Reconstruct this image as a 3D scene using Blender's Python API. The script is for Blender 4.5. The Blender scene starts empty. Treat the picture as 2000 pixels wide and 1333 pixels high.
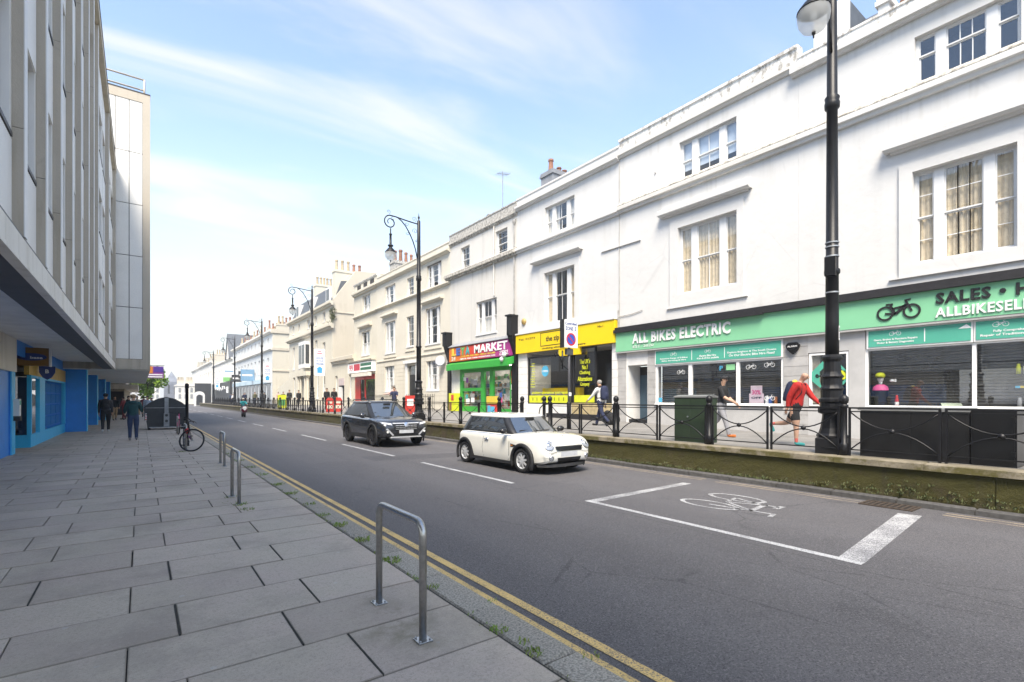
import bpy, bmesh, math, random
from math import sin, cos, pi, radians, sqrt, atan2
from mathutils import Vector, Matrix, Euler
R = random.Random(7)
S = bpy.context.scene
COL = S.collection

# ---------------------------------------------------------------- camera
cd = bpy.data.cameras.new("camera")
cam = bpy.data.objects.new("camera", cd)
COL.objects.link(cam)
S.camera = cam
cam.location = (0, 0, 1.65)
cam.rotation_euler = (radians(90), 0, radians(-36.494))
cd.sensor_width = 36.0
cd.lens = 17.64
cd.shift_y = 0.0557
cd.clip_start = 0.05
cd.clip_end = 3000

# ---------------------------------------------------------------- sky, sun, exposure
SUN_EL, SUN_AZ = 56.0, 224.0        # azimuth clockwise from +Y (up the street): behind the camera, left
W = bpy.data.worlds.new("World")
S.world = W
W.use_nodes = True
wn, wl = W.node_tree.nodes, W.node_tree.links
wn.clear()
wo = wn.new("ShaderNodeOutputWorld")
bg = wn.new("ShaderNodeBackground")
sky = wn.new("ShaderNodeTexSky")
sky.sky_type = 'NISHITA'
sky.sun_disc = False
sky.sun_elevation = radians(SUN_EL)
sky.sun_rotation = radians(SUN_AZ)
sky.air_density = 1.0
sky.dust_density = 0.15
sky.ozone_density = 1.2
tc = wn.new("ShaderNodeTexCoord")
# thin cirrus: project the view direction onto a flat layer, stretch, and mix white cloud over the blue
sep = wn.new("ShaderNodeSeparateXYZ")
wl.new(tc.outputs["Generated"], sep.inputs[0])
def wmath(op, a, b=None, clamp=False):
    n = wn.new("ShaderNodeMath"); n.operation = op; n.use_clamp = clamp
    for i, v in enumerate((a, b)):
        if v is None: continue
        if isinstance(v, (int, float)): n.inputs[i].default_value = v
        else: wl.new(v, n.inputs[i])
    return n.outputs[0]
zc = wmath('MAXIMUM', sep.outputs[2], 0.02)
zc2 = wmath('ADD', zc, 0.10)
px = wmath('DIVIDE', sep.outputs[0], zc2)
py = wmath('DIVIDE', sep.outputs[1], zc2)
cmb = wn.new("ShaderNodeCombineXYZ")
wl.new(px, cmb.inputs[0]); wl.new(py, cmb.inputs[1])
def wnoise(scale, rot, sc, detail, dist):
    mp = wn.new("ShaderNodeMapping")
    mp.inputs["Rotation"].default_value = (0, 0, radians(rot))
    mp.inputs["Scale"].default_value = sc
    wl.new(cmb.outputs[0], mp.inputs[0])
    n = wn.new("ShaderNodeTexNoise")
    n.inputs["Scale"].default_value = scale
    n.inputs["Detail"].default_value = detail
    n.inputs["Roughness"].default_value = 0.55
    n.inputs["Distortion"].default_value = dist
    wl.new(mp.outputs[0], n.inputs["Vector"])
    return n.outputs[0]
def wramp(v, a, b):
    r = wn.new("ShaderNodeMapRange")
    r.interpolation_type = 'SMOOTHSTEP'
    r.inputs[1].default_value = a; r.inputs[2].default_value = b
    wl.new(v, r.inputs[0])
    return r.outputs[0]
c1 = wramp(wnoise(1.25, 62, (0.42, 1.7, 1), 6, 0.9), 0.44, 0.74)
c2 = wramp(wnoise(0.55, -10, (1, 1, 1), 3, 0.2), 0.32, 0.56)
cl = wmath('MULTIPLY', c1, c2)
hz = wramp(sep.outputs[2], 0.48, 0.02)           # milky towards the horizon
hz = wmath('MULTIPLY', hz, 0.85)
cov = hz
mixw = wn.new("ShaderNodeMixRGB")
wl.new(cov, mixw.inputs[0])
tint = wn.new("ShaderNodeMixRGB"); tint.blend_type = 'MULTIPLY'; tint.inputs[0].default_value = 1
tint.inputs[2].default_value = (1.02, 1.0, 1.0, 1)
wl.new(sky.outputs[0], tint.inputs[1])
wl.new(tint.outputs[0], mixw.inputs[1])
mixw.inputs[2].default_value = (2.05, 2.26, 2.42, 1)
cmx = wn.new("ShaderNodeMixRGB")
wl.new(wmath('MULTIPLY', cl, 0.80), cmx.inputs[0]); wl.new(mixw.outputs[0], cmx.inputs[1]); cmx.inputs[2].default_value = (2.75, 2.8, 2.85, 1)
wl.new(cmx.outputs[0], bg.inputs[0])
bg.inputs[1].default_value = 0.096
wl.new(bg.outputs[0], wo.inputs[0])

sd = bpy.data.lights.new("sun", 'SUN')
sd.energy = 2.0
sd.angle = radians(26)
sd.color = (1.0, 0.96, 0.90)
sun = bpy.data.objects.new("sun", sd)
COL.objects.link(sun)
_az, _el = radians(SUN_AZ), radians(SUN_EL)
_d = Vector((sin(_az) * cos(_el), cos(_az) * cos(_el), sin(_el)))
sun.rotation_euler = _d.to_track_quat('Z', 'Y').to_euler()
sun.location = (0, 0, 60)

S.view_settings.view_transform = 'Standard'
S.view_settings.look = 'None'
S.view_settings.exposure = 2.16
S.view_settings.gamma = 1.0
S.view_settings.use_curve_mapping = False
S.view_settings.use_white_balance = True
S.view_settings.white_balance_temperature = 7300
S.view_settings.white_balance_tint = 10
S.cycles.use_denoising = True
S.cycles.max_bounces = 8
S.cycles.transparent_max_bounces = 12

# ---------------------------------------------------------------- materials
MATS = {}
def _nt(name):
    m = bpy.data.materials.new(name); m.use_nodes = True
    n, l = m.node_tree.nodes, m.node_tree.links
    n.clear()
    o = n.new("ShaderNodeOutputMaterial")
    b = n.new("ShaderNodeBsdfPrincipled")
    l.new(b.outputs[0], o.inputs[0])
    return m, n, l, b, o
def c4(c):
    return (c[0], c[1], c[2], 1.0)
class NG:
    """tiny node helper"""
    def __init__(s, n, l):
        s.n, s.l = n, l
        s.geo = n.new("ShaderNodeNewGeometry")
        s.pos = s.geo.outputs["Position"]
    def put(s, sock, v):
        if isinstance(v, (int, float)): sock.default_value = v
        elif isinstance(v, tuple): sock.default_value = v if len(v) == 4 else (c4(v) if sock.type == 'RGBA' else v)
        else: s.l.new(v, sock)
    def map(s, scale=(1, 1, 1), loc=(0, 0, 0), rot=(0, 0, 0), v=None):
        m = s.n.new("ShaderNodeMapping")
        m.inputs["Scale"].default_value = scale; m.inputs["Location"].default_value = loc; m.inputs["Rotation"].default_value = rot
        s.l.new(v or s.pos, m.inputs[0])
        return m.outputs[0]
    def noise(s, scale, detail=4, rough=.55, v=None, dist=0):
        t = s.n.new("ShaderNodeTexNoise")
        t.inputs["Scale"].default_value = scale; t.inputs["Detail"].default_value = detail
        t.inputs["Roughness"].default_value = rough; t.inputs["Distortion"].default_value = dist
        s.l.new(v or s.pos, t.inputs["Vector"])
        return t.outputs[0]
    def voro(s, scale, v=None, feat='F1'):
        t = s.n.new("ShaderNodeTexVoronoi"); t.feature = feat
        t.inputs["Scale"].default_value = scale
        s.l.new(v or s.pos, t.inputs["Vector"])
        return t
    def ramp(s, v, a, b, lo=0.0, hi=1.0):
        r = s.n.new("ShaderNodeMapRange"); r.interpolation_type = 'SMOOTHSTEP'
        s.put(r.inputs[0], v)
        r.inputs[1].default_value = a; r.inputs[2].default_value = b
        r.inputs[3].default_value = lo; r.inputs[4].default_value = hi
        return r.outputs[0]
    def mix(s, f, a, b, mode='MIX'):
        m = s.n.new("ShaderNodeMixRGB"); m.blend_type = mode
        s.put(m.inputs[0], f); s.put(m.inputs[1], a); s.put(m.inputs[2], b)
        return m.outputs[0]
    def math(s, op, a, b=0.0, clamp=False):
        m = s.n.new("ShaderNodeMath"); m.operation = op; m.use_clamp = clamp
        s.put(m.inputs[0], a); s.put(m.inputs[1], b)
        return m.outputs[0]
    def xyz(s):
        x = s.n.new("ShaderNodeSeparateXYZ"); s.l.new(s.pos, x.inputs[0])
        return x.outputs
    def rand(s):
        return s.n.new("ShaderNodeObjectInfo").outputs["Random"]
    def bump(s, b, h, strength=.3, dist=.01):
        k = s.n.new("ShaderNodeBump")
        k.inputs["Strength"].default_value = strength; k.inputs["Distance"].default_value = dist
        s.l.new(h, k.inputs["Height"]); s.l.new(k.outputs[0], b.inputs["Normal"])
def mat(name, col, rough=.6, metal=0, var=.12, vs=3.0, bump=0, bs=60, rand=0, col2=None, coat=0, spec=.5):
    if name in MATS: return MATS[name]
    m, n, l, b, o = _nt(name)
    g = NG(n, l)
    base = c4(col)
    if var or col2:
        c2_ = c4(col2) if col2 else c4([x * (1 - var) for x in col])
        base = g.mix(g.ramp(g.noise(vs, 5, .6), .35, .68), c4(col), c2_)
    if rand:
        v = g.math('MULTIPLY_ADD', g.rand(), 2 * rand); v.node.inputs[2].default_value = 1 - rand
        base = g.mix(1.0, base, v, 'MULTIPLY')
    g.put(b.inputs["Base Color"], base)
    b.inputs["Roughness"].default_value = rough
    b.inputs["Metallic"].default_value = metal
    b.inputs["Specular IOR Level"].default_value = spec
    if coat:
        b.inputs["Coat Weight"].default_value = coat
        b.inputs["Coat Roughness"].default_value = .05
    if bump: g.bump(b, g.noise(bs, 4), bump, .01)
    MATS[name] = m
    return m
def glass(name, tint=(1, 1, 1), refl=.10, rough=.0):
    """thin window pane: mostly see-through, mirror-like at grazing angles"""
    if name in MATS: return MATS[name]
    m, n, l, b, o = _nt(name)
    n.remove(b)
    tr = n.new("ShaderNodeBsdfTransparent"); tr.inputs[0].default_value = c4(tint)
    gl = n.new("ShaderNodeBsdfGlossy"); gl.inputs["Roughness"].default_value = rough
    gl.inputs[0].default_value = (.95, .97, 1, 1)
    lw = n.new("ShaderNodeLayerWeight"); lw.inputs[0].default_value = .5
    pw = n.new("ShaderNodeMath"); pw.operation = 'POWER'; l.new(lw.outputs["Facing"], pw.inputs[0]); pw.inputs[1].default_value = 4
    ad = n.new("ShaderNodeMath"); ad.operation = 'MULTIPLY_ADD'; ad.use_clamp = True
    l.new(pw.outputs[0], ad.inputs[0]); ad.inputs[1].default_value = .85; ad.inputs[2].default_value = refl + .05
    mx = n.new("ShaderNodeMixShader")
    l.new(ad.outputs[0], mx.inputs[0]); l.new(tr.outputs[0], mx.inputs[1]); l.new(gl.outputs[0], mx.inputs[2])
    l.new(mx.outputs[0], o.inputs[0])
    MATS[name] = m
    return m
def emit(name, col, e=1.0):
    if name in MATS: return MATS[name]
    m, n, l, b, o = _nt(name)
    b.inputs["Base Color"].default_value = c4(col)
    b.inputs["Emission Color"].default_value = c4(col); b.inputs["Emission Strength"].default_value = e
    MATS[name] = m
    return m

def stucco(name, col, dirt=(.30, .28, .24), dirt_amt=.35, streak=.5):
    if name in MATS: return MATS[name]
    m, n, l, b, o = _nt(name)
    g = NG(n, l)
    base = g.mix(g.ramp(g.noise(.7, 5, .6), .3, .75, 0, .55), c4(col), c4([x * .90 for x in col]))
    st = g.noise(1.0, 5, .6, g.map((2.6, 2.6, .16)))
    base = g.mix(g.math('MULTIPLY', g.ramp(st, .52, .80), streak * .8), base, c4([x * .66 for x in col]))
    sp = g.math('MULTIPLY', g.ramp(g.noise(9, 6, .7), .62, .78), dirt_amt)
    base = g.mix(sp, base, c4(dirt))
    g.put(b.inputs["Base Color"], base)
    b.inputs["Roughness"].default_value = .75
    x, y, z = g.xyz()
    run = g.ramp(g.noise(1.0, 4, .65, g.map((3.6, 3.6, .22), (2, 5, 0))), .46, .68)
    near = g.math('ADD', g.math('MULTIPLY', g.ramp(z, 8.0, 9.25), g.ramp(z, 9.30, 9.27)), g.math('ADD', g.math('MULTIPLY', g.ramp(z, 10.7, 11.45), g.ramp(z, 11.6, 11.5)), g.math('MULTIPLY', g.ramp(z, 4.9, 4.6), .7)))
    base = g.mix(g.math('MULTIPLY', g.math('MULTIPLY', run, near), streak * 1.1), base, c4([v * q for v, q in zip(col, (.66, .64, .58))]))
    cell = g.voro(.55, g.map((1, 1, .8)), 'DISTANCE_TO_EDGE').outputs["Distance"]
    crack = g.math('MULTIPLY', g.ramp(cell, .012, .002), g.ramp(g.noise(.6, 4), .52, .62))
    base = g.mix(g.math('MULTIPLY', crack, .16), base, c4([v * .5 for v in col]))
    g.put(b.inputs["Base Color"], base)
    g.bump(b, g.math('ADD', g.noise(4, 5), g.math('MULTIPLY', g.noise(70, 3), .25)), .4, .02)
    MATS[name] = m
    return m
def lichen(name, col, dark, a=.45, b_=.62, scale=5):
    """weathered stone or render, blotched with lichen and soot"""
    if name in MATS: return MATS[name]
    m, n, l, b, o = _nt(name)
    g = NG(n, l)
    k = g.ramp(g.noise(scale, 8, .72, g.map((1, 1, .6))), a, b_)
    base = g.mix(k, c4(col), c4(dark))
    base = g.mix(g.ramp(g.noise(30, 4), .5, .8, 0, .5), base, c4([x * .6 for x in col]))
    g.put(b.inputs["Base Color"], base)
    b.inputs["Roughness"].default_value = .9
    g.bump(b, g.noise(25, 6), .5, .02)
    MATS[name] = m
    return m

def asphalt():
    m, n, l, b, o = _nt("asphalt")
    g = NG(n, l)
    big = g.noise(.45, 4, .5, g.map((1, .35, 1)))
    base = g.mix(g.ramp(big, .3, .7), (.084, .081, .086), (.108, .103, .107))
    base = g.mix(g.ramp(g.noise(2.5, 5, .65), .5, .75, 0, .6), base, (.070, .067, .072))
    # wheel paths, a little smoother and darker along the lanes
    x, y, z = g.xyz()
    # polished wheel paths along both lanes
    wv = g.math('ADD', g.ramp(g.math('ABSOLUTE', g.math('SUBTRACT', x, 3.5)), .45, .05), g.math('ADD', g.ramp(g.math('ABSOLUTE', g.math('SUBTRACT', x, 5.1)), .45, .05), g.math('ADD', g.ramp(g.math('ABSOLUTE', g.math('SUBTRACT', x, 7.2)), .45, .05), g.ramp(g.math('ABSOLUTE', g.math('SUBTRACT', x, 8.7)), .45, .05))))
    base = g.mix(g.math('MULTIPLY', wv, .22), base, (.135, .132, .14))
    # reinstated trench across the road and a lengthwise seam
    tr = g.ramp(g.math('ABSOLUTE', g.math('SUBTRACT', g.math('ADD', y, g.math('MULTIPLY', x, .25)), 15.4)), .62, .58)
    base = g.mix(g.math('MULTIPLY', tr, g.ramp(x, 5.2, 5.25, 0, .75)), base, (.055, .054, .06))
    tr2 = g.math('MULTIPLY', g.ramp(g.math('ABSOLUTE', g.math('SUBTRACT', x, 4.15)), .55, .53), g.ramp(g.math('ABSOLUTE', g.math('SUBTRACT', y, 17.5)), 3.6, 3.5))
    base = g.mix(g.math('MULTIPLY', tr2, .5), base, (.13, .125, .13))
    seam = g.ramp(g.math('ABSOLUTE', g.math('SUBTRACT', g.math('ADD', x, g.math('MULTIPLY', g.noise(1.2, 3), .08)), 5.93)), .016, .004)
    base = g.mix(g.math('MULTIPLY', seam, .8), base, (.03, .03, .032))
    ce = g.voro(.62, g.map((1, .55, 1), (4, 2, 0)), 'DISTANCE_TO_EDGE').outputs["Distance"]
    base = g.mix(g.math('MULTIPLY', g.math('MULTIPLY', g.ramp(g.math('ADD', ce, g.math('MULTIPLY', g.noise(6, 4), .03)), .024, .016), g.ramp(g.noise(.5, 3, .5, g.map(loc=(1, 7, 0))), .50, .58)), .65), base, (.028, .028, .03))
    oil = g.math('MULTIPLY', g.ramp(g.noise(1.7, 3, .5, g.map((1, .5, 1), (5, 3, 0))), .66, .74), .4)
    base = g.mix(oil, base, (.045, .044, .047))
    fine = g.noise(75, 3, .85)
    base = g.mix(g.ramp(fine, .50, .66, 0, .9), base, (.215, .205, .205))
    base = g.mix(g.ramp(g.noise(62, 3, .85), .50, .64, 0, .9), base, (.026, .026, .03))
    base = g.mix(g.ramp(g.noise(28, 3, .8), .54, .70, 0, .4), base, (.045, .044, .05))
    v = g.voro(2.2)
    base = g.mix(g.math('MULTIPLY', g.ramp(v.outputs["Distance"], .03, .018), .7), base, (.33, .32, .31))
    g.put(b.inputs["Base Color"], base)
    b.inputs["Roughness"].default_value = .72
    g.bump(b, g.math("ADD", fine, g.noise(160, 3, .8)), .9, .008)
    MATS["asphalt"] = m
asphalt()
def slabmat(name, ca, cb, rnd=.10, edge=None):
    m, n, l, b, o = _nt(name)
    g = NG(n, l)
    base = g.mix(g.ramp(g.noise(1.1, 5, .6), .35, .68), ca, cb)
    base = g.mix(g.ramp(g.noise(3.0, 5, .7), .5, .78, 0, .5), base, tuple(x * .74 for x in ca))
    base = g.mix(g.ramp(g.noise(150, 3, .8), .50, .75, 0, .55), base, tuple(min(1, x * 1.6) for x in ca))
    base = g.mix(g.ramp(g.noise(110, 3, .8), .52, .72, 0, .55), base, tuple(x * .5 for x in ca))
    v = g.voro(3.1)
    base = g.mix(g.math('MULTIPLY', g.ramp(v.outputs["Distance"], .075, .045), .5), base, (.50, .48, .45))
    x, y, z = g.xyz()
    dd = g.math('ADD', g.math('ABSOLUTE', g.math('SUBTRACT', x, 1.52)), g.math('MULTIPLY', g.math('ABSOLUTE', g.math('SUBTRACT', y, 3.45)), .55))
    gk = g.math('MULTIPLY', g.ramp(dd, .55, .08), g.ramp(g.noise(3.2, 5, .65), .40, .62))
    base = g.mix(g.math('MULTIPLY', gk, .62), base, (.135, .125, .060))
    drk = g.math('MULTIPLY', g.ramp(g.noise(.8, 6, .72, g.map(loc=(9, 4, 0))), .46, .68), .5)
    base = g.mix(drk, base, tuple(q * .55 for q in ca))
    v2 = g.voro(4.3, g.map(loc=(3.3, 1.7, 0)))
    base = g.mix(g.math('MULTIPLY', g.ramp(v2.outputs["Distance"], .07, .03), .35), base, (.12, .11, .10))
    if edge:        # grit and damp held along the edges of each flag
        tcn = n.new("ShaderNodeTexCoord"); sx = n.new("ShaderNodeSeparateXYZ"); l.new(tcn.outputs["Generated"], sx.inputs[0])
        ds = []
        for q, ln in ((0, edge[0]), (1, edge[1])):
            a_ = g.math('SUBTRACT', .5, g.math('ABSOLUTE', g.math('SUBTRACT', sx.outputs[q], .5)))
            ds.append(g.math('MULTIPLY', a_, ln))
        dmin = g.math('MINIMUM', ds[0], ds[1])
        wob = g.math('MULTIPLY', g.noise(7, 4, .7), .022)
        base = g.mix(g.math('MULTIPLY', g.ramp(g.math('SUBTRACT', dmin, wob), .001, -.010), .50), base, (.11, .098, .078))
    r = g.math('MULTIPLY_ADD', g.rand(), 2 * rnd); r.node.inputs[2].default_value = 1 - rnd
    base = g.mix(1.0, base, r, 'MULTIPLY')
    base = g.mix(g.ramp(g.noise(38, 3, .85), .50, .66, 0, .50), base, tuple(q * .58 for q in ca))
    base = g.mix(g.ramp(g.noise(14, 4, .8), .52, .70, 0, .35), base, tuple(q * .66 for q in ca))
    base = g.mix(g.ramp(g.noise(24, 3, .85), .56, .72, 0, .30), base, tuple(min(1, q * 1.35) for q in ca))
    g.put(b.inputs["Base Color"], base)
    b.inputs["Roughness"].default_value = .8
    g.bump(b, g.math('ADD', g.noise(120, 4, .8), g.math('MULTIPLY', g.noise(8, 4), 1.2)), .35, .006)
    MATS[name] = m
slabmat("paving", (.455, .382, .300), (.460, .368, .305), .10, (.945, .66))
slabmat("paving_far", (.44, .372, .295), (.445, .36, .30))
slabmat("paving_right", (.205, .195, .185), (.185, .178, .17), .10, (.92, .84))
def mosswall():
    m, n, l, b, o = _nt("moss_wall")
    g = NG(n, l)
    x, y, z = g.xyz()
    base = g.mix(g.ramp(g.noise(1.6, 6, .65), .35, .7), (.056, .040, .021), (.017, .013, .007))
    mossk = g.ramp(g.math('ADD', g.noise(1.1, 6, .7), g.math('MULTIPLY', g.ramp(y, 22, 8), .12)), .40, .60)
    base = g.mix(g.math('MULTIPLY', mossk, .85), base, (.044, .042, .005))
    st = g.noise(1, 4, .6, g.map((5, 5, .5)))
    base = g.mix(g.ramp(st, .55, .75, 0, .5), base, (.030, .026, .015))
    base = g.mix(g.ramp(g.noise(22, 5, .75), .58, .75, 0, .6), base, (.020, .018, .010))
    low = g.math('MULTIPLY', g.ramp(z, .16, -.08), g.ramp(g.noise(5, 5), .42, .62))
    base = g.mix(g.math('MULTIPLY', low, .75), base, (.10, .085, .05))
    g.put(b.inputs["Base Color"], base)
    b.inputs["Roughness"].default_value = .95
    g.bump(b, g.math('ADD', g.noise(14, 6, .7), g.math('MULTIPLY', g.noise(60, 4), .4)), .8, .03)
    MATS["moss_wall"] = m
mosswall()
def mosscoping():
    m, n, l, b, o = _nt("moss_coping")
    g = NG(n, l)
    x, y, z = g.xyz()
    base = g.mix(g.ramp(g.noise(3, 6, .65), .35, .65), (.235, .205, .155), (.15, .13, .095))
    side = g.ramp(z, .597, .560)
    k = g.math('MULTIPLY', g.ramp(g.noise(2.2, 7, .7), .36, .56), g.math('MULTIPLY_ADD', side, .8))
    k.node.inputs[1].default_value = 1.0
    k2 = g.math('MULTIPLY', g.ramp(g.noise(2.2, 7, .7), .40, .58), g.math('ADD', g.math('MULTIPLY', side, .75), .2))
    base = g.mix(k2, base, (.075, .066, .014))
    base = g.mix(g.ramp(g.noise(16, 6, .75), .58, .72, 0, .7), base, (.07, .06, .045))
    g.put(b.inputs["Base Color"], base)
    b.inputs["Roughness"].default_value = .95
    g.bump(b, g.noise(24, 6, .7), .6, .02)
    MATS["moss_coping"] = m
mosscoping()
def paintmat(name, col, wear=.5, under=(.09, .09, .10)):
    m, n, l, b, o = _nt(name)
    g = NG(n, l)
    k = g.ramp(g.math('ADD', g.noise(70, 4, .75), g.math('MULTIPLY', g.noise(2.2, 4), .35)), .60 + .12 * (1 - wear), .72 + .12 * (1 - wear))
    base = g.mix(g.ramp(g.noise(5, 4), .3, .7, 0, .6), col, tuple(x * .82 for x in col))
    base = g.mix(g.math('MULTIPLY', k, .85), base, under)
    g.put(b.inputs["Base Color"], base)
    b.inputs["Roughness"].default_value = .7
    g.bump(b, g.noise(160, 3, .8), .5, .005)
    MATS[name] = m
paintmat("road_white", (.50, .50, .50), .6)
paintmat("road_white_worn", (.48, .48, .48), 1.0)
paintmat("road_yellow", (.66, .46, .17), .30)
paintmat("road_yellow_worn", (.36, .29, .21), .9)

# ---------------------------------------------------------------- mesh builder and object helpers
WL = {}                                     # world origin of each parent (before it is moved or copied)
class MB:
    def __init__(s): s.v, s.f, s.m, s.sm, s.k, s.smooth = [], [], [], [], 0, False
    def use(s, k, smooth=False): s.k, s.smooth = k, smooth; return s
    def face(s, idx): s.f.append(tuple(idx)); s.m.append(s.k); s.sm.append(s.smooth)
    def quad(s, a, b, c, d):
        n = len(s.v); s.v += [a, b, c, d]; s.face((n, n + 1, n + 2, n + 3)); return s
    def box(s, x0, x1, y0, y1, z0, z1):
        if x0 > x1: x0, x1 = x1, x0
        if y0 > y1: y0, y1 = y1, y0
        if z0 > z1: z0, z1 = z1, z0
        n = len(s.v)
        s.v += [(x0, y0, z0), (x1, y0, z0), (x1, y1, z0), (x0, y1, z0), (x0, y0, z1), (x1, y0, z1), (x1, y1, z1), (x0, y1, z1)]
        for q in ((0, 3, 2, 1), (4, 5, 6, 7), (0, 1, 5, 4), (1, 2, 6, 5), (2, 3, 7, 6), (3, 0, 4, 7)): s.face([n + i for i in q])
        return s
    def bbox(s, x0, x1, y0, y1, z0, z1, b=.01):
        """box with chamfered top edges"""
        n = len(s.v)
        s.v += [(x0, y0, z0), (x1, y0, z0), (x1, y1, z0), (x0, y1, z0), (x0, y0, z1 - b), (x1, y0, z1 - b), (x1, y1, z1 - b), (x0, y1, z1 - b),
                (x0 + b, y0 + b, z1), (x1 - b, y0 + b, z1), (x1 - b, y1 - b, z1), (x0 + b, y1 - b, z1)]
        for q in ((0, 3, 2, 1), (0, 1, 5, 4), (1, 2, 6, 5), (2, 3, 7, 6), (3, 0, 4, 7), (4, 5, 9, 8), (5, 6, 10, 9), (6, 7, 11, 10), (7, 4, 8, 11), (8, 9, 10, 11)):
            s.face([n + i for i in q])
        return s
    def prism(s, pts, vec):
        """extrude a polygon (list of 3d points) by vec"""
        n, k = len(s.v), len(pts)
        v = Vector(vec)
        s.v += [tuple(p) for p in pts] + [tuple(Vector(p) + v) for p in pts]
        s.face(range(n + k - 1, n - 1, -1)); s.face(range(n + k, n + 2 * k))
        for i in range(k):
            j = (i + 1) % k
            s.face((n + i, n + j, n + k + j, n + k + i))
        return s
    def lathe(s, prof, n=16, c=(0, 0, 0), axis=None, cap=True):
        base = len(s.v)
        M = Matrix.Identity(3)
        if axis: M = Vector((0, 0, 1)).rotation_difference(Vector(axis)).to_matrix()
        c = Vector(c)
        for r, z in prof:
            for i in range(n):
                a = 2 * pi * i / n
                s.v.append(tuple(c + M @ Vector((r * cos(a), r * sin(a), z))))
        for j in range(len(prof) - 1):
            for i in range(n):
                k = (i + 1) % n
                s.face((base + j * n + i, base + j * n + k, base + (j + 1) * n + k, base + (j + 1) * n + i))
        if cap:
            s.face([base + i for i in range(n - 1, -1, -1)])
            s.face([base + (len(prof) - 1) * n + i for i in range(n)])
        return s
    def tube(s, pts, r, n=6, closed=False):
        pts = [Vector(p) for p in pts]
        k = len(pts)
        rr = r if isinstance(r, (list, tuple)) else [r] * k
        base = len(s.v)
        up = None
        for i, p in enumerate(pts):
            a = pts[(i - 1) % k] if (closed or i > 0) else p
            b = pts[(i + 1) % k] if (closed or i < k - 1) else p
            t = (b - a)
            if t.length < 1e-9: t = Vector((0, 0, 1))
            t.normalize()
            if up is None:
                up = Vector((0, 0, 1)) if abs(t.z) < .9 else Vector((0, 1, 0))
            sd_ = t.cross(up)
            if sd_.length < 1e-6: sd_ = t.cross(Vector((1, 0, 0)))
            sd_.normalize(); up = sd_.cross(t).normalized()
            for q in range(n):
                an = 2 * pi * q / n
                s.v.append(tuple(p + (sd_ * cos(an) + up * sin(an)) * rr[i]))
        for i in range(k if closed else k - 1):
            j = (i + 1) % k
            for q in range(n):
                w = (q + 1) % n
                s.face((base + i * n + q, base + i * n + w, base + j * n + w, base + j * n + q))
        if not closed:
            s.face([base + q for q in range(n - 1, -1, -1)])
            s.face([base + (k - 1) * n + q for q in range(n)])
        return s
    def ball(s, c, r, n=10, m=7, sc=(1, 1, 1), rot=None):
        prof = [(max(1e-4, sin(pi * j / m)), -cos(pi * j / m)) for j in range(m + 1)]
        base = len(s.v)
        s.lathe(prof, n, cap=False)
        M = rot.to_matrix() if rot else None
        for i in range(base, len(s.v)):
            p = Vector(s.v[i]); p = Vector((p.x * sc[0], p.y * sc[1], p.z * sc[2])) * r
            if M: p = M @ p
            s.v[i] = tuple(p + Vector(c))
        return s
    def loft(s, rings, closed=True, cap0=True, cap1=True):
        base, n = len(s.v), len(rings[0])
        for r in rings: s.v += [tuple(p) for p in r]
        for j in range(len(rings) - 1):
            for i in range(n if closed else n - 1):
                k = (i + 1) % n
                s.face((base + j * n + i, base + j * n + k, base + (j + 1) * n + k, base + (j + 1) * n + i))
        if cap0: s.face([base + i for i in range(n - 1, -1, -1)])
        if cap1: s.face([base + (len(rings) - 1) * n + i for i in range(n)])
        return s
    def xf(s, M, start=0):
        for i in range(start, len(s.v)): s.v[i] = tuple(M @ Vector(s.v[i]))
        return s
    def mesh(s, name, mats, o=(0, 0, 0)):
        me = bpy.data.meshes.new(name)
        ox, oy, oz = o
        me.from_pydata([(x - ox, y - oy, z - oz) for x, y, z in s.v], [], s.f)
        if not isinstance(mats, (list, tuple)): mats = [mats]
        for m in mats: me.materials.append(MATS[m] if isinstance(m, str) else m)
        me.polygons.foreach_set("material_index", s.m)
        me.polygons.foreach_set("use_smooth", s.sm)
        me.update()
        return me
    def build(s, name, mats, parent=None, smooth=None, **tags):
        if smooth is not None: s.sm = [smooth] * len(s.f)
        o = WL.get(parent.name, (0, 0, 0)) if parent else (0, 0, 0)
        return link(name, s.mesh(name, mats, o), parent, **tags)
def link(name, data, parent=None, loc=None, **tags):
    ob = bpy.data.objects.new(name, data)
    COL.objects.link(ob)
    if parent:
        ob.parent = parent
        WL[ob.name] = WL.get(parent.name, (0, 0, 0))
    if loc: ob.location = loc
    for k, v in tags.items(): ob[k] = v
    return ob
def thing(name, label, cat, loc=(0, 0, 0), group=None, rz=0):
    ob = bpy.data.objects.new(name, None)
    ob.empty_display_size = .2
    COL.objects.link(ob)
    ob.location = loc
    ob.rotation_euler = (0, 0, rz)
    WL[ob.name] = tuple(loc)
    ob["label"] = label; ob["category"] = cat
    if group: ob["group"] = group
    return ob
def local_thing(name, label, cat, group=None):
    """prototype built at the origin, moved afterwards"""
    return thing(name, label, cat, (0, 0, 0), group)
def place(o, loc, rz=0, sc=1.0):
    o.location = loc; o.rotation_euler = (0, 0, rz); o.scale = (sc, sc, sc)
    return o
def dup(root, loc, rz=0, label=None, group=None):
    r = root.copy(); COL.objects.link(r)
    r.location = loc; r.rotation_euler = (0, 0, rz)
    if label: r["label"] = label
    if group: r["group"] = group
    def rec(a, b):
        for ch in list(a.children):
            c = ch.copy(); COL.objects.link(c); c.parent = b
            rec(ch, c)
    rec(root, r)
    return r
def tag(o, label, cat, group=None, kind=None):
    o["label"] = label; o["category"] = cat
    if group: o["group"] = group
    if kind: o["kind"] = kind
    return o

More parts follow.
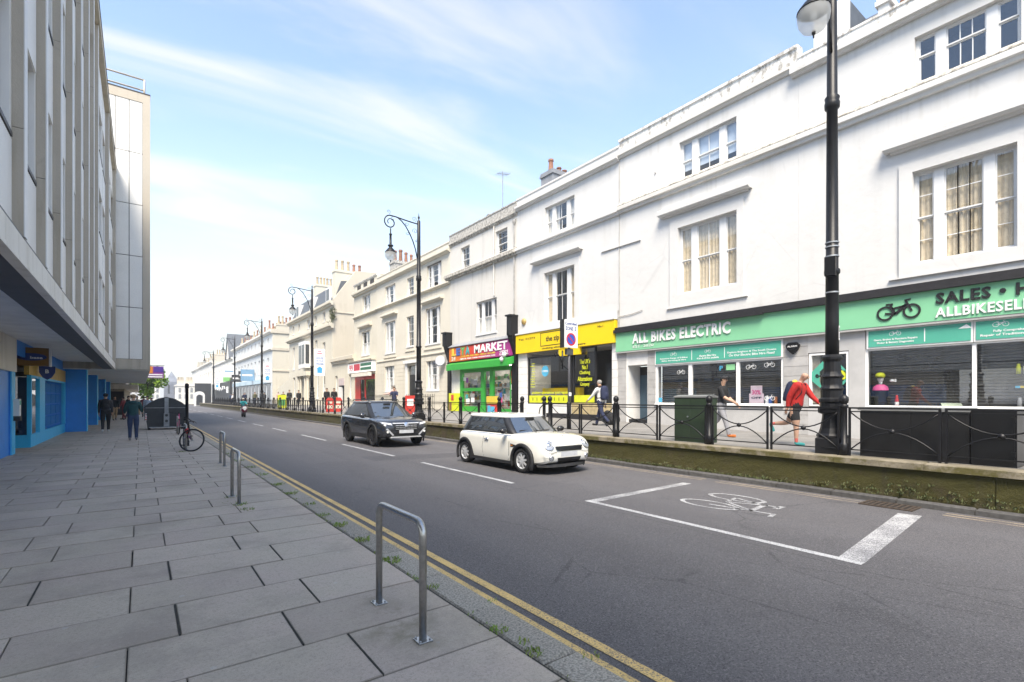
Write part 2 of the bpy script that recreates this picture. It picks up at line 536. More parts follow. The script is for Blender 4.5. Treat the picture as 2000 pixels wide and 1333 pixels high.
# lettering: flat text solids, turned to face a given way and fitted into a box
FACE_STREET = Matrix(((0, 0, -1), (-1, 0, 0), (0, 1, 0)))      # reads for someone looking towards +X
FACE_CAM = Matrix(((1, 0, 0), (0, 0, -1), (0, 1, 0)))          # reads for someone looking towards +Y
def text(s, m, parent, c, w, h, rot=FACE_STREET, depth=.004, bold=.0, name="lettering", align='CENTER', lean=0, keep=False, sp=1.0):
    if "\n" in s:
        ln = s.split("\n"); mx = max(len(q) for q in ln); hh = h / (len(ln) * 1.25 - .25)
        for i, q in enumerate(ln):
            cc = Vector(c) + rot @ Vector((0, h / 2 - hh * (.5 + 1.25 * i), 0))
            o_ = text(q, m, parent, cc, w * len(q) / mx, hh, rot, depth, bold, name, align, lean, keep, sp)
        return o_
    cu = bpy.data.curves.new("t", 'FONT')
    cu.body = s; cu.size = 1; cu.resolution_u = 2; cu.offset = bold
    cu.extrude = 0.02
    cu.align_x = 'CENTER'; cu.shear = lean
    cu.space_line = 1.0; cu.space_character = sp
    ob = bpy.data.objects.new("t", cu)
    COL.objects.link(ob)
    dg = bpy.context.evaluated_depsgraph_get()
    me = bpy.data.meshes.new_from_object(ob.evaluated_get(dg))
    bpy.data.objects.remove(ob); bpy.data.curves.remove(cu)
    co = [v.co.copy() for v in me.vertices]
    if not co: return None
    x0, x1 = min(v.x for v in co), max(v.x for v in co)
    y0, y1 = min(v.y for v in co), max(v.y for v in co)
    sx, sy = w / (x1 - x0), h / (y1 - y0)
    if keep: sx = sy = min(sx, sy)
    o = Vector(WL.get(parent.name, (0, 0, 0))) if parent else Vector()
    for v in me.vertices:
        p = Vector(((v.co.x - (x0 + x1) / 2) * sx, (v.co.y - (y0 + y1) / 2) * sy, v.co.z / .02 * depth))
        v.co = rot @ p + Vector(c) - o
    me.name = name
    me.materials.append(MATS[m] if isinstance(m, str) else m)
    return link(name, me, parent)
print("core ok")
# ================================================================ ground, road, pavements
mat("earth", (.10, .095, .085), .95, var=.3)
mat("mortar", (.040, .036, .030), .95, var=.4, vs=20)
mat("concrete", (.36, .34, .31), .9, var=.25, vs=4, bump=.3)
mat("kerb_light", (.40, .365, .305), .9, var=.45, vs=60, bump=.6, bs=120, rand=.10, col2=(.17, .155, .13))
mat("kerb_dark", (.075, .073, .072), .85, var=.35, vs=14, bump=.4, rand=.15)
mat("grass_blade", (.15, .26, .035), .8, var=.45, vs=9, col2=(.24, .27, .07))
mat("weed_leaf", (.040, .062, .016), .8, var=.5, vs=14, col2=(.085, .085, .03))
mat("black_iron", (.0075, .0075, .009), .45, var=.3, vs=6, bump=.15, bs=40, spec=.35)
mat("black_gloss", (.007, .007, .008), .35, var=.2, spec=.35)
mat("steel_brushed", (.50, .49, .47), .30, 1.0, var=.18, vs=30)
mat("steel_grey", (.42, .43, .44), .4, .9, var=.2, vs=8)
mat("galv", (.40, .42, .44), .5, .7, var=.25, vs=10)
mat("rubber", (.012, .012, .013), .75, var=.2)
mat("white_paint", (.80, .80, .79), .45, var=.06)
mat("white_card", (.82, .82, .82), .6, var=.03)

def kind(o, k):
    o["kind"] = k
    return o
g_ = MB(); g_.quad((-1500, -1500, -.5), (1500, -1500, -.5), (1500, 1500, -.5), (-1500, 1500, -.5))
kind(g_.build("ground", "earth"), "structure")
rd = MB()
for j in range(24):
    y0, y1 = -25 + j * 16, -25 + (j + 1) * 16
    rd.quad((2.30, y0, -.10), (10.0, y0, -.10), (10.0, y1, -.10), (2.30, y1, -.10))
road = kind(rd.build("road", "asphalt"), "structure")
def marking(pts, m="road_white", name="road_marking", z=-.096):
    b = MB()
    n = len(b.v); b.v += [(x, y, z) for x, y in pts]; b.face(range(len(pts)))
    return b.build(name, m, road)
def strip(x0, x1, y0, y1, m="road_white", name="road_marking"):
    return marking([(x0, y0), (x1, y0), (x1, y1), (x0, y1)], m, name)
for xx in (2.385, 2.555):
    strip(xx, xx + .088, -3, 62, "road_yellow", "yellow_line")
for y0, y1 in ((-3, 2.2), (3.3, 5.9)):
    for xx in (9.60, 9.77):
        strip(xx, xx + .06, y0, y1, "road_yellow_worn", "yellow_line")
strip(9.60, 9.66, 6.2, 60, "road_yellow_worn", "yellow_line"); strip(9.77, 9.83, 6.2, 60, "road_yellow_worn", "yellow_line")
for y0, y1 in ((8.25, 12.4), (14.25, 19.1), (21.2, 25.1), (28.2, 31.6), (34.4, 38), (41, 44.5), (47.5, 51), (54, 57.5), (60.5, 64), (67, 71), (74, 78), (82, 86), (90, 95), (100, 105)):
    strip(6.08, 6.19, y0, y1)
# the cycle box in front of the cars
strip(6.06, 6.17, 2.05, 6.12)
marking([(6.17, 5.93), (9.02, 6.05), (9.02, 6.24), (6.17, 6.12)], "road_white_worn")
marking([(6.17, 2.05), (9.30, 2.36), (9.24, 2.64), (6.17, 2.30)], "road_white_worn")
# bicycle symbol, drawn for riders coming towards the camera: local u to the rider's right (-X), v forward (-Y)
def bsym():
    b = MB()
    def P(u, v): return (7.95 - u, 4.42 - v)
    def seg(a, c, w):
        a, c = Vector(a), Vector(c); d = (c - a).normalized(); n = Vector((-d.y, d.x)) * w / 2
        k = len(b.v)
        for p in (a + n, a - n, c - n, c + n):
            x, y = P(p.x, p.y); b.v.append((x, y, -.096))
        b.face((k, k + 1, k + 2, k + 3))
    def ring(cu, cv, ru, rv, w, n=26):
        k = len(b.v)
        for i in range(n):
            a = 2 * pi * i / n
            for q in (1, 0):
                x, y = P(cu + (ru - q * w) * cos(a), cv + (rv - q * w * 1.6) * sin(a)); b.v.append((x, y, -.096))
        for i in range(n):
            j = (i + 1) % n
            b.face((k + 2 * i, k + 2 * i + 1, k + 2 * j + 1, k + 2 * j))
    ring(-.42, -.30, .27, .52, .055); ring(.42, -.30, .27, .52, .055)
    seg((-.42, -.30), (-.20, .30), .06); seg((-.42, -.30), (.02, -.22), .06); seg((.02, -.22), (-.24, .34), .07)
    seg((.02, -.22), (.34, .40), .06); seg((-.20, .30), (.32, .36), .09)
    seg((.42, -.30), (.30, .72), .06); seg((.30, .70), (.52, .74), .07); seg((-.36, .52), (-.10, .52), .10); seg((-.24, .30), (-.24, .52), .06)
    return b
bsym().build("cycle_symbol", "road_white_worn", road)
# gully grating
dg_ = thing("drain_grate", "rusty slotted iron drain grate in the gutter beside the right kerb", "drain", (9.72, 2.9, -.098))
b = MB(); b.box(9.56, 9.96, 2.58, 3.22, -.098, -.094); b.build("backing", mat("drain_dark", (.008, .008, .008), .9), dg_)
mat("rust_iron", (.075, .055, .042), .8, .3, var=.4, vs=25)
b = MB()
b.box(9.52, 9.56, 2.54, 3.26, -.097, -.082); b.box(9.96, 9.99, 2.54, 3.26, -.097, -.082)
b.box(9.56, 9.96, 2.54, 2.58, -.097, -.082); b.box(9.56, 9.96, 3.22, 3.26, -.097, -.082)
b.build("grate_rim", "rust_iron", dg_)
for i in range(8):
    y = 2.60 + i * .079
    MB().box(9.56, 9.96, y, y + .038, -.094, -.083).build("grate_bar", "rust_iron", dg_)

# left pavement: concrete flags in running bond
lp = MB()
lp.box(-16, 2.03, -14, 130, -.35, -.022)
lpav = kind(lp.build("left_pavement", "mortar"), "structure")
flag_meshes = []
for k in range(5):
    b = MB()
    e = [R.uniform(-.003, .003) for _ in range(4)]
    w, d = .4715, .327
    gp = .003 if k < 4 else .006
    b.bbox(-w + gp, w - gp, -d + .0015, d - .0015, -.03, 0, .004)
    for i in (8, 9, 10, 11):
        x, y, z = b.v[i]; b.v[i] = (x, y, z + e[i - 8]); 
    flag_meshes.append(b.mesh("flag", "paving"))
nslab, rest = 0, MB()
row = 0
y = 1.21
while y < 126:
    off = .22 if row % 2 == 1 else -.07
    x = off + .945 * 2 - .4725 + (0 if row % 2 == 0 else 0)
    cells = []
    xr = off + .945
    # flags run from the kerb joint (x = 2.0) to the shop fronts
    xs = [2.0]
    q = off + .945 * 1
    while q > -6.5:
        xs.append(q); q -= .945
    for i in range(len(xs) - 1):
        xa, xb = xs[i + 1], xs[i]
        yc, xc = y, (xa + xb) / 2
        zc_ = xc * .5947 + yc * .804
        if zc_ < .6: continue
        u = (xc * .804 - yc * .5947) / zc_
        if nslab < 300 and u > -1.12 and u < .75 and y < 40 and xc > -3.3:
            o = link("flagstone", R.choice(flag_meshes[:4] if R.random() < .8 else flag_meshes), lpav, (xc, yc, R.uniform(-.002, .002)))
            o.scale = ((xb - xa) / .945, 1, 1)
            o.rotation_euler = (R.uniform(-.002, .002), R.uniform(-.002, .002), R.uniform(-.004, .004))
            nslab += 1
        elif y > 4 or xc > -3:
            rest.bbox(xa + .002, xb - .002, yc - .325, yc + .325, -.03, R.uniform(-.002, .002), .004)
    y += .66; row += 1
rest.build("flagstones", "paving_far", lpav, kind="stuff")
# dark filled gaps where flags have opened
gp = MB()
for (xa, ya) in ((.875, 3.85), (1.165, 3.19), (.875, 5.17), (1.165, 4.51), (.22, 5.83), (1.165, 5.83), (.875, 6.49), (-.725, 5.83), (.22, 4.51)):
    gp.box(xa - .0055, xa + .0055, ya - .32, ya + .32, -.02, .0025)
gp.build("open_joint", mat("joint_soil", (.040, .036, .028), .95, var=.4, vs=20), lpav, kind="stuff")
# left kerb: pale exposed-aggregate stones
lk = MB(); lk.box(2.03, 2.32, -10, 126, -.4, -.045)
lkerb = kind(lk.build("left_kerb", "mortar"), "structure")
y, kn = .6, 0
far = MB()
while y < 124:
    if kn < 70:
        b = MB(); b.bbox(2.035, 2.325, y + .006, y + .905, -.2, -.018 + R.uniform(-.004, .004), .018)
        b.build("kerb_stone", "kerb_light", lkerb)
    else: far.bbox(2.035, 2.325, y + .006, y + .905, -.2, -.018, .018)
    y += .91; kn += 1
far.build("kerb_stones", "kerb_light", lkerb, kind="stuff")
# right kerb: dark granite
rk = MB(); rk.box(9.99, 10.24, -6, 126, -.4, -.045)
rkerb = kind(rk.build("right_kerb", "mortar"), "structure")
y, kn = -1.0, 0
far = MB()
while y < 124:
    if kn < 60:
        b = MB(); b.bbox(9.985, 10.15, y + .008, y + .96, -.2, -.004 + R.uniform(-.006, .006), .02)
        b.build("kerb_stone", "kerb_dark", rkerb)
    else: far.bbox(9.985, 10.15, y + .008, y + .96, -.2, -.004, .02)
    y += .97; kn += 1
far.build("kerb_stones", "kerb_dark", rkerb, kind="stuff")

# raised pavement on the right
def pz(x, y):
    ze = min(.85, max(.47, .47 + .0165 * (y - 2)))
    t = max(0, min(1, (x - 10.45) / 5.55))
    return .592 + (ze - .592) * t
rp = MB()
ys = [-4, 0, 4, 8, 12, 16, 20, 25, 30, 60, 130]
for i in range(len(ys) - 1):
    for xa, xb in ((10.5, 13.3), (13.3, 17.2)):
        a = [(xa, ys[i]), (xb, ys[i]), (xb, ys[i + 1]), (xa, ys[i + 1])]
        rp.quad(*[(x, y, pz(x, y) - .03) for x, y in a])
rp.box(10.5, 17.2, -4, 130, -.4, .40)
rpav = kind(rp.build("right_pavement", "mortar"), "structure")
far = MB()
row = 0
y = -1.0
while y < 60:
    x = 10.52 + (.45 if row % 2 else 0)
    xs = [10.52] + ([x] if x > 10.6 else [])
    while xs[-1] < 16.0: xs.append(min(16.2, xs[-1] + .92))
    for i in range(len(xs) - 1):
        xa, xb = xs[i] + .004, xs[i + 1] - .004
        b = MB() if y < 17.5 else far
        b.bbox(xa, xb, y + .004, y + .836, .3, .6, .006)
        for q in range(len(b.v) - 12, len(b.v)):
            vx, vy, vz = b.v[q]
            b.v[q] = (vx, vy, pz(vx, vy) + (vz - .6) * (1 if vz > .5 else .2))
        if y < 17.5: b.build("paving_slab", "paving_right", rpav)
    y += .84; row += 1
far.build("paving_slabs", "paving_right", rpav, kind="stuff")

# ================================================================ retaining wall with coping
rw = thing("retaining_wall", "mossy brown retaining wall holding up the raised right pavement", "wall", (10.2, 0, -.1))
y = -1.5
wl_ = [-1.5, 1.72, 5.4, 8.9, 11.2]
while wl_[-1] < 126: wl_.append(wl_[-1] + R.uniform(3.2, 4.2))
for a, c in zip(wl_[:-1], wl_[1:]):
    b = MB()
    n = max(4, int((c - a) / .25)) if a < 30 else 2
    # front face slightly uneven
    rows = [-.15, .0, .12, .26, .38, .475]
    g0 = len(b.v)
    for j, z in enumerate(rows):
        for i in range(n + 1):
            yy = a + .004 + (c - a - .008) * i / n
            dx = R.uniform(-.008, .008) + (.03 if j == 0 else 0) * R.random()
            b.v.append((10.225 + dx, yy, z))
    for j in range(len(rows) - 1):
        for i in range(n):
            k = g0 + j * (n + 1) + i
            b.face((k + 1, k, k + n + 1, k + n + 2))
    b.box(10.26, 10.5, a + .004, c - .004, -.2, .475)
    b.build("wall_section", "moss_wall", rw)
y = -1.5
ncop = 0
far = MB()
while y < 126:
    L = R.uniform(1.3, 2.1) if y < 40 else 4
    b = MB() if y < 60 else far
    b.bbox(10.165 + R.uniform(-.006, .006), 10.52, y + .004, y + L - .004, .478, .60 + R.uniform(-.004, .004), .022)
    if y < 60: b.build("coping_stone", "moss_coping", rw)
    y += L
far.build("coping_stones", "moss_coping", rw, kind="stuff")

# weeds at the foot of the wall and in the kerb joints
def blades(b, x, y, z, n, h, spread, wdt=.012):
    for _ in range(n):
        a = R.uniform(0, 2 * pi); r = spread * sqrt(R.random())
        px_, py_ = x + r * cos(a), y + r * sin(a)
        t = R.uniform(0, 2 * pi); hh = h * R.uniform(.5, 1.1)
        lx, ly = cos(t) * hh * .6, sin(t) * hh * .6
        wx, wy = -sin(t) * wdt, cos(t) * wdt
        b.v += [(px_ - wx, py_ - wy, z), (px_ + wx, py_ + wy, z), (px_ + lx * .5 + wx * .7, py_ + ly * .5 + wy * .7, z + hh * .7), (px_ + lx, py_ + ly, z + hh * .75)]
        k = len(b.v); b.face((k - 4, k - 3, k - 2, k - 1))
gr = MB()
for (x, y, n, h, sp_) in ((2.06, 4.85, 60, .05, .10), (2.04, 4.25, 22, .03, .06), (2.07, 3.95, 26, .03, .07), (2.08, 5.75, 60, .05, .09), (2.1, 6.6, 70, .05, .10), (2.08, 7.3, 40, .04, .1),
                          (2.06, 2.95, 45, .035, .07), (2.06, 2.55, 45, .035, .07), (2.1, 2.7, 20, .03, .05), (2.12, 8.2, 40, .04, .1), (2.1, 9.3, 50, .05, .12), (2.1, 10.4, 50, .05, .12), (2.1, 12, 40, .05, .15),
                          (2.1, 13.4, 40, .05, .15), (2.1, 15, 40, .05, .15), (2.1, 17, 40, .05, .15), (1.24, 8.75, 50, .05, .10), (1.28, 8.3, 45, .05, .09), (1.2, 9.5, 30, .04, .1), (1.15, 9.0, 30, .03, .12), (1.0, 18.4, 40, .05, .12), (1.5, 13.9, 20, .03, .1),
                          (2.05, 5.2, 18, .025, .05), (2.32, 3.4, 16, .02, .05), (2.33, 2.3, 20, .03, .06), (.23, 6.0, 14, .01, .03)):
    blades(gr, x, y, -.015, n, h, sp_, .005)
for i in range(60):
    y = 2.2 + i * .26 + R.uniform(-.1, .1)
    if R.random() < .35: blades(gr, 2.03, y, -.02, R.randint(4, 12), .03, .05, .004)
gro = gr.build("grass", "grass_blade"); tag(gro, "small tufts of grass in the joints along the left kerb", "grass", kind="stuff")
wd = MB()
for i in range(330):
    y = R.uniform(.9, 10.5)
    d = max(0, 1 - abs(y - 2.6) / 2.4)
    x = 10.205 - abs(R.gauss(0, .025))
    z = -.02 + (abs(R.gauss(0, .10)) + .02) * (.25 + .9 * d)
    blades(wd, x, y, z, 5, .055, .045, .008)
for i in range(160):
    y = R.uniform(10.5, 40)
    blades(wd, 10.2, y, -.01, 4, .05, .05, .01)
wdo = wd.build("weeds", "weed_leaf"); tag(wdo, "dark weeds and moss growing along the foot of the retaining wall", "weeds", kind="stuff")

# ================================================================ railings
def rail_post(parent, x, y, z, big=1.0):
    b = MB()
    r = .052 * big
    b.lathe([(r * 1.45, 0), (r * 1.45, .20), (r * 1.15, .225), (r, .23), (r, .86), (r * 1.3, .88), (r * 1.3, .92), (r * .8, .95)], 12, (x, y, z))
    b.lathe([(r * .9, .945), (r * 1.25, .965), (r * 1.5, 1.01), (r * 1.4, 1.06), (r * .8, 1.10), (.004, 1.115)], 12, (x, y, z), cap=False)
    return b.build("post", "black_iron", parent, smooth=True)
def rail_panel(parent, x, y0, y1, z, fine=True):
    """one panel: twin top rails, bottom rail, end bars, two curves meeting at a boss"""
    p = MB()
    w = .014
    p.box(x - .022, x + .022, y0, y1, z + .855, z + .885)
    o = p.build("panel", "black_iron", parent)
    b = MB(); b.box(x - w, x + w, y0 + .03, y1 - .03, z + .795, z + .815); b.build("second_rail", "black_iron", o)
    b = MB(); b.box(x - w, x + w, y0 + .03, y1 - .03, z + .105, z + .125); b.build("bottom_rail", "black_iron", o)
    for yy in (y0 + .015, y1 - .015):
        MB().box(x - .018, x + .018, yy - .017, yy + .017, z - .005, z + .855).build("upright", "black_iron", o)
    m, L = (y0 + y1) / 2, (y1 - y0) / 2 - .03
    n = 12 if fine else 6
    up = [(x, m - L + 2 * L * i / n, z + .49 + .30 * (abs(2 * i / n - 1)) ** 1.9) for i in range(n + 1)]
    dn = [(x, m - L + 2 * L * i / n, z + .45 - .33 * (abs(2 * i / n - 1)) ** 1.9) for i in range(n + 1)]
    MB().tube(up, .013, 6 if fine else 4).build("upper_curve", "black_iron", o, smooth=True)
    MB().tube(dn, .013, 6 if fine else 4).build("lower_curve", "black_iron", o, smooth=True)
    MB().lathe([(.001, -.03), (.04, -.022), (.048, 0), (.04, .022), (.001, .03)], 10, (x, m, z + .47), (1, 0, 0), cap=False).build("boss", "black_iron", o, smooth=True)
RX = 10.38
RZ = .60
rl = thing("railing", "black iron railing on the coping in front of the green bike shop", "railing", (RX, 0, RZ))
posts = [.95, 3.78, 6.5, 9.28, 12.02]
for y in posts: rail_post(rl, RX, y, RZ)
rail_post(rl, RX, 12.30, RZ)
for a, c in zip(posts[:-1], posts[1:]):
    m = (a + c) / 2
    rail_panel(rl, RX, a + .075, m - .025, RZ); rail_panel(rl, RX, m + .025, c - .075, RZ)
m = posts[0]
rail_panel(rl, RX, m - 1.39, m - .075, RZ)
rl2 = thing("railing", "long black iron railing on the coping running away past the far lamp posts", "railing", (RX, 13.45, RZ))
yp = 13.45
pl = []
while yp < 104:
    pl.append(yp); yp += 1.35 if yp < 14 else 2.72
for i, y in enumerate(pl): rail_post(rl2, RX, y, RZ, 1.0 if y < 40 else 1.25)
for a, c in zip(pl[:-1], pl[1:]):
    m = (a + c) / 2
    if a < 34:
        if c - a > 2: rail_panel(rl2, RX, a + .075, m - .025, RZ, False); rail_panel(rl2, RX, m + .025, c - .075, RZ, False)
        else: rail_panel(rl2, RX, a + .075, c - .075, RZ, False)
    else:
        b = MB(); x = RX
        b.box(x - .03, x + .03, a, c, RZ + .85, RZ + .89); b.box(x - .02, x + .02, a, c, RZ + .10, RZ + .13)
        for q in range(1, 4):
            yy = a + (c - a) * q / 4
            b.box(x - .03, x + .03, yy - .03, yy + .03, RZ, RZ + .86)
        b.build("panel", "black_iron", rl2)
# hoop handrail beside the gap in the railing
hp = thing("handrail", "thin black hoop handrail at the gap in the railing behind the white car", "handrail", (10.7, 12.9, .6))
MB().tube([(10.75, 13.0, .6), (10.75, 13.0, 1.15), (10.75, 12.95, 1.32), (10.75, 12.8, 1.42), (10.75, 12.55, 1.45), (10.75, 12.3, 1.45)], .018, 6).build("hoop", "black_iron", hp, smooth=True)
MB().lathe([(.05, 0), (.05, .02), (.02, .03)], 8, (10.75, 13.0, .595)).build("foot", "black_iron", hp)

# ================================================================ cycle stands on the left pavement
def cstand(x, y0, y1, label, plates=True, dx=0):
    t = thing("cycle_stand", label, "cycle stand", (x, (y0 + y1) / 2, 0), "bare steel cycle stands along the left kerb")
    r, h, c = .0265, .80, .09
    pts = [(x, y0, 0), (x, y0, h - c)]
    for i in range(1, 6):
        a = pi / 2 * i / 5
        pts.append((x + dx * 0, y0 + c * (1 - cos(a)), h - c + c * sin(a)))
    for i in range(0, 6):
        a = pi / 2 * i / 5
        pts.append((x + dx, y1 - c + c * sin(a), h - c + c * cos(a)))
    pts.append((x + dx, y1, 0))
    MB().tube(pts, r, 12).build("hoop", "steel_brushed", t, smooth=True)
    if plates:
        for xx, yy in ((x, y0), (x + dx, y1)):
            b = MB(); b.bbox(xx - .052, xx + .052, yy - .052, yy + .052, 0, .008, .002)
            p = b.build("base_plate", "steel_brushed", t)
            for sx in (-.036, .036):
                for sy in (-.036, .036):
                    MB().lathe([(.009, .008), (.009, .016), (.005, .019)], 8, (xx + sx, yy + sy, 0)).build("bolt", "steel_grey", p)
    return t
cstand(1.545, 3.11, 3.89, "nearest brushed steel cycle stand bolted down with square base plates")
cstand(1.23, 8.80, 9.55, "second steel cycle stand from the camera with grass at its feet")
cstand(1.62, 13.85, 14.6, "third steel cycle stand from the camera, half way to the parked bicycle")
cstand(1.16, 18.95, 19.7, "steel cycle stand that the locked black bicycle leans against")
st = MB()
for x, y in ((1.545, 3.5), (1.6, 3.3), (1.5, 3.7)):
    pass

# ================================================================ ornate street lamps
def opal():
    if "opal" in MATS: return MATS["opal"]
    m, n, l, b, o = _nt("opal")
    tr = n.new("ShaderNodeBsdfTransparent"); mx = n.new("ShaderNodeMixShader"); mx.inputs[0].default_value = .55
    b.inputs["Base Color"].default_value = (.80, .81, .80, 1); b.inputs["Roughness"].default_value = .12; b.inputs["Transmission Weight"].default_value = 0
    tl = n.new("ShaderNodeBsdfTranslucent"); tl.inputs[0].default_value = (.85, .86, .84, 1)
    m2 = n.new("ShaderNodeMixShader"); m2.inputs[0].default_value = .5
    l.new(b.outputs[0], m2.inputs[1]); l.new(tl.outputs[0], m2.inputs[2])
    l.new(tr.outputs[0], mx.inputs[1]); l.new(m2.outputs[0], mx.inputs[2]); l.new(mx.outputs[0], o.inputs[0])
    MATS["opal"] = m
    return m
def lamp():
    t = local_thing("street_lamp", "tall ornate black street lamp with scrolled arm", "street lamp", "ornate black lamps along the raised pavement")
    MB().bbox(-.235, .235, -.235, .235, 0, .30, .02).build("plinth", "black_iron", t)
    b = MB()
    b.lathe([(.262, .30), (.268, .34), (.23, .38), (.20, .48), (.172, .66), (.165, .74)], 8, cap=False)
    b.lathe([(.165, .74), (.235, .77), (.24, .85), (.20, .88), (.198, .95), (.225, .98), (.225, 1.03), (.18, 1.06), (.178, 1.19), (.205, 1.23), (.18, 1.27), (.17, 1.30), (.168, 1.42),
             (.20, 1.46), (.16, 1.51), (.148, 1.55), (.142, 1.74), (.178, 1.79), (.178, 1.83), (.115, 1.88)], 16, cap=False)
    b.build("base", "black_iron", t, smooth=False)
    b = MB()
    b.lathe([(.115, 1.87), (.112, 2.5), (.108, 3.40), (.13, 3.42), (.135, 3.46), (.13, 3.50), (.105, 3.52), (.098, 5.2), (.092, 6.55), (.125, 6.58), (.13, 6.68), (.115, 6.72), (.128, 6.78), (.09, 6.83),
             (.082, 8.2), (.075, 9.38), (.03, 9.42)], 14)
    b.build("shaft", "black_iron", t, smooth=True)
    b = MB(); b.lathe([(.03, 9.41), (.022, 9.46), (.05, 9.52), (.05, 9.56), (.02, 9.62), (.012, 9.70), (.002, 9.78)], 10); b.build("finial", "black_iron", t, smooth=True)
    # arm towards -X
    def sp(cx, cz, r0, r1, a0, a1, n=18):
        return [(cx + (r0 + (r1 - r0) * i / n) * cos(a0 + (a1 - a0) * i / n), 0, cz + (r0 + (r1 - r0) * i / n) * sin(a0 + (a1 - a0) * i / n)) for i in range(n + 1)]
    b = MB()
    main = [(0, 0, 9.22), (-.4, 0, 9.25), (-.8, 0, 9.29), (-1.15, 0, 9.335), (-1.42, 0, 9.345)] + sp(-1.42, 9.04, .305, .10, radians(95), radians(95 + 490), 30)
    b.tube(main, [.030] * 5 + [.028] * 20 + [.02] * (len(main) - 25), 8)
    b.build("arm", "black_iron", t, smooth=True)
    b = MB()
    br = [(-1.05, 0, 9.31), (-.86, 0, 9.20), (-.66, 0, 9.0), (-.47, 0, 8.72), (-.30, 0, 8.38), (-.17, 0, 8.02), (-.085, 0, 7.62)]
    b.tube(br, .026, 7); b.build("brace", "black_iron", t, smooth=True)
    b = MB()
    for a in (sp(-.24, 9.42, .13, .02, radians(-60), radians(420), 16), sp(-.19, 8.86, .14, .02, radians(200), radians(-260), 18), sp(-.62, 9.12, .10, .02, radians(30), radians(-380), 14),
              sp(-.10, 8.42, .07, .02, radians(240), radians(-200), 12), sp(-1.50, 9.50, .10, .02, radians(-70), radians(330), 14), sp(-.55, 8.70, .10, .02, radians(160), radians(520), 12), sp(-1.3, 9.2, .10, .02, radians(80), radians(420), 12)):
        MB().tube(a, .009, 5).build("scroll", "black_iron", t, smooth=True)
    b = MB()
    c = (-1.40, 0, 0)
    b.lathe([(.028, 8.76), (.028, 8.52), (.07, 8.51), (.07, 8.47), (.048, 8.45), (.055, 8.02), (.12, 8.00), (.125, 7.95), (.07, 7.92), (.08, 7.88), (.16, 7.80), (.255, 7.68), (.26, 7.66), (.235, 7.66)], 18, c)
    ln = b.build("lantern", "black_iron", t, smooth=True)
    b = MB(); b.lathe([(.25, 7.655), (.255, 7.58), (.235, 7.46), (.18, 7.36), (.10, 7.305), (.03, 7.295)], 20, c, cap=False)
    b.build("globe", opal(), ln, smooth=True)
    b = MB(); b.lathe([(.235, 7.655), (.19, 7.71), (.06, 7.74), (.02, 7.74)], 18, c, cap=False)
    b.build("reflector", mat("lamp_reflector", (.62, .60, .52), .5, var=.25, vs=8), ln, smooth=True)
    b = MB(); b.lathe([(.03, 7.32), (.03, 7.27), (.015, 7.25), (.012, 7.20)], 8, c); b.build("lantern_tip", "black_iron", ln)
    b = MB(); b.lathe([(.05, 7.74), (.055, 7.55), (.03, 7.50)], 10, c); b.build("bulb", mat("bulb", (.7, .7, .66), .3), ln, smooth=True)
    return t
L0 = lamp()
place(L0, (10.62, 4.07, .60), radians(10))
L0["label"] = "nearest black street lamp with massive base in front of the bike shop"
b = MB()
for z in (3.74, 3.92, 4.0, 3.05):
    b = MB(); b.lathe([(.117, z), (.117, z + .025)], 14, cap=False); b.build("steel_band", "galv", L0, smooth=True)
b = MB(); b.bbox(-.20, -.10, -.09, .09, 3.36, 3.72, .01); b.box(.10, .15, -.07, .07, 3.4, 3.72); b.build("junction_box", "black_gloss", L0)
b = MB(); b.box(-.03, .035, -.1185, -.1145, 2.15, 2.42); st_ = b.build("sticker", "white_card", L0)
text("1\n3", "black_gloss", st_, (0, -.1195, 2.285), .035, .2, FACE_CAM, .001, .0, "number")
lamp_lab = ["black street lamp beside the dark parked-looking SUV, in front of the cream terrace", "black street lamp with an estate banner beside the cream house with the mansard",
            "black street lamp with a banner in front of the pale blue terrace", "distant black street lamp rising behind the scooter", "farthest black street lamp, small beside the black pub front"]
lamp_lab[0] = "black street lamp behind the dark SUV, in front of the cream terrace"
LY = [21.6, 39.9, 59.7, 79.2, 104.4]
LAMPS = [dup(L0, (10.52, y, .60), 0, l) for y, l in zip(LY, lamp_lab)]
for o in LAMPS:
    for ch in list(o.children):
        if ch.name.split(".")[0] in ("steel_band", "junction_box", "sticker"):
            for q in list(ch.children): bpy.data.objects.remove(q)
            bpy.data.objects.remove(ch)
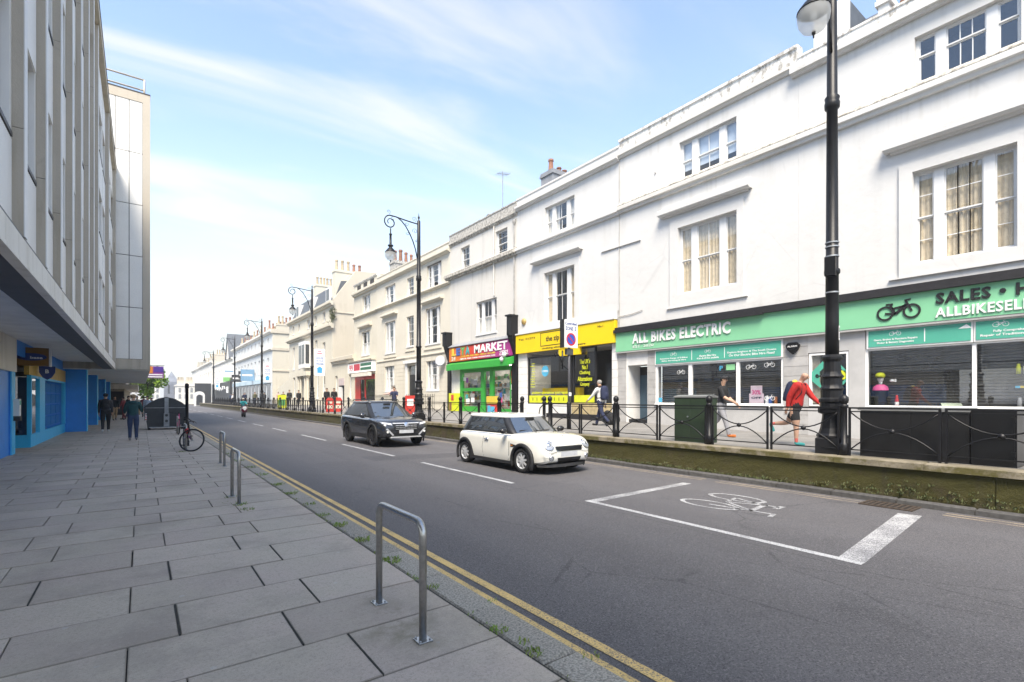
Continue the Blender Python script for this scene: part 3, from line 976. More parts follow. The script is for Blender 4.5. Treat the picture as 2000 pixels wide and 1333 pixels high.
# estate-agent style banners on the posts
mat("banner_blue", (.05, .38, .70), .6); mat("banner_text", (.10, .20, .45), .6); mat("banner_red", (.55, .12, .20), .6)
for (y, lab) in ((39.9, "white and blue banner on the lamp post by the mansard house"), (59.7, "white and blue banner on the lamp post by the pale blue terrace"), (104.4, "small far white and blue banner on a lamp post before the pub")):
    t = thing("banner", lab, "banner", (11.05, y, 4))
    x0, x1 = 10.68, 11.48
    MB().box(x0, x1, y - .012, y + .012, 3.35, 5.45).build("cloth", "white_card", t)
    b = MB()
    b.v += [(11.08 + dx, y - .016, 3.60 + dz) for dx, dz in ((-.26, .28), (0, .50), (.26, .28), (.18, .28), (.18, -.02), (-.18, -.02), (-.18, .28))]
    b.face(range(7)); b.build("house_emblem", "banner_blue", t)
    text("HOUSE", "banner_text", t, (11.08, y - .016, 4.72), .55, .16, FACE_CAM, .002, .02)
    text("OF YOUR", "banner_text", t, (11.08, y - .016, 4.50), .55, .14, FACE_CAM, .002, .02)
    text("DREAMS", "banner_text", t, (11.08, y - .016, 4.28), .6, .14, FACE_CAM, .002, .02)
    b = MB(); b.box(10.9, 11.26, y - .018, y - .013, 5.05, 5.12); b.box(10.95, 11.2, y - .018, y - .013, 5.2, 5.26); b.build("print", "banner_red", t)
    b = MB(); b.tube([(10.55, y, 5.43), (11.48, y, 5.43)], .015, 6); b.tube([(10.55, y, 3.37), (11.48, y, 3.37)], .015, 6); b.build("bracket", "black_iron", t)
# ================================================================ right-hand terrace
X = 16.0
stucco("stucco_ivory", (.62, .58, .49), dirt_amt=.10, streak=.4)
stucco("stucco_white", (.625, .618, .60), dirt_amt=.10, streak=.30)
stucco("stucco_white_worn", (.61, .59, .55), dirt_amt=.25, streak=.7)
stucco("stucco_cream", (.60, .56, .465), dirt_amt=.10, streak=.35)
stucco("stucco_buff", (.55, .50, .41), dirt_amt=.15, streak=.4)
stucco("stucco_pale_blue", (.56, .59, .60), dirt_amt=.10, streak=.3)
stucco("stucco_far", (.69, .67, .62), dirt_amt=.1, streak=.3)
lichen("parapet_sooty", (.52, .50, .46), (.16, .15, .135), .40, .66, 11)
lichen("parapet_stained", (.76, .75, .72), (.27, .25, .22), .44, .68, 6)
lichen("ledge_lichen", (.60, .57, .51), (.17, .155, .13), .38, .64, 8)
mat("slate", (.10, .115, .135), .6, var=.35, vs=2.5, bump=.3, rand=.1)
mat("roof_grey", (.22, .22, .23), .8, var=.2)
mat("lead", (.25, .26, .28), .6, var=.2)
mat("terracotta", (.30, .14, .09), .8, var=.35, vs=6, rand=.25)
mat("pot_buff", (.45, .36, .24), .8, var=.3, vs=6, rand=.2)
mat("sash_white", (.70, .70, .69), .4, var=.05)
mat("curtain_cream", (.66, .56, .41), .9, var=.2, vs=8)
mat("curtain_white", (.60, .585, .55), .9, var=.1, vs=8)
mat("curtain_dark", (.20, .17, .14), .9, var=.2, vs=8)
mat("blind_blue", (.55, .63, .72), .8, var=.05)
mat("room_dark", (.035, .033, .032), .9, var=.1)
mat("stone_grey", (.42, .41, .40), .8, var=.15, vs=3, bump=.2, rand=.05)
mat("stone_white", (.74, .73, .71), .7, var=.1, vs=3, bump=.15, rand=.03)
mat("pipe_grey", (.40, .39, .37), .6, var=.3)
mat("door_blue", (.055, .105, .15), .45, var=.12, bump=.05)
glass("pane", (.97, .98, .98), .07)
glass("shop_glass", (.86, .88, .89), .09)

def grid_wall(b, y0, y1, z0, z1, ops, x=X, rev=.16, flip=1):
    """wall face at x with real openings (y0,y1,z0,z1) and reveals going back"""
    ys = sorted({y0, y1} | {v for o in ops for v in o[:2] if y0 < v < y1})
    zs = sorted({z0, z1} | {v for o in ops for v in o[2:] if z0 < v < z1})
    for i in range(len(ys) - 1):
        for j in range(len(zs) - 1):
            cy, cz = (ys[i] + ys[i + 1]) / 2, (zs[j] + zs[j + 1]) / 2
            if any(o[0] < cy < o[1] and o[2] < cz < o[3] for o in ops): continue
            b.quad((x, ys[i + 1], zs[j]), (x, ys[i], zs[j]), (x, ys[i], zs[j + 1]), (x, ys[i + 1], zs[j + 1]))
    for a, c, d, e in ops:
        r = x + rev
        b.quad((x, a, d), (x, c, d), (r, c, d), (r, a, d)); b.quad((x, a, e), (r, a, e), (r, c, e), (x, c, e))
        b.quad((x, a, d), (r, a, d), (r, a, e), (x, a, e)); b.quad((x, c, d), (x, c, e), (r, c, e), (r, c, d))
def house(name, label, cat, y0, y1, zb, zt, ops, m, x=X, back=27.0, group=None):
    t = thing(name, label, cat, (x, (y0 + y1) / 2, zb), group)
    b = MB()
    grid_wall(b, y0, y1, zb, zt, ops, x)
    b.quad((x, y0, zb), (back, y0, zb), (back, y0, zt), (x, y0, zt))
    b.quad((x, y1, zb), (x, y1, zt), (back, y1, zt), (back, y1, zb))
    b.quad((back, y0, zb), (back, y1, zb), (back, y1, zt), (back, y0, zt))
    b.build("wall", m, t)
    b = MB(); b.quad((x, y0, zt - .45), (back, y0, zt - .3), (back, y1, zt - .3), (x, y1, zt - .45)); b.build("roof", "roof_grey", t)
    return t
def mould(parent, y0, y1, prof, m, name, x=X):
    """horizontal moulding: prof = polygon of (projection, z)"""
    b = MB(); b.prism([(x - d, y0, z) for d, z in prof], (0, y1 - y0, 0))
    return b.build(name, m, parent)
def string_course(parent, y0, y1, z0, z1, out, m, name="string_course", top=None):
    mould(parent, y0, y1, [(-.02, z0), (out * .5, z0), (out * .62, z0 + (z1 - z0) * .35), (out, z0 + (z1 - z0) * .42), (out, z1 - .03), (out * .9, z1), (-.02, z1 + .01)], m, name)
    if top: mould(parent, y0 + .01, y1 - .01, [(-.02, z1 + .012), (out * .98, z1 + .002), (out * .94, z1 + .04), (-.02, z1 + .20)], top, "ledge")
def hood(parent, y0, y1, z0, z1, m="stucco_white"):
    mould(parent, y0 + .12, y1 - .12, [(-.01, z0 - .05), (.09, z0 - .05), (.12, z0), (-.01, z0)], m, "hood_bed")
    mould(parent, y0, y1, [(-.01, z0 + .001), (.2, z0 + .001), (.27, z0 + .05), (.27, z1 - .05), (.25, z1 - .03), (-.01, z1)], m, "hood")
def architrave(parent, y0, y1, z0, z1, op, m="stucco_white"):
    """flat raised surround round an opening"""
    a, c, d, e = op
    b = MB(); q = .05
    b.box(X - q, X + .01, y0, a - .002, z0, z1); b.box(X - q, X + .01, c + .002, y1, z0, z1)
    b.box(X - q, X + .01, a - .002, c + .002, e + .002, z1); b.box(X - q, X + .01, a - .002, c + .002, z0, d - .002)
    b.build("architrave", m, parent)
def pleats(b, x, y0, y1, z0, z1, amp=.025, per=.11):
    n = max(4, int((y1 - y0) / per * 4))
    k = len(b.v)
    ph = R.uniform(0, 6)
    for i in range(n + 1):
        y = y0 + (y1 - y0) * i / n
        dx = amp * sin(2 * pi * (y - y0) / per + ph) + R.uniform(-.006, .006)
        b.v += [(x + dx, y, z0), (x + dx * .6, y, z1)]
    for i in range(n): b.face((k + 2 * i + 2, k + 2 * i, k + 2 * i + 1, k + 2 * i + 3))
def window(parent, op, split="tri", cols=2, rows=2, scols=1, srows=1, fill=None, rev=.13, m="sash_white", fine=True, x=X, lower=.5, gl="pane", room=True, sill=True):
    y0, y1, z0, z1 = op
    x0 = x + rev
    W_, H_ = y1 - y0, z1 - z0
    fr = MB()
    s = .055
    fr.box(x0, x0 + .10, y0, y0 + s, z0, z1); fr.box(x0, x0 + .10, y1 - s, y1, z0, z1)
    fr.box(x0, x0 + .10, y0 + s, y1 - s, z1 - s, z1); fr.box(x0, x0 + .10, y0 + s, y1 - s, z0, z0 + s * 1.3)
    if sill: fr.box(x - .045, x0 + .02, y0 - .03, y1 + .03, z0 - .055, z0 + .012)
    if split == "tri":
        f = [0, .205, .31, .69, .795, 1]
        cells = [(f[0], f[1], scols, srows), (f[2], f[3], cols, rows), (f[4], f[5], scols, srows)]
        for a, c in ((f[1], f[2]), (f[3], f[4])):
            fr.box(x0 - .015, x0 + .10, y0 + W_ * a, y0 + W_ * c, z0 + s * 1.3, z1 - s)
    elif split == "two":
        cells = [(0, .48, cols, rows), (.52, 1, cols, rows)]
        fr.box(x0 - .005, x0 + .10, y0 + W_ * .48, y0 + W_ * .52, z0 + s * 1.3, z1 - s)
    else:
        cells = [(0, 1, cols, rows)]
    panes = []
    for a, c, nc, nr in cells:
        ya = y0 + W_ * a + (s if a == 0 else 0); yc = y0 + W_ * c - (s if c == 1 else 0)
        za, zc_ = z0 + s * 1.3, z1 - s
        zm = za + (zc_ - za) * lower
        for (zl, zh, xx) in ((za, zm, x0 + .055), (zm, zc_, x0 + .02)):
            t = .032
            fr.box(xx, xx + .032, ya, ya + t, zl, zh); fr.box(xx, xx + .032, yc - t, yc, zl, zh)
            fr.box(xx, xx + .032, ya + t, yc - t, zl, zl + t * 1.1); fr.box(xx, xx + .032, ya + t, yc - t, zh - t, zh)
            w_, h_ = yc - ya - 2 * t, zh - zl - 2.1 * t
            for i in range(nc):
                for j in range(nr):
                    pa, pc = ya + t + w_ * i / nc, ya + t + w_ * (i + 1) / nc
                    pl_, ph_ = zl + 1.1 * t + h_ * j / nr, zl + 1.1 * t + h_ * (j + 1) / nr
                    if i: fr.box(xx + .004, xx + .028, pa - .010, pa + .010, zl + t, zh - t)
                    if j: fr.box(xx + .005, xx + .027, pa + .0105, pc - .0105, pl_ - .010, pl_ + .010)
                    panes.append((pa, pc, pl_, ph_, xx + .016))
    wo_ = fr.build("window", m, parent)
    if True:
        for pa, pc, a, c, xx in panes:
            b = MB(); e, g = R.uniform(-.0022, .0022), R.uniform(-.0022, .0022)
            b.quad((xx + e, pc, a), (xx - e, pa, a), (xx - e + g, pa, c), (xx + e + g, pc, c)); b.build("pane", gl, wo_)
    else:
        b = MB()
        for pa, pc, a, c, xx in panes:
            e, g = R.uniform(-.003, .003), R.uniform(-.003, .003)
            b.quad((xx + e, pc, a), (xx - e, pa, a), (xx - e + g, pa, c), (xx + e + g, pc, c))
        b.build("panes", gl, wo_)
    xb = x0 + .12
    if fill in ("cream", "white", "dark"):
        b = MB(); mm = {"cream": "curtain_cream", "white": "curtain_white", "dark": "curtain_dark"}[fill]
        k = R.uniform(.30, .44)
        pleats(b, xb, y0 + .03, y0 + W_ * k, z0, z1); pleats(b, xb, y1 - W_ * R.uniform(.30, .42), y1 - .03, z0, z1)
        b.build("curtain", mm, wo_)
    elif fill == "nets":
        b = MB(); pleats(b, xb, y0 + .02, y1 - .02, z0, z0 + H_ * R.uniform(.5, .55), .012, .07); b.build("net_curtain", "curtain_white", wo_)
    elif fill == "full":
        b = MB(); pleats(b, xb, y0 + .02, y1 - .02, z0, z1, .03, .13); b.build("curtain", "curtain_cream", wo_)
    elif fill == "blind":
        b = MB(); b.box(xb, xb + .01, y0 + .03, y1 - .03, z0 + H_ * .30, z1); b.build("roller_blind", "blind_blue", wo_)
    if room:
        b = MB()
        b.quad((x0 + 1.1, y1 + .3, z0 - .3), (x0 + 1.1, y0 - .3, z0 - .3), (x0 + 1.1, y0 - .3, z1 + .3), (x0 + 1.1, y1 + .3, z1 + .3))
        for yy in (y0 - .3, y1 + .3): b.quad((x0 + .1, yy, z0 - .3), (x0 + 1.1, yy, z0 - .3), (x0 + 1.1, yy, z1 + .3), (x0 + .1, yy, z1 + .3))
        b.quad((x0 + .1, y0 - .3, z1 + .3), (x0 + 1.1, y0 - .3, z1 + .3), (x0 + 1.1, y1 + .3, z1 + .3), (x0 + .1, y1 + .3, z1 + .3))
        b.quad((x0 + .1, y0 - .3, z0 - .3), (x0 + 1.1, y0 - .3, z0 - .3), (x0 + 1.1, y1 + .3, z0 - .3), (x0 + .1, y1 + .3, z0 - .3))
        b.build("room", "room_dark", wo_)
    return wo_
def stone_blocks(parent, x0, x1, y0, y1, z0, z1, h, m="stone_grey"):
    n = max(1, round((z1 - z0) / h)); h = (z1 - z0) / n
    for i in range(n):
        b = MB(); g = .006
        b.box(x0, x1, y0, y1, z0 + i * h + g, z0 + (i + 1) * h - g)
        b.build("stone_block", m, parent)
    b = MB(); b.box(x0 + .012, x1 - .005, y0 + .006, y1 - .006, z0, z1); b.build("block_joint", "pipe_grey", parent)
def pots(parent, lst, prof="tall"):
    for (x, y, z, h, r, m) in lst:
        b = MB()
        b.lathe([(r * 1.1, 0), (r, h * .1), (r * .8, h * .75), (r * .82, h * .8), (r * 1.05, h * .84), (r * 1.0, h * .97), (r * .75, h), (r * .6, h * .8)], 12, (x, y, z), cap=False)
        b.build("pot", m, parent, smooth=False)
def stack(parent, x0, x1, y0, y1, z0, z1, m):
    b = MB(); b.box(x0, x1, y0, y1, z0, z1 - .25); b.box(x0 - .06, x1 + .06, y0 - .06, y1 + .06, z1 - .25, z1 - .12); b.box(x0 - .03, x1 + .03, y0 - .03, y1 + .03, z1 - .119, z1)
    return b.build("chimney", m, parent)
def pipe(parent, y, z0, z1, m="pipe_grey", x=X - .07, hopper=True):
    b = MB(); b.tube([(x, y, z0), (x, y, z1)], .04, 8)
    z = z0 + .8
    while z < z1: b.lathe([(.055, 0), (.055, .05)], 8, (x, y, z)); z += 1.8
    if hopper: b.lathe([(.05, -.15), (.10, 0), (.11, .12), (.12, .13)], 8, (x, y, z1))
    b.build("downpipe", m, parent)

# ---- nearest house (above the bike shop, right half)
w1u, w1l = (2.27, 4.22, 9.62, 10.92), (2.33, 4.25, 5.08, 7.46)
h1 = house("terraced_house", "white stucco house nearest the camera, above the bicycle logo on the green sign", "house", -.6, 7.046, 4.40, 11.72, [w1u, w1l], "stucco_white", group="stucco terrace on the right")
window(h1, w1u, "tri", 3, 1, 1, 1, None, m="sash_white", lower=.62)
window(h1, w1l, "tri", 3, 2, 1, 2, "full")
string_course(h1, -.6, 7.045, 9.28, 9.55, .20, "stucco_white", top="ledge_lichen")
mould(h1, -.6, 7.22, [(-.02, 11.38), (.10, 11.38), (.14, 11.43), (.22, 11.45), (.22, 11.60), (.20, 11.63), (-.02, 11.65)], "stucco_white", "cornice")
mould(h1, -.6, 7.046, [(-.25, 11.66), (.10, 11.66), (.10, 11.86), (.13, 11.87), (.13, 11.93), (-.25, 11.97)], "parapet_stained", "coping")
hood(h1, 1.70, 4.84, 8.12, 8.40)
architrave(h1, 1.95, 4.54, 4.80, 7.70, w1l)
mould(h1, 1.9, 4.75, [(-.01, 4.76), (.07, 4.76), (.07, 4.80), (-.01, 4.80)], "stucco_white", "sill_ledge")
MB().box(16.5, 17.9, 5.9, 6.75, 11.8, 13.25).build("slate_cheek", "slate", h1)
MB().box(16.42, 16.5, 5.85, 6.8, 11.8, 13.3).build("dormer_front", "stucco_white", h1)
b = MB()
for i in range(8):
    z0 = 12.0 + i * .15; x0 = 16.5 + i * .16
    b.prism([(x0, 5.2, z0), (x0 + .19, 5.2, z0 + .18), (x0 + .21, 5.2, z0 + .15), (x0 + .02, 5.2, z0 - .03)], (0, 1.5, 0))
b.build("slate_roof", "slate", h1)
c = stack(h1, 16.6, 17.2, 4.95, 5.2, 11.8, 12.85, "stucco_white"); pots(c, [(17.0, 4.7, 11.95, .75, .11, "terracotta"), (16.9, 5.05, 12.85, .55, .10, "terracotta")])
# ---- second house
w2u, w2l = (9.02, 11.23, 9.60, 11.08), (8.99, 11.27, 5.46, 7.93)
h2 = house("terraced_house", "white stucco house with blue blinds above the ALL BIKES ELECTRIC lettering", "house", 7.05, 14.096, 4.40, 11.75, [w2u, w2l], "stucco_white", group="stucco terrace on the right")
window(h2, w2u, "tri", 2, 1, 1, 1, "blind")
window(h2, w2l, "tri", 2, 1, 1, 1, "full"); MB().box(X + .30, X + .31, 9.0, 11.26, 7.2, 7.9).build("pelmet", "p_brown" if "p_brown" in MATS else mat("pelmet", (.30, .18, .08), .8), h2)
string_course(h2, 7.05, 14.09, 9.28, 9.55, .20, "stucco_white_worn", top="ledge_lichen")
mould(h2, 7.05, 14.09, [(-.02, 11.56), (.06, 11.56), (.10, 11.62), (.16, 11.66), (.16, 11.74), (.06, 11.78), (-.02, 11.78)], "stucco_white_worn", "cornice")
mould(h2, 7.05, 14.09, [(-.25, 11.79), (.05, 11.79), (.05, 12.22), (.10, 12.24), (.10, 12.33), (-.25, 12.36)], "parapet_stained", "parapet")
hood(h2, 8.48, 12.02, 8.49, 8.74)
architrave(h2, 8.76, 11.62, 5.03, 8.28, w2l)
mould(h2, 8.62, 11.75, [(-.01, 4.99), (.07, 4.99), (.07, 5.03), (-.01, 5.03)], "stucco_white", "sill_ledge")
mould(h2, 13.0, 14.08, [(-.01, 7.93), (.06, 7.93), (.06, 7.99), (-.01, 8.0)], "stucco_white", "panel_ledge")
b = MB(); b.lathe([(.03, 0), (.03, .04)], 8, (X, 12.3, 10.35), (-1, 0, 0)); b.build("vent", "pipe_grey", h2)
# ---- third house (yellow shop below)
w3u, w3l = (16.81, 18.91, 9.60, 11.0), (16.77, 18.91, 5.28, 7.78)
h3 = house("terraced_house", "bright white stucco house above the yellow alterations shop", "house", 14.10, 21.146, 4.40, 11.66, [w3u, w3l], "stucco_white", group="stucco terrace on the right")
window(h3, w3u, "tri", 2, 1, 1, 1, "white", lower=.45)
window(h3, w3l, "tri", 2, 1, 1, 1, "cream", lower=.52)
string_course(h3, 14.10, 21.14, 9.26, 9.50, .20, "stucco_white")
mould(h3, 14.10, 21.14, [(-.02, 11.48), (.08, 11.48), (.12, 11.54), (.22, 11.58), (.22, 11.68), (.08, 11.72), (-.02, 11.72)], "stucco_white", "cornice")
mould(h3, 14.10, 21.14, [(-.25, 11.73), (.04, 11.73), (.04, 12.04), (.08, 12.05), (.08, 12.13), (-.25, 12.16)], "stucco_white", "parapet")
hood(h3, 16.26, 19.78, 8.36, 8.54)
architrave(h3, 16.45, 19.25, 4.95, 8.1, w3l)
mould(h3, 14.12, 15.1, [(-.01, 7.93), (.06, 7.93), (.06, 7.99), (-.01, 8.0)], "stucco_white", "panel_ledge")
b = MB(); b.tube([(15.975, 14.10, 4.6), (15.975, 14.10, 11.5)], .018, 5); b.build("cable", "pipe_grey", h3)
b = MB(); b.tube([(15.97, 14.2, 5.02), (15.97, 13.4, 5.05), (15.97, 12.9, 5.14)], .014, 4); b.tube([(15.97, 14.14, 4.5), (15.97, 14.16, 5.3)], .03, 6); b.build("cable", "pipe_grey", h3)
b = MB(); b.lathe([(.001, 0), (.16, .0), (.17, .05), (.13, .09), (.05, .11), (.001, .11)], 16, (X, 20.55, 5.62), (-1, 0, 0), cap=False); b.build("alarm_bell", mat("brass_old", (.55, .38, .14), .45, .3, var=.3), h3, smooth=True)
c = stack(h3, 18.0, 19.6, 20.6, 21.6, 11.6, 14.15, "lead"); pots(c, [(18.3, 21.1, 14.15, .75, .15, "terracotta"), (18.9, 21.1, 14.15, .45, .14, "terracotta"), (19.3, 21.1, 14.15, .4, .15, "terracotta")])
# ---- fourth house (market below)
w4 = [(25.95, 26.98, 9.40, 10.95), (22.05, 23.17, 9.44, 10.95), (23.07, 25.20, 5.36, 7.31)]
h4 = house("terraced_house", "narrow white house with sooty parapet above the market", "house", 21.15, 28.296, 4.40, 11.55, w4, "stucco_white_worn", group="stucco terrace on the right")
window(h4, w4[0], "one", 2, 2, fill="dark"); window(h4, w4[1], "one", 2, 2, fill=None); window(h4, w4[2], "tri", 2, 1, 1, 1, "nets")
string_course(h4, 21.15, 28.7, 9.22, 9.48, .26, "ledge_lichen", top="parapet_sooty")
mould(h4, 21.15, 28.29, [(-.02, 11.32), (.05, 11.32), (.14, 11.44), (.14, 11.52), (-.02, 11.54)], "ledge_lichen", "cornice")
mould(h4, 21.15, 28.29, [(-.25, 11.545), (.08, 11.545), (.08, 11.98), (.11, 11.99), (.11, 12.06), (-.25, 12.09)], "parapet_sooty", "parapet")
pipe(h4, 21.35, 5.3, 11.0, "pipe_grey"); pipe(h4, 23.25, 7.4, 11.3, "stucco_white_worn", hopper=False)
an = thing("aerial", "thin television aerial on a mast above the sooty parapet", "aerial", (18, 25.3, 12))
MB().tube([(18, 25.3, 11.4), (18, 25.3, 15.7)], .028, 6).build("mast", "galv", an)
b = MB(); b.tube([(17.6, 25.3, 15.45), (18.5, 25.3, 15.6)], .018, 5)
for i in range(6): b.tube([(17.65 + i * .15, 25.0, 15.46 + i * .025), (17.65 + i * .15, 25.6, 15.46 + i * .025)], .012, 4)
b.build("dipole", "galv", an)
fl = thing("flue", "short dark flue pipe with a cowl behind the sooty parapet", "flue", (17.2, 25.6, 11.5))
MB().lathe([(.10, 0), (.10, 1.1), (.16, 1.12), (.16, 1.2), (.11, 1.22), (.11, 1.35), (.17, 1.37), (.02, 1.5)], 10, (17.2, 25.6, 11.5)).build("pipe", "lead", fl)
# ---- fifth house, cream, double width
w5 = [(36.98, 39.03, 9.17, 10.65), (33.68, 34.85, 9.23, 10.57), (29.49, 31.57, 9.15, 10.80), (36.98, 39.03, 5.22, 7.75), (33.68, 34.91, 5.45, 7.70), (29.64, 31.80, 5.33, 7.85), (29.78, 31.64, 2.15, 4.29), (37.18, 39.03, 2.15, 4.32), (33.20, 34.66, .80, 4.05)]
h5 = house("terraced_house", "cream stucco house with a black front door and spiked area railings", "house", 28.30, 40.696, .3, 11.2, w5, "stucco_ivory", group="stucco terrace on the right")
for i, o in enumerate(w5[:8]):
    wide = o[1] - o[0] > 1.5
    window(h5, o, "tri" if wide else "one", 2, 2, 1, 2, [None, "dark", None, "nets", "dark", None, "nets", "nets"][i], fine=i in (2, 5, 6))
string_course(h5, 28.30, 40.69, 9.0, 9.16, .20, "stucco_ivory")
mould(h5, 28.30, 40.69, [(-.02, 11.05), (.06, 11.05), (.12, 11.12), (.26, 11.16), (.26, 11.26), (.08, 11.32), (-.02, 11.32)], "stucco_ivory", "cornice")
mould(h5, 28.30, 40.69, [(-.25, 11.33), (.04, 11.33), (.04, 11.66), (.08, 11.67), (.08, 11.74), (-.25, 11.76)], "stucco_ivory", "parapet")
string_course(h5, 28.30, 40.69, 4.58, 4.72, .08, "stucco_ivory")
for o in (w5[3], w5[5]): hood(h5, o[0] - .45, o[1] + .45, 8.22, 8.40, "stucco_ivory")
for o in (w5[3], w5[4], w5[5]): mould(h5, o[0] - .2, o[1] + .2, [(-.01, o[2] - .35), (.06, o[2] - .35), (.06, o[2] - .27), (-.01, o[2] - .26)], "stucco_ivory", "sill_ledge")
z = .9
while z < 4.4:
    segs = [(28.32, 29.72), (31.70, 33.0), (34.86, 37.10), (39.11, 40.66)] if 2.0 < z < 4.2 else [(28.32, 33.0), (34.86, 40.66)]
    if z > 4.1: segs = [(28.32, 40.66)]
    for a, c in segs: MB().box(X - .022, X + .005, a, c, z, z + .285).build("rustication", "stucco_ivory", h5)
    z += .30
b = MB(); b.box(X + .10, X + .16, 33.26, 34.60, .80, 3.30); dr = b.build("door", "black_gloss", h5)
b = MB()
for zz in (1.0, 2.1):
    for yy in (33.36, 33.98): b.box(X + .085, X + .10, yy, yy + .5, zz, zz + .9)
b.build("door_panel", "black_gloss", dr)
b = MB(); b.box(X + .10, X + .14, 33.26, 34.60, 3.36, 4.0); b.build("fanlight", "pane", h5)
b = MB(); b.box(X + .13, X + .16, 33.2, 34.66, .8, 4.05); b.build("door_back", "room_dark", h5)
b = MB(); b.box(X - .10, X, 32.95, 33.18, .8, 4.2); b.box(X - .10, X, 34.68, 34.92, .8, 4.2); b.box(X - .22, X, 32.8, 35.05, 4.2, 4.42); b.build("door_case", "sash_white", h5)
c = stack(h5, 17.3, 19.6, 40.2, 41.2, 11.2, 13.4, "parapet_sooty"); pots(c, [(17.6, 40.7, 13.4, .95, .15, "terracotta"), (18.1, 40.7, 13.4, 1.1, .17, "terracotta"), (18.6, 40.7, 13.4, .95, .15, "terracotta"), (19.1, 40.7, 13.4, .85, .14, "terracotta")])
dish = thing("satellite_dish", "round grey satellite dish on the cream wall beside the market", "satellite dish", (15.7, 29.1, 4.06))
b = MB(); b.lathe([(.001, -.06), (.2, -.045), (.36, 0), (.365, .004), (.2, -.03), (.001, -.045)], 18, (15.7, 29.1, 4.06), Vector((-.75, -.6, .25)), cap=False); b.build("reflector", mat("dish_grey", (.55, .57, .60), .5, var=.05), dish, smooth=True)
MB().tube([(15.72, 29.12, 4.0), (15.9, 29.2, 3.85), (16.0, 29.2, 3.85)], .02, 6).build("bracket", "galv", dish)
# spiked area railing in front of the cream house
ar = thing("railing", "low spiked black railing guarding the basement area of the cream house", "railing", (15.0, 31, .8))
b = MB()
for a, c in ((28.6, 32.9), (35.0, 40.4)):
    b.box(14.98, 15.02, a, c, 1.72, 1.75); b.box(14.98, 15.02, a, c, .95, .98)
b.build("rail", "black_iron", ar)
y = 28.6
while y < 40.4:
    if not 32.9 < y < 35.0:
        MB().tube([(15, y, .8), (15, y, 1.8), (15, y, 1.86), (15, y, 1.94)], [.013, .013, .024, .002], 5).build("spike", "black_iron", ar)
    y += .24
# ---- sixth house with the 99 shop
w6 = [(42.32, 44.19, 9.05, 10.75), (42.44, 44.45, 5.43, 7.56)]
h6 = house("terraced_house", "cream house with red shopfront and a sign starting 99", "house", 40.70, 46.396, .3, 12.0, w6 + [(41.2, 46.2, .7, 3.75)], "stucco_cream", group="stucco terrace on the right")
for o in w6: window(h6, o, "two", 1, 1, fill="nets", fine=False)
hood(h6, 41.9, 44.9, 7.95, 8.2, "stucco_cream")
string_course(h6, 40.70, 46.39, 8.95, 9.15, .2, "stucco_cream")
string_course(h6, 40.70, 46.39, 11.0, 11.35, .3, "stucco_cream", "cornice")
mould(h6, 40.70, 46.39, [(-.25, 12.0), (.06, 12.0), (.1, 12.1), (-.25, 12.14)], "parapet_stained", "parapet")
for yy in (41.4, 43.0, 44.6): MB().box(X - .02, X + .02, yy, yy + .9, 11.5, 11.9).build("attic_window", "room_dark", h6)
mat("shop_red", (.45, .022, .018), .45, var=.15); mat("sign_green", (.02, .13, .07), .5); mat("sign_red", (.50, .03, .06), .5); mat("awning_cream", (.70, .66, .58), .7)
b = MB(); b.box(X - .30, X, 41.1, 47.3, 3.95, 4.85); sg = b.build("fascia", "white_card", h6)
text("99", "sign_red", sg, (X - .305, 46.35, 4.4), 1.0, .62, bold=.02)
MB().box(X - .306, X - .30, 44.05, 45.6, 4.12, 4.72).build("print_red", "sign_red", sg)
for z in (4.10, 4.47): MB().box(X - .306, X - .30, 41.3, 43.9, z, z + .25).build("print_green", "sign_green", sg)
mould(h6, 41.0, 47.4, [(-.01, 4.9), (.38, 4.9), (.42, 5.02), (-.01, 5.12)], "stucco_buff", "shop_cornice")
MB().box(X - .55, X - .28, 41.3, 45.6, 3.55, 3.85).build("awning_box", "awning_cream", h6)
b = MB(); b.box(X + .04, X + .12, 44.9, 46.2, .7, 3.7); b.box(X + .04, X + .12, 43.6, 43.8, .7, 3.7); b.box(X + .04, X + .12, 41.2, 44.9, .7, 1.2); b.box(X + .04, X + .12, 41.2, 44.9, 3.3, 3.7); b.build("shopfront", "shop_red", h6)
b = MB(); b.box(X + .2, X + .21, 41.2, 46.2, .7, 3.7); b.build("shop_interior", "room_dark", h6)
b = MB(); b.quad((X + .08, 44.9, 1.2), (X + .08, 41.2, 1.2), (X + .08, 41.2, 3.3), (X + .08, 44.9, 3.3)); b.build("shop_window", "shop_glass", h6)
# ---- link block
h7 = house("link_building", "low single storey cream link with panelled doorway between two tall houses", "building", 46.40, 52.896, .3, 5.5, [(49.2, 50.85, .7, 3.6), (51.3, 52.1, 1.6, 3.9), (47.2, 47.9, 1.6, 3.9)], "stucco_cream", back=24)
string_course(h7, 46.0, 52.89, 5.1, 5.7, .3, "stucco_buff", "cornice")
for o in ((51.3, 52.1, 1.6, 3.9), (47.2, 47.9, 1.6, 3.9)): window(h7, o, "one", 1, 1, fine=False)
b = MB(); b.box(X + .14, X + .16, 49.2, 50.85, .7, 3.6); b.build("doorway", "room_dark", h7)
b = MB(); b.box(X - .06, X + .14, 50.1, 50.85, .7, 2.75); b.build("door", "sash_white", h7)
b = MB(); b.box(X - .05, X + .13, 49.2, 50.85, 2.9, 3.6); b.build("door_head", mat("panel_mauve", (.50, .42, .42), .6), h7)
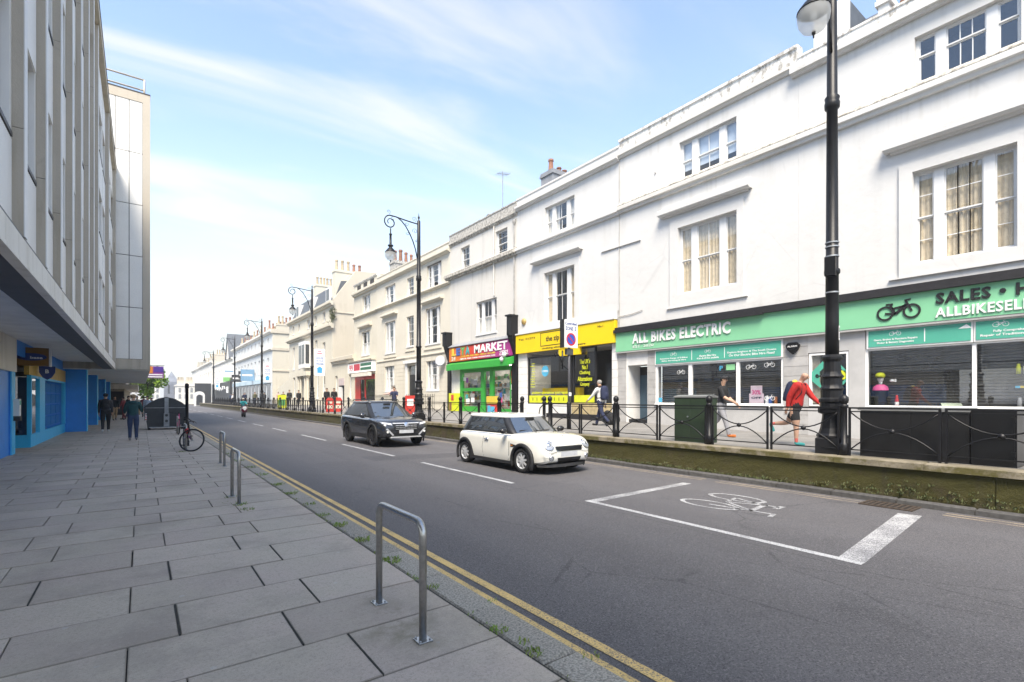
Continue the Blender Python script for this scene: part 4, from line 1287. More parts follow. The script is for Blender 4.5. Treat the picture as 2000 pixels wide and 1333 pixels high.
# ---- eighth: the mansard house with its tall side wall
def wy(x): return 19502 / (x - 275) * (.804 - .5947 * (x - 1000) / 980)
w8 = []
for yc, z0, z1, w in ((69.6, 9.9, 11.0, .9), (66.6, 9.9, 11.0, .9), (62.3, 9.9, 11.0, 1.5), (59.2, 9.9, 11.0, .9), (56.0, 9.9, 11.0, 1.0),
                     (69.4, 5.3, 8.2, 1.0), (66.5, 5.3, 8.2, 1.0), (56.0, 6.0, 7.7, 1.0), (59.0, 5.3, 8.2, .9),
                     (69.2, 1.6, 4.3, 1.1), (66.3, 1.6, 4.3, 1.0), (58.6, 1.6, 4.5, 1.0), (56.1, 1.6, 4.5, 1.2), (62.6, .8, 4.2, 1.4)):
    w8.append((yc - w / 2, yc + w / 2, z0, z1))
h8 = house("mansard_house", "cream villa with slate mansard roof, oriel window and columned porch", "house", 52.90, 71.8, .3, 11.7, w8, "stucco_cream", back=26)
for i, o in enumerate(w8[:13]): window(h8, o, "one", 2 if i % 2 else 1, 1, fill=None if i % 3 else "nets", fine=False)
b = MB(); b.box(X + .14, X + .16, 61.9, 63.3, .8, 4.2); b.build("door", "room_dark", h8)
string_course(h8, 52.6, 72.1, 8.9, 9.4, .45, "stucco_cream")
string_course(h8, 52.7, 72.0, 11.3, 11.75, .40, "stucco_cream", "cornice")
b = MB()
for yy in (60.6, 61.6, 63.6, 64.6):
    b.lathe([(.22, 0), (.22, .2), (.16, .25), (.15, 3.1), (.2, 3.2), (.24, 3.3), (.24, 3.4)], 12, (X - .5, yy, .85))
b.build("column", "stucco_cream", h8)
b = MB(); b.box(X - .8, X, 60.2, 65.0, 4.25, 4.75); b.build("porch_roof", "stucco_cream", h8)
b = MB(); b.box(X - .7, X, 61.2, 64.0, 5.2, 8.3); oriel = b.build("oriel", "sash_white", h8)
b = MB(); b.box(X - .73, X - .70, 61.4, 62.4, 5.7, 7.9); b.box(X - .73, X - .70, 62.7, 63.8, 5.7, 7.9); b.box(X - .6, X - .2, 61.17, 61.2, 5.7, 7.9); b.build("pane", mat("dark_pane", (.05, .055, .06), .1, var=.1), oriel)
b = MB(); b.prism([(16.2, 53.2, 11.7), (17.0, 53.2, 14.0), (20, 53.2, 14.4), (20, 53.2, 11.7)], (0, 18.3, 0)); b.build("mansard", "slate", h8)
for yc in (55.5, 62, 68.5):
    b = MB(); b.box(16.25, 17.4, yc - .7, yc + .7, 11.9, 13.6); d = b.build("dormer", "sash_white", h8)
    MB().box(16.23, 16.25, yc - .5, yc + .5, 12.2, 13.4).build("pane", "dark_pane", d)
b = MB()
b.v += [(16.05, 52.88, .3), (26, 52.88, .3), (26, 52.88, 15.6), (18.4, 52.88, 15.2), (17.0, 52.88, 13.2), (16.05, 52.88, 11.9)]; b.face(range(6))
b.v += [(16.05, 53.3, 11.7), (26, 53.3, 11.7), (26, 53.3, 15.6), (18.4, 53.3, 15.2), (17.0, 53.3, 13.2), (16.05, 53.3, 11.9)]
for a, c in ((2, 3), (3, 4), (4, 5)): b.face((a, c, c + 6, a + 6))
b.face((11, 10, 9, 8, 7, 6))
b.build("side_wall", "stucco_buff", h8)
b = MB(); b.box(16.02, 26, 52.80, 52.88, 10.55, 10.65); b.build("side_string", "stucco_buff", h8)
c = stack(h8, 16.4, 19.3, 53.4, 54.4, 12, 15.2, "stucco_cream"); pots(c, [(16.7 + i * .62, 53.9, 15.2, 1.15 if i < 3 else .9, .17, "pot_buff" if i < 3 else "terracotta") for i in range(5)])
c = stack(h8, 17.2, 19.3, 63.4, 64.6, 13, 15.6, "stucco_cream"); pots(c, [(17.5 + i * .4, 64, 15.6, 1.0, .16, "pot_buff") for i in range(5)])
b = MB()
for _ in range(90):
    blades(b, 15.95 + R.gauss(0, .12), 52.8 + R.gauss(0, .1), 9.4 + R.uniform(0, 1.6), 3, .25, .2, .03)
tag(b.build("wall_plant", "weed_leaf"), "clump of ivy sprouting from the corner of the mansard house", "plant")
# ---- ninth: pale blue terrace
w9 = []
yy = 85.2
while yy < 121:
    w9 += [(yy, yy + 1.2, 9.6, 11.0), (yy, yy + 1.3, 5.6, 7.9)]; yy += 3.6
h9 = house("blue_terrace", "pale blue and cream terrace with a long row of chimney pots", "house", 82.6, 122.9, .3, 11.9, w9, "stucco_pale_blue", back=26)
for i, o in enumerate(w9): window(h9, o, "one", 1, 1, fine=False, fill=None if i % 4 else "nets")
string_course(h9, 82.4, 122.9, 8.9, 9.3, .35, "stucco_far"); string_course(h9, 82.4, 122.9, 11.5, 12.0, .45, "stucco_far", "cornice")
b = MB(); b.box(16.0, 26, 82.45, 82.59, .3, 11.5); b.build("side_wall", "stucco_cream", h9)
b = MB(); b.box(15.9, 26, 82.35, 82.45, 8.9, 9.3); b.box(15.9, 26, 82.35, 82.45, 5.7, 5.9); b.box(15.8, 26, 82.3, 82.45, 11.5, 12.0); b.build("side_string", "stucco_buff", h9)
for k, yy in enumerate((84, 91, 98, 105, 112, 119)):
    c = stack(h9, 17.0, 20.4, yy, yy + 1.1, 11.7, 13.2, "stucco_buff")
    pots(c, [(17.3 + i * .55, yy + .55, 13.2, R.uniform(.9, 1.5), .17, R.choice(["terracotta", "pot_buff"])) for i in range(6)])
mat("shop_blue", (.45, .58, .66), .5); mat("sign_blue", (.18, .34, .50), .5); mat("sign_lime", (.16, .50, .10), .5); mat("shop_dark", (.03, .032, .035), .5)
b = MB(); b.box(X - .25, X, 83.5, 122, 4.0, 4.7); b.build("fascia", "shop_blue", h9)
b = MB()
yy = 84
while yy < 121: b.box(X - .05, X - .01, yy, yy + 2.4, 1.2, 3.8); yy += 3.4
b.build("shop_window", "dark_pane", h9)
for (yy, z0, z1, w, m, lab) in ((97, 4.6, 6.6, 2.2, "sign_blue", "blue and white projecting board on the pale blue terrace"), (104, 5.2, 6.6, 1.6, "shop_dark", "tilted dark projecting board on the pale blue terrace"), (111, 4.8, 6.2, 1.8, "shop_dark", "dark hanging board farther along the blue terrace"),
                                (119.5, 6.0, 8.5, 2.2, "white_card", "pale notice board high on the end of the blue terrace")):
    t = thing("shop_sign", lab, "sign", (X - 1.2, yy, z0))
    MB().box(X - w, X - .1, yy - .06, yy + .06, z0, z1).build("board", m, t)
    MB().box(X - w + .2, X - .4, yy - .07, yy - .06, (z0 + z1) / 2 - .15, (z0 + z1) / 2 + .15).build("print", "white_card" if m != "white_card" else "sign_blue", t)
# low gate wall in the side street gap
gw = thing("gate_wall", "low cream garden wall with a sloping top between mansard house and blue terrace", "wall", (16.5, 77, .8))
b = MB(); b.prism([(16.6, 72.2, .5), (16.6, 82.3, .5), (16.6, 82.3, 3.0), (16.6, 77, 3.9), (16.6, 72.2, 4.5)], (.3, 0, 0)); b.build("masonry", "stucco_cream", gw)
# ---- tenth: white gabled block with the black pub front
w10 = []
yy = 126
while yy < 160: w10 += [(yy, yy + 1.4, 6.2, 8.6)]; yy += 5.0
h10 = house("white_block", "white rendered block with a grey gable above the black pub front", "building", 122.95, 161, .3, 10.4, w10, "stucco_far", back=28)
for o in w10: window(h10, o, "one", 1, 1, fine=False)
b = MB(); b.prism([(15.6, 124.5, 10.4), (15.6, 130.5, 10.4), (15.6, 127.5, 15.5)], (10, 0, 0)); b.build("gable", "stucco_far", h10)
b = MB(); b.prism([(15.4, 124.1, 10.4), (15.4, 127.5, 16.0), (15.4, 127.5, 15.5), (15.4, 124.5, 10.2)], (10.4, 0, 0)); b.prism([(15.4, 127.5, 16.0), (15.4, 130.9, 10.4), (15.4, 130.5, 10.2), (15.4, 127.5, 15.5)], (10.4, 0, 0)); b.build("gable_roof", "slate", h10)
string_course(h10, 122.95, 161, 10.0, 10.5, .3, "stucco_far", "cornice")
b = MB(); b.box(X - .5, X, 123.5, 158, .8, 5.3); pf = b.build("pub_front", "shop_dark", h10)
b = MB(); b.tube([(X - .53, 150 - i * .9, 3.9 + .55 * sin(i * 1.7) * (1 if i % 3 else .4)) for i in range(22)], .10, 5); b.build("script_print", "white_card", pf)
MB().box(X - .54, X - .5, 126, 129, 2.8, 4.2).build("notice", "white_card", pf)
MB().box(X - .58, X - .5, 124, 134, 5.4, 7.2).build("green_board", "sign_lime", h10)
# ---- eleventh and the buildings that close the street
mat("hazed_pane", (.24, .25, .26), .2, var=.1)  # far panes lightened in colour to stand in for distance haze
def far_block(label, x0, x1, y0, y1, zt, m, cols, rows, name="far_building", z0=-.4, gm="hazed_pane", stackn=2):
    t = thing(name, label, "building", ((x0 + x1) / 2, y0, z0))
    MB().box(x0, x1, y0, y1, z0, zt).build("wall", m, t)
    MB().box(x0 - .25, x1 + .25, y0 - .25, y1, zt - .5, zt - .1).build("cornice", m, t)
    for i in range(cols):
        for j in range(rows):
            xc = x0 + (x1 - x0) * (i + .5) / cols; zc_ = 1.2 + (zt - 2) * (j + .45) / rows
            b = MB(); b.box(xc - .45, xc + .45, y0 - .06, y0 - .02, zc_ - .8, zc_ + .9); w = b.build("window", "sash_white", t)
            MB().box(xc - .36, xc + .36, y0 - .08, y0 - .06, zc_ - .7, zc_ + .8).build("pane", gm, w)
    for k in range(stackn):
        xc = x0 + (x1 - x0) * (k + .5) / stackn
        c = stack(t, xc - 1, xc + 1, y0 + 3, y0 + 4, zt - .5, zt + 1.6, "stucco_buff")
        pots(c, [(xc - .7 + i * .45, y0 + 3.5, zt + 1.6, 1.0, .17, "pot_buff") for i in range(4)])
    return t
w11 = []
yy = 165
while yy < 226: w11 += [(yy, yy + 1.6, 3.2, 5.2), (yy, yy + 1.6, 7.0, 9.2)]; yy += 6
h11 = house("far_terrace", "far cream terrace with tall chimney stacks before the end of the street", "house", 161.1, 230, .3, 12.0, w11, "stucco_far", back=30)
for o in w11: MB().box(X + .14, X + .16, o[0], o[1], o[2], o[3]).build("window", "hazed_pane", h11)
string_course(h11, 161.1, 230, 11.4, 12.0, .5, "stucco_far", "cornice")
b = MB(); b.box(15.95, 30, 160.9, 161.09, .3, 12); b.build("side_wall", "stucco_cream", h11)
for yy in (163, 180, 200, 222):
    c = stack(h11, 17, 21, yy, yy + 1.4, 11.8, 14.0, "stucco_buff"); pots(c, [(17.4 + i * .6, yy + .7, 14.0, 1.4, .2, "pot_buff") for i in range(6)])
far_block("pale far house closing the street left of the scooter", 9.6, 14.6, 200, 212, 6.2, "stucco_far", 3, 2)
far_block("low pale far house beside the church tower", 10.6, 14.2, 262, 270, 7.6, "stucco_cream", 3, 2)
far_block("far reddish-roofed pale house behind the tree", 1.6, 5.8, 235, 245, 6.5, "stucco_far", 3, 2, stackn=1)
far_block("far white house left of the church tower", -6, 1.2, 250, 262, 6.2, "stucco_white", 4, 2, stackn=1)
mat("stone_blue", (.20, .22, .26), .9, var=.25, vs=.6)
ch = thing("church_tower", "distant grey stone church tower with pointed spire closing the street", "church", (10.3, 252, 0))
b = MB(); b.box(7.7, 12.9, 249, 255, -.4, 8.3); b.build("tower", "stone_blue", ch)
b = MB()
b.v += [(7.9, 249.2, 8.3), (12.7, 249.2, 8.3), (12.7, 254.8, 8.3), (7.9, 254.8, 8.3), (10.3, 252, 12.8)]
for q in ((0, 1, 4), (1, 2, 4), (2, 3, 4), (3, 0, 4)): b.face(q)
b.build("spire", "stone_blue", ch)
b = MB()
for xx in (7.8, 12.4):
    for yy in (249.1, 254.4): b.lathe([(.35, 8.3), (.3, 9.0), (.01, 10.4)], 4, (xx + .2, yy + .2, 0))
b.build("pinnacle", "stone_blue", ch)
for xx in (8.9, 11.0): MB().box(xx, xx + .7, 248.94, 249.0, 3.4, 7.0).build("louvre_opening", "dark_pane", ch)
# dark low wall and van-like kiosk at the far bend
fw = thing("far_hoarding", "dark hoarding beside the pub where the road bends", "hoarding", (12.4, 150, 0))
MB().box(11.0, 14.6, 150, 150.3, -.1, 5.4).build("board", "shop_dark", fw)
ks = thing("kiosk", "small white arched kiosk at the far end of the road", "kiosk", (10.2, 128, -.1))
b = MB()
arc_ = [(9.3 + .95 - .95 * cos(pi * i / 12), 127.5, 2.2 + .9 * sin(pi * i / 12)) for i in range(13)]
b.prism([(9.3, 127.5, -.1)] + arc_ + [(11.2, 127.5, -.1), (10.9, 127.5, -.1)] + [(10.25 + .62 * cos(pi * i / 12), 127.5, 1.8 + .6 * sin(pi * i / 12)) for i in range(13)] + [(9.6, 127.5, -.1)], (0, 1.6, 0)); b.build("shell", "stone_white", ks)
# ================================================================ shopfronts
mat("green_fascia", (.20, .52, .30), .5, var=.04, vs=1.5)
mat("teal_panel", (.065, .37, .27), .5, var=.06, vs=2)
mat("sign_black", (.012, .012, .013), .5)
mat("fascia_black", (.016, .014, .016), .6, var=.4, vs=8)
mat("wall_grey", (.46, .455, .45), .75, var=.12, vs=2)
mat("shutter", (.135, .13, .122), .5, .1, var=.35, vs=4)
mat("yellow_fascia", (.80, .56, .008), .5, var=.05, vs=1)
mat("lime_print", (.62, .66, .03), .6)
mat("shop_green", (.025, .35, .05), .4, var=.12, vs=3)
mat("buff_stone", (.50, .40, .22), .8, var=.3, vs=5)
mat("sky_print", (.06, .40, .62), .6)
mat("frame_black", (.02, .02, .022), .4)
for n_, c_ in (("p_red", (.55, .04, .03)), ("p_orange", (.62, .20, .03)), ("p_yellow", (.65, .48, .06)), ("p_blue", (.05, .12, .40)), ("p_purple", (.25, .05, .30)), ("p_pink", (.70, .10, .28)), ("p_green", (.10, .38, .12)), ("p_teal", (.04, .34, .36)), ("p_cream", (.68, .63, .50)), ("p_brown", (.22, .10, .04)), ("p_grey", (.30, .30, .31)), ("p_magenta", (.45, .06, .25))):
    mat(n_, c_, .55, var=.08)
PRINT = ["p_red", "p_orange", "p_yellow", "p_blue", "p_purple", "p_pink", "p_green", "white_card", "p_cream", "p_brown", "p_grey", "p_teal"]

# ---------------- green electric bike shop
bs = thing("bike_shop", "shopfront of the electric bike shop with long pale green fascia", "shop", (16, 6.8, .6))
def fl(y): return min(.85, max(.47, .47 + .0165 * (y - 2)))
b = MB()
b.box(15.86, 16.05, -.6, 14.19, 3.56, 4.33); b.build("fascia", "green_fascia", bs)
b = MB()
b.box(15.76, 16.02, -.6, 14.25, 4.335, 4.46); b.box(15.82, 16.02, -.6, 14.22, 4.46, 4.56)
fb = b.build("fascia_cap", "fascia_black", bs)
MB().box(15.70, 15.80, 8.0, 13.0, 4.29, 4.35).build("shutter_hood", "fascia_black", bs)
b = MB(); b.box(15.87, 16.04, -.6, 14.18, 3.50, 3.557); b.build("fascia_soffit", "stone_grey", bs)
FX = 15.855
text("ALL BIKES ELECTRIC", "white_paint", bs, (FX - .015, 11.22, 4.02), 4.15, .41, depth=.015, bold=.034, sp=1.12)
text("EST. 2020", "white_paint", bs, (FX - .004, 12.78, 3.70), 1.0, .10, depth=.004)
text("SALES \u2022 HIRE \u2022 REPAIRS", "sign_black", bs, (FX - .012, 1.74, 4.11), 4.02, .28, depth=.012, bold=.032, sp=1.1)
text("ALLBIKESELECTRIC.COM", "white_paint", bs, (FX - .012, 2.13, 3.76), 3.26, .24, depth=.012, bold=.02, sp=1.08)
def bike_logo(parent, m, c, w, fx, dep, th=.07, name="bike_emblem"):
    """bicycle emblem lying in the facade plane, w wide, centre c=(y,z)"""
    cy, cz = c
    s_ = w
    b = MB()
    def P(u, v): return (fx, cy - u * s_, cz + v * s_)
    for cu in (-.30, .30):
        n = 20
        k = len(b.v)
        for i in range(n):
            a = 2 * pi * i / n
            for rr in (.20, .20 - th):
                for xx in (fx, fx - dep):
                    b.v.append((xx, cy - (cu + rr * cos(a)) * s_, cz + (-.05 + rr * sin(a)) * s_))
        for i in range(n):
            j = (i + 1) % n
            A, B = k + 4 * i, k + 4 * j
            b.face((A + 1, B + 1, B + 3, A + 3)); b.face((A, A + 1, A + 1, A)[:3] if False else (A, B, B + 1, A + 1)); b.face((A + 2, A + 3, B + 3, B + 2))
    def bar(p, q, wd):
        p, q = Vector(p), Vector(q); d = (q - p).normalized(); n = Vector((-d.y, d.x)) * wd / 2
        b.prism([P(*(p + n)), P(*(p - n)), P(*(q - n)), P(*(q + n))], (-dep * .9, 0, 0))
    bar((-.30, -.05), (-.06, -.09), th); bar((-.06, -.09), (.18, .14), th * 1.5); bar((-.18, .17), (-.06, -.09), th); bar((-.19, .05), (.20, .12), th)
    bar((.30, -.05), (.16, .26), th); bar((.14, .255), (.28, .275), th * .7); bar((-.28, .19), (-.12, .19), th * .9)
    return b.build(name, m, parent)
bike_logo(bs, "sign_black", (4.52, 3.93), .95, FX, .02, .05)
# stone piers, reveal and door of the side entrance
stone_blocks(bs, 16.0, 16.35, 13.76, 14.19, fl(14), 3.5, .30)
stone_blocks(bs, 16.0, 16.35, 12.30, 12.67, fl(12.5), 3.5, .30)
stone_blocks(bs, 16.0, 16.35, 6.78, 7.50, fl(7), 3.5, .30)
b = MB(); b.box(16.0, 16.2, 5.31, 5.71, fl(5.5), 3.5); b.build("pier", "wall_grey", bs)
for z0, z1 in ((2.99, 3.5), (.4, 1.40)): MB().box(16.004, 16.2, 5.71, 6.78, z0, z1).build("panel_wall", "wall_grey", bs)
b = MB(); b.box(16.02, 16.85, 13.70, 13.76, .6, 3.5); b.box(16.02, 16.85, 12.67, 12.70, .6, 3.5); b.box(16.03, 16.85, 12.70, 13.70, 2.98, 3.5); b.build("porch_lining", "stone_white", bs)
b = MB(); b.box(16.80, 16.85, 12.70, 13.70, .78, 2.60); d = b.build("door", "door_blue", bs)
MB().lathe([(.03, 0), (.035, .03), (.02, .05)], 10, (16.8, 12.85, 1.7), (-1, 0, 0)).build("door_knob", "steel_grey", d)
MB().box(16.79, 16.8, 13.1, 13.3, 1.6, 1.66).build("letter_plate", "steel_grey", d)
MB().box(16.80, 16.85, 12.70, 13.70, 2.60, 2.95).build("transom", "frame_black", bs)
MB().box(16.1, 16.9, 12.69, 13.71, .5, .79).build("threshold", "frame_black", bs)
# stall riser
b = MB(); b.box(16.0, 16.25, 7.50, 12.30, .4, 1.36); b.build("stall_riser", "wall_grey", bs)
b = MB(); b.box(16.0, 16.25, -.6, 5.31, .3, 1.36); b.build("stall_riser", "wall_grey", bs)
b = MB(); b.box(15.95, 16.25, 7.48, 12.32, 1.362, 1.43); b.build("sill", "white_paint", bs)
b = MB(); b.box(15.95, 16.25, -.6, 5.31, 1.362, 1.42); b.build("sill", "white_paint", bs)
def shop_frame(parent, y0, y1, z0, z1, muls, m="white_paint", t=.07, x0=16.02, x1=16.12, gl="shop_glass", heads=()):
    b = MB()
    b.box(x0, x1, y0, y0 + t, z0, z1); b.box(x0, x1, y1 - t, y1, z0, z1); b.box(x0, x1, y0 + t, y1 - t, z1 - t, z1); b.box(x0, x1, y0 + t, y1 - t, z0, z0 + t * .6)
    for a, c in muls: b.box(x0, x1, a, c, z0 + t * .6, z1 - t)
    w = b.build("shop_window", m, parent)
    ed = [y0 + t] + [q for mm in muls for q in mm] + [y1 - t]
    for a, c in zip(ed[0::2], ed[1::2]):
        e = R.uniform(-.003, .003)
        MB().quad((x0 + .05 + e, c, z0), (x0 + .05 - e, a, z0), (x0 + .05 - e, a, z1), (x0 + .05 + e, c, z1)).build("pane", gl, w)
    return w
sw1 = shop_frame(bs, 7.50, 12.30, 1.43, 2.93, [(8.94, 9.04), (10.73, 10.86)])
sw2 = shop_frame(bs, 5.72, 6.76, 1.42, 2.97, [], t=.06)
sw3 = shop_frame(bs, -.5, 5.31, 1.42, 2.99, [(3.04, 3.11)], t=.05)
# shutters behind the glass
def shutter(parent, y0, y1, z0, z1, x):
    b = MB(); n = int((z1 - z0) / .075)
    for i in range(n):
        z = z0 + i * .075
        k = len(b.v)
        b.v += [(x, y1, z), (x, y0, z), (x - .034, y0, z + .022), (x - .034, y1, z + .022), (x - .036, y0, z + .058), (x - .036, y1, z + .058), (x, y0, z + .075), (x, y1, z + .075)]
        b.face((k, k + 1, k + 2, k + 3)); b.face((k + 3, k + 2, k + 4, k + 5)); b.face((k + 5, k + 4, k + 6, k + 7))
    return b.build("shutter", "shutter", parent, kind="stuff")
shutter(bs, 7.5, 12.3, 1.4, 3.0, 16.45); shutter(bs, -.5, 5.31, 1.4, 3.0, 16.55)
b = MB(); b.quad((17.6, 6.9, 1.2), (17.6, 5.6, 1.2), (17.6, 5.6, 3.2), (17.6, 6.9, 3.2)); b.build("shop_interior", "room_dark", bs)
b = MB(); b.box(16.2, 17.6, 6.76, 6.79, 1.3, 3.1); b.box(16.2, 17.6, 5.69, 5.72, 1.3, 3.1); b.box(16.12, 16.16, 6.50, 6.72, 1.5, 2.9); b.build("window_side", mat("aged_wood", (.42, .38, .30), .8, var=.4, vs=6), bs)
b = MB(); b.box(16.18, 16.44, 7.5, 12.3, 1.38, 1.42); b.box(16.18, 16.54, -.5, 5.31, 1.36, 1.41); b.build("display_ledge", "pipe_grey", bs)
# teal sign boards above the windows
def board(y0, y1, z0=2.96, z1=3.44):
    b = MB(); b.box(15.97, 16.10, y0 - .03, y1 + .03, z0 - .04, z1 + .04); o = b.build("sign_board", "white_paint", bs)
    MB().box(15.955, 15.97, y0 + .02, y1 - .02, z0, z1).build("teal_print", "teal_panel", o)
    return o
o = board(7.53, 12.27)
TX = 15.952
for (s1, y, w, z, h) in (("Extensive Range of E-Bikes\nSales, Servicing & Hire", 11.45, 1.2, 3.09, .15), ("Electric Bike Hire\n4 hrs & 24 hrs available", 10.05, .85, 3.10, .15), ("Explore Brighton & The South Downs\nOn Our Electric Bike Hire Fleet!", 8.5, 1.62, 3.13, .17)):
    text(s1, "white_paint", o, (TX, y, z), w, h, depth=.002, bold=.015)
for y in (10.68, 9.42): MB().box(TX, 15.956, y - .01, y + .01, 3.02, 3.38).build("divider", "white_paint", o)
bike_logo(o, "white_paint", (11.45, 3.29), .28, TX + .002, .002, .03); bike_logo(o, "white_paint", (10.05, 3.30), .24, TX + .002, .002, .03)
MB().box(TX, 15.956, 8.2, 8.9, 3.27, 3.275).build("divider", "white_paint", o)
o = board(3.10, 5.24, 3.03, 3.46)
o2 = board(-.5, 3.05, 3.03, 3.46)
text("Gears, Brakes & Puncture Repairs\nMotor & Battery Diagnostics", "white_paint", o, (TX, 4.62, 3.16), .95, .15, depth=.002, bold=.02)
text("Fully Comprehensive Workshop\nRepair of Traditional Bicycles & e-Bikes", "white_paint", o2, (TX, 2.2, 3.16), 1.5, .16, depth=.002, bold=.02)
MB().box(TX, 15.956, 3.99, 4.01, 3.08, 3.42).build("divider", "white_paint", o)
bike_logo(o, "white_paint", (4.62, 3.36), .26, TX + .002, .002, .03); bike_logo(o2, "white_paint", (2.6, 3.37), .28, TX + .002, .002, .03)
b = MB(); b.v += [(TX, 3.35, 3.33), (TX, 3.1, 3.33), (TX, 3.2, 3.43)]; b.face((0, 1, 2)); b.build("hill_emblem", "white_paint", o)
# window stickers
for (y, z) in ((11.2, 2.62), (8.55, 2.68), (7.95, 2.72), (7.95, 1.66)): bike_logo(sw1, "white_paint", (y, z), .34, 16.058, .002, .035)
MB().box(16.06, 16.063, 9.1, 9.42, 2.60, 2.80).build("open_card", mat("card_green", (.25, .60, .30), .6), sw1)
MB().box(16.06, 16.063, 9.75, 10.05, 2.58, 2.78).build("card", "shop_dark", sw1)
text("P", "sky_print", sw1, (16.058, 9.6, 2.68), .12, .16, depth=.002, bold=.02)
b = MB(); b.box(16.06, 16.064, 12.04, 12.2, 1.5, 1.66); b.build("sticker", "sky_print", sw1)
# promo card with percent print, tins on ledge
pc = thing("promo_card", "white and pink cut-out promotion card standing on the window ledge", "card", (16.3, 8.5, 1.42))
b = MB(); b.box(16.30, 16.32, 8.26, 8.74, 1.42, 1.80); b.box(16.30, 16.32, 8.31, 8.69, 1.80, 2.06); b.build("card", mat("card_pink", (.78, .62, .68), .6, var=.1), pc)
text("30%", "p_pink", pc, (16.296, 8.5, 1.84), .30, .16, depth=.002, bold=.03)
text("OFF", "sign_black", pc, (16.296, 8.5, 1.66), .34, .07, depth=.002, bold=.02)
for (y, m, lab) in ((8.05, "p_blue", "blue tin on the bike shop window ledge"), (7.88, "p_orange", "orange tin on the bike shop window ledge"), (8.16, "white_card", "white tin on the bike shop window ledge, beside the pink card")):
    t = thing("tin", lab, "tin", (16.32, y, 1.42)); b = MB(); b.lathe([(.05, 0), (.05, .26), (.045, .27)], 12, (16.32, y, 1.42)); b.build("can", m, t, smooth=False); MB().lathe([(.046, .27), (.046, .29)], 12, (16.32, y, 1.42)).build("lid", "steel_grey", t)
# diamond boards in the small window
for (pts, m, nm) in (([(6.90, 2.28), (6.42, 2.74), (6.30, 2.62), (6.52, 2.42), (6.52, 2.14), (6.44, 1.90)], "teal_panel", "sign_arrow"),
                     ([(5.62, 2.28), (6.1, 2.78), (6.14, 2.72), (5.72, 2.28), (6.14, 1.84), (6.1, 1.78)], "teal_panel", "sign_arrow"),
                     ([(6.16, 2.3), (6.0, 2.46), (5.8, 2.42), (5.76, 2.2), (5.95, 2.16), (6.1, 2.2)], "lime_print", "bird_emblem")):
    b = MB(); b.prism([(16.055, y * .93 + .42, z) for y, z in pts], (-.004, 0, 0)); b.build(nm, m, sw2)
text("e-", "sign_black", sw2, (16.048, 6.52, 2.3), .16, .12, depth=.002, bold=.03)
# alarm box between the windows
al = thing("alarm_box", "black hexagonal alarm box on the grey stone pier", "alarm", (15.95, 7.19, 3.2))
b = MB(); b.prism([(16.0, 7.19 + .2 * c_, 3.18 + .2 * s_) for c_, s_ in ((-.6, .8), (.6, .8), (1, .35), (.75, -.3), (0, -1), (-.75, -.3), (-1, .35))], (-.1, 0, 0)); b.build("case", "black_gloss", al)
text("ALARM", "white_card", al, (15.898, 7.19, 3.22), .28, .05, depth=.002)
# mannequin in the big window
mq = thing("mannequin", "white mannequin in a lime cycle helmet and floral top behind the shop glass", "mannequin", (16.33, 5.05, 1.42))
b = MB(); b.ball((16.33, 5.06, 2.18), .085, 12, 8, (1, .85, 1.25)); b.lathe([(.045, 2.0), (.045, 2.12)], 10, (16.33, 5.06, 0)); b.build("head", "white_card", mq, smooth=True)
b = MB(); b.lathe([(.04, 2.02), (.16, 1.96), (.18, 1.85), (.145, 1.62), (.16, 1.42)], 12, (16.34, 5.06, 0)); b.xf(Matrix.Diagonal((1, 1, 1, 1))); b.build("torso", "sign_black", mq, smooth=True)
b = MB(); b.lathe([(.09, 2.02), (.172, 1.955), (.190, 1.86)], 12, (16.34, 5.06, 0), cap=False); b.build("floral_yoke", "p_pink", mq, smooth=True)
b = MB(); b.ball((16.32, 5.06, 2.265), .125, 12, 7, (1.0, .95, .72)); hl = b.build("helmet", "lime_print", mq, smooth=True)
b = MB(); b.box(16.19, 16.23, 4.97, 5.15, 2.19, 2.215); b.build("visor", "sign_black", mq)
text("BERN", "sign_black", hl, (16.192, 5.06, 2.28), .14, .045, depth=.004) if False else None
bt = thing("drinks_bottle", "red and white sports bottle on the ledge beside the mannequin", "bottle", (16.3, 4.68, 1.41)); MB().lathe([(.045, 0), (.045, .2), (.03, .24), (.03, .28), (.02, .32)], 10, (16.3, 4.68, 1.41)).build("body", "p_red", bt, smooth=True); MB().lathe([(.046, .06), (.046, .14)], 10, (16.3, 4.68, 1.41), cap=False).build("band", "white_card", bt)
gv = thing("white_glove", "white padded cycling glove hanging beside the mannequin", "glove", (16.35, 4.78, 2.1)); b = MB(); b.ball((16.35, 4.80, 2.12), .05, 8, 6, (.6, 1.2, .8)); [b.ball((16.35, 4.73, 2.09 + .02 * i), .02, 6, 5, (.8, 1.8, .6)) for i in range(4)]; b.build("fabric", "white_card", gv, smooth=True)
for (y, z, m, lab) in ((2.36, 2.2, "lime_print", "lime water bottle on the upper rack behind the right shop window"), (2.24, 2.2, "white_card", "white water bottle on the upper rack behind the right shop window"), (2.34, 1.42, "p_grey", "grey printed bottle standing on the ledge at the right edge"), (2.22, 1.42, "white_card", "white printed bottle standing on the ledge at the right edge")):
    t = thing("water_bottle", lab, "bottle", (16.3, y, z)); MB().lathe([(.042, 0), (.042, .17), (.03, .2), (.03, .24), (.018, .27)], 10, (16.3, y, z)).build("body", m, t, smooth=True); MB().lathe([(.03, .24), (.03, .25), (.018, .28)], 8, (16.3, y, z)).build("cap", "sign_black", t)
t = thing("bike_rack_display", "dark display rack with lime and yellow goods at the right edge of the window", "rack", (16.3, 2.2, 1.42))
b = MB(); b.box(16.2, 16.4, 1.7, 2.42, 2.18, 2.2); b.box(16.2, 16.4, 1.7, 2.42, 1.86, 1.88); b.build("shelf", "frame_black", t)
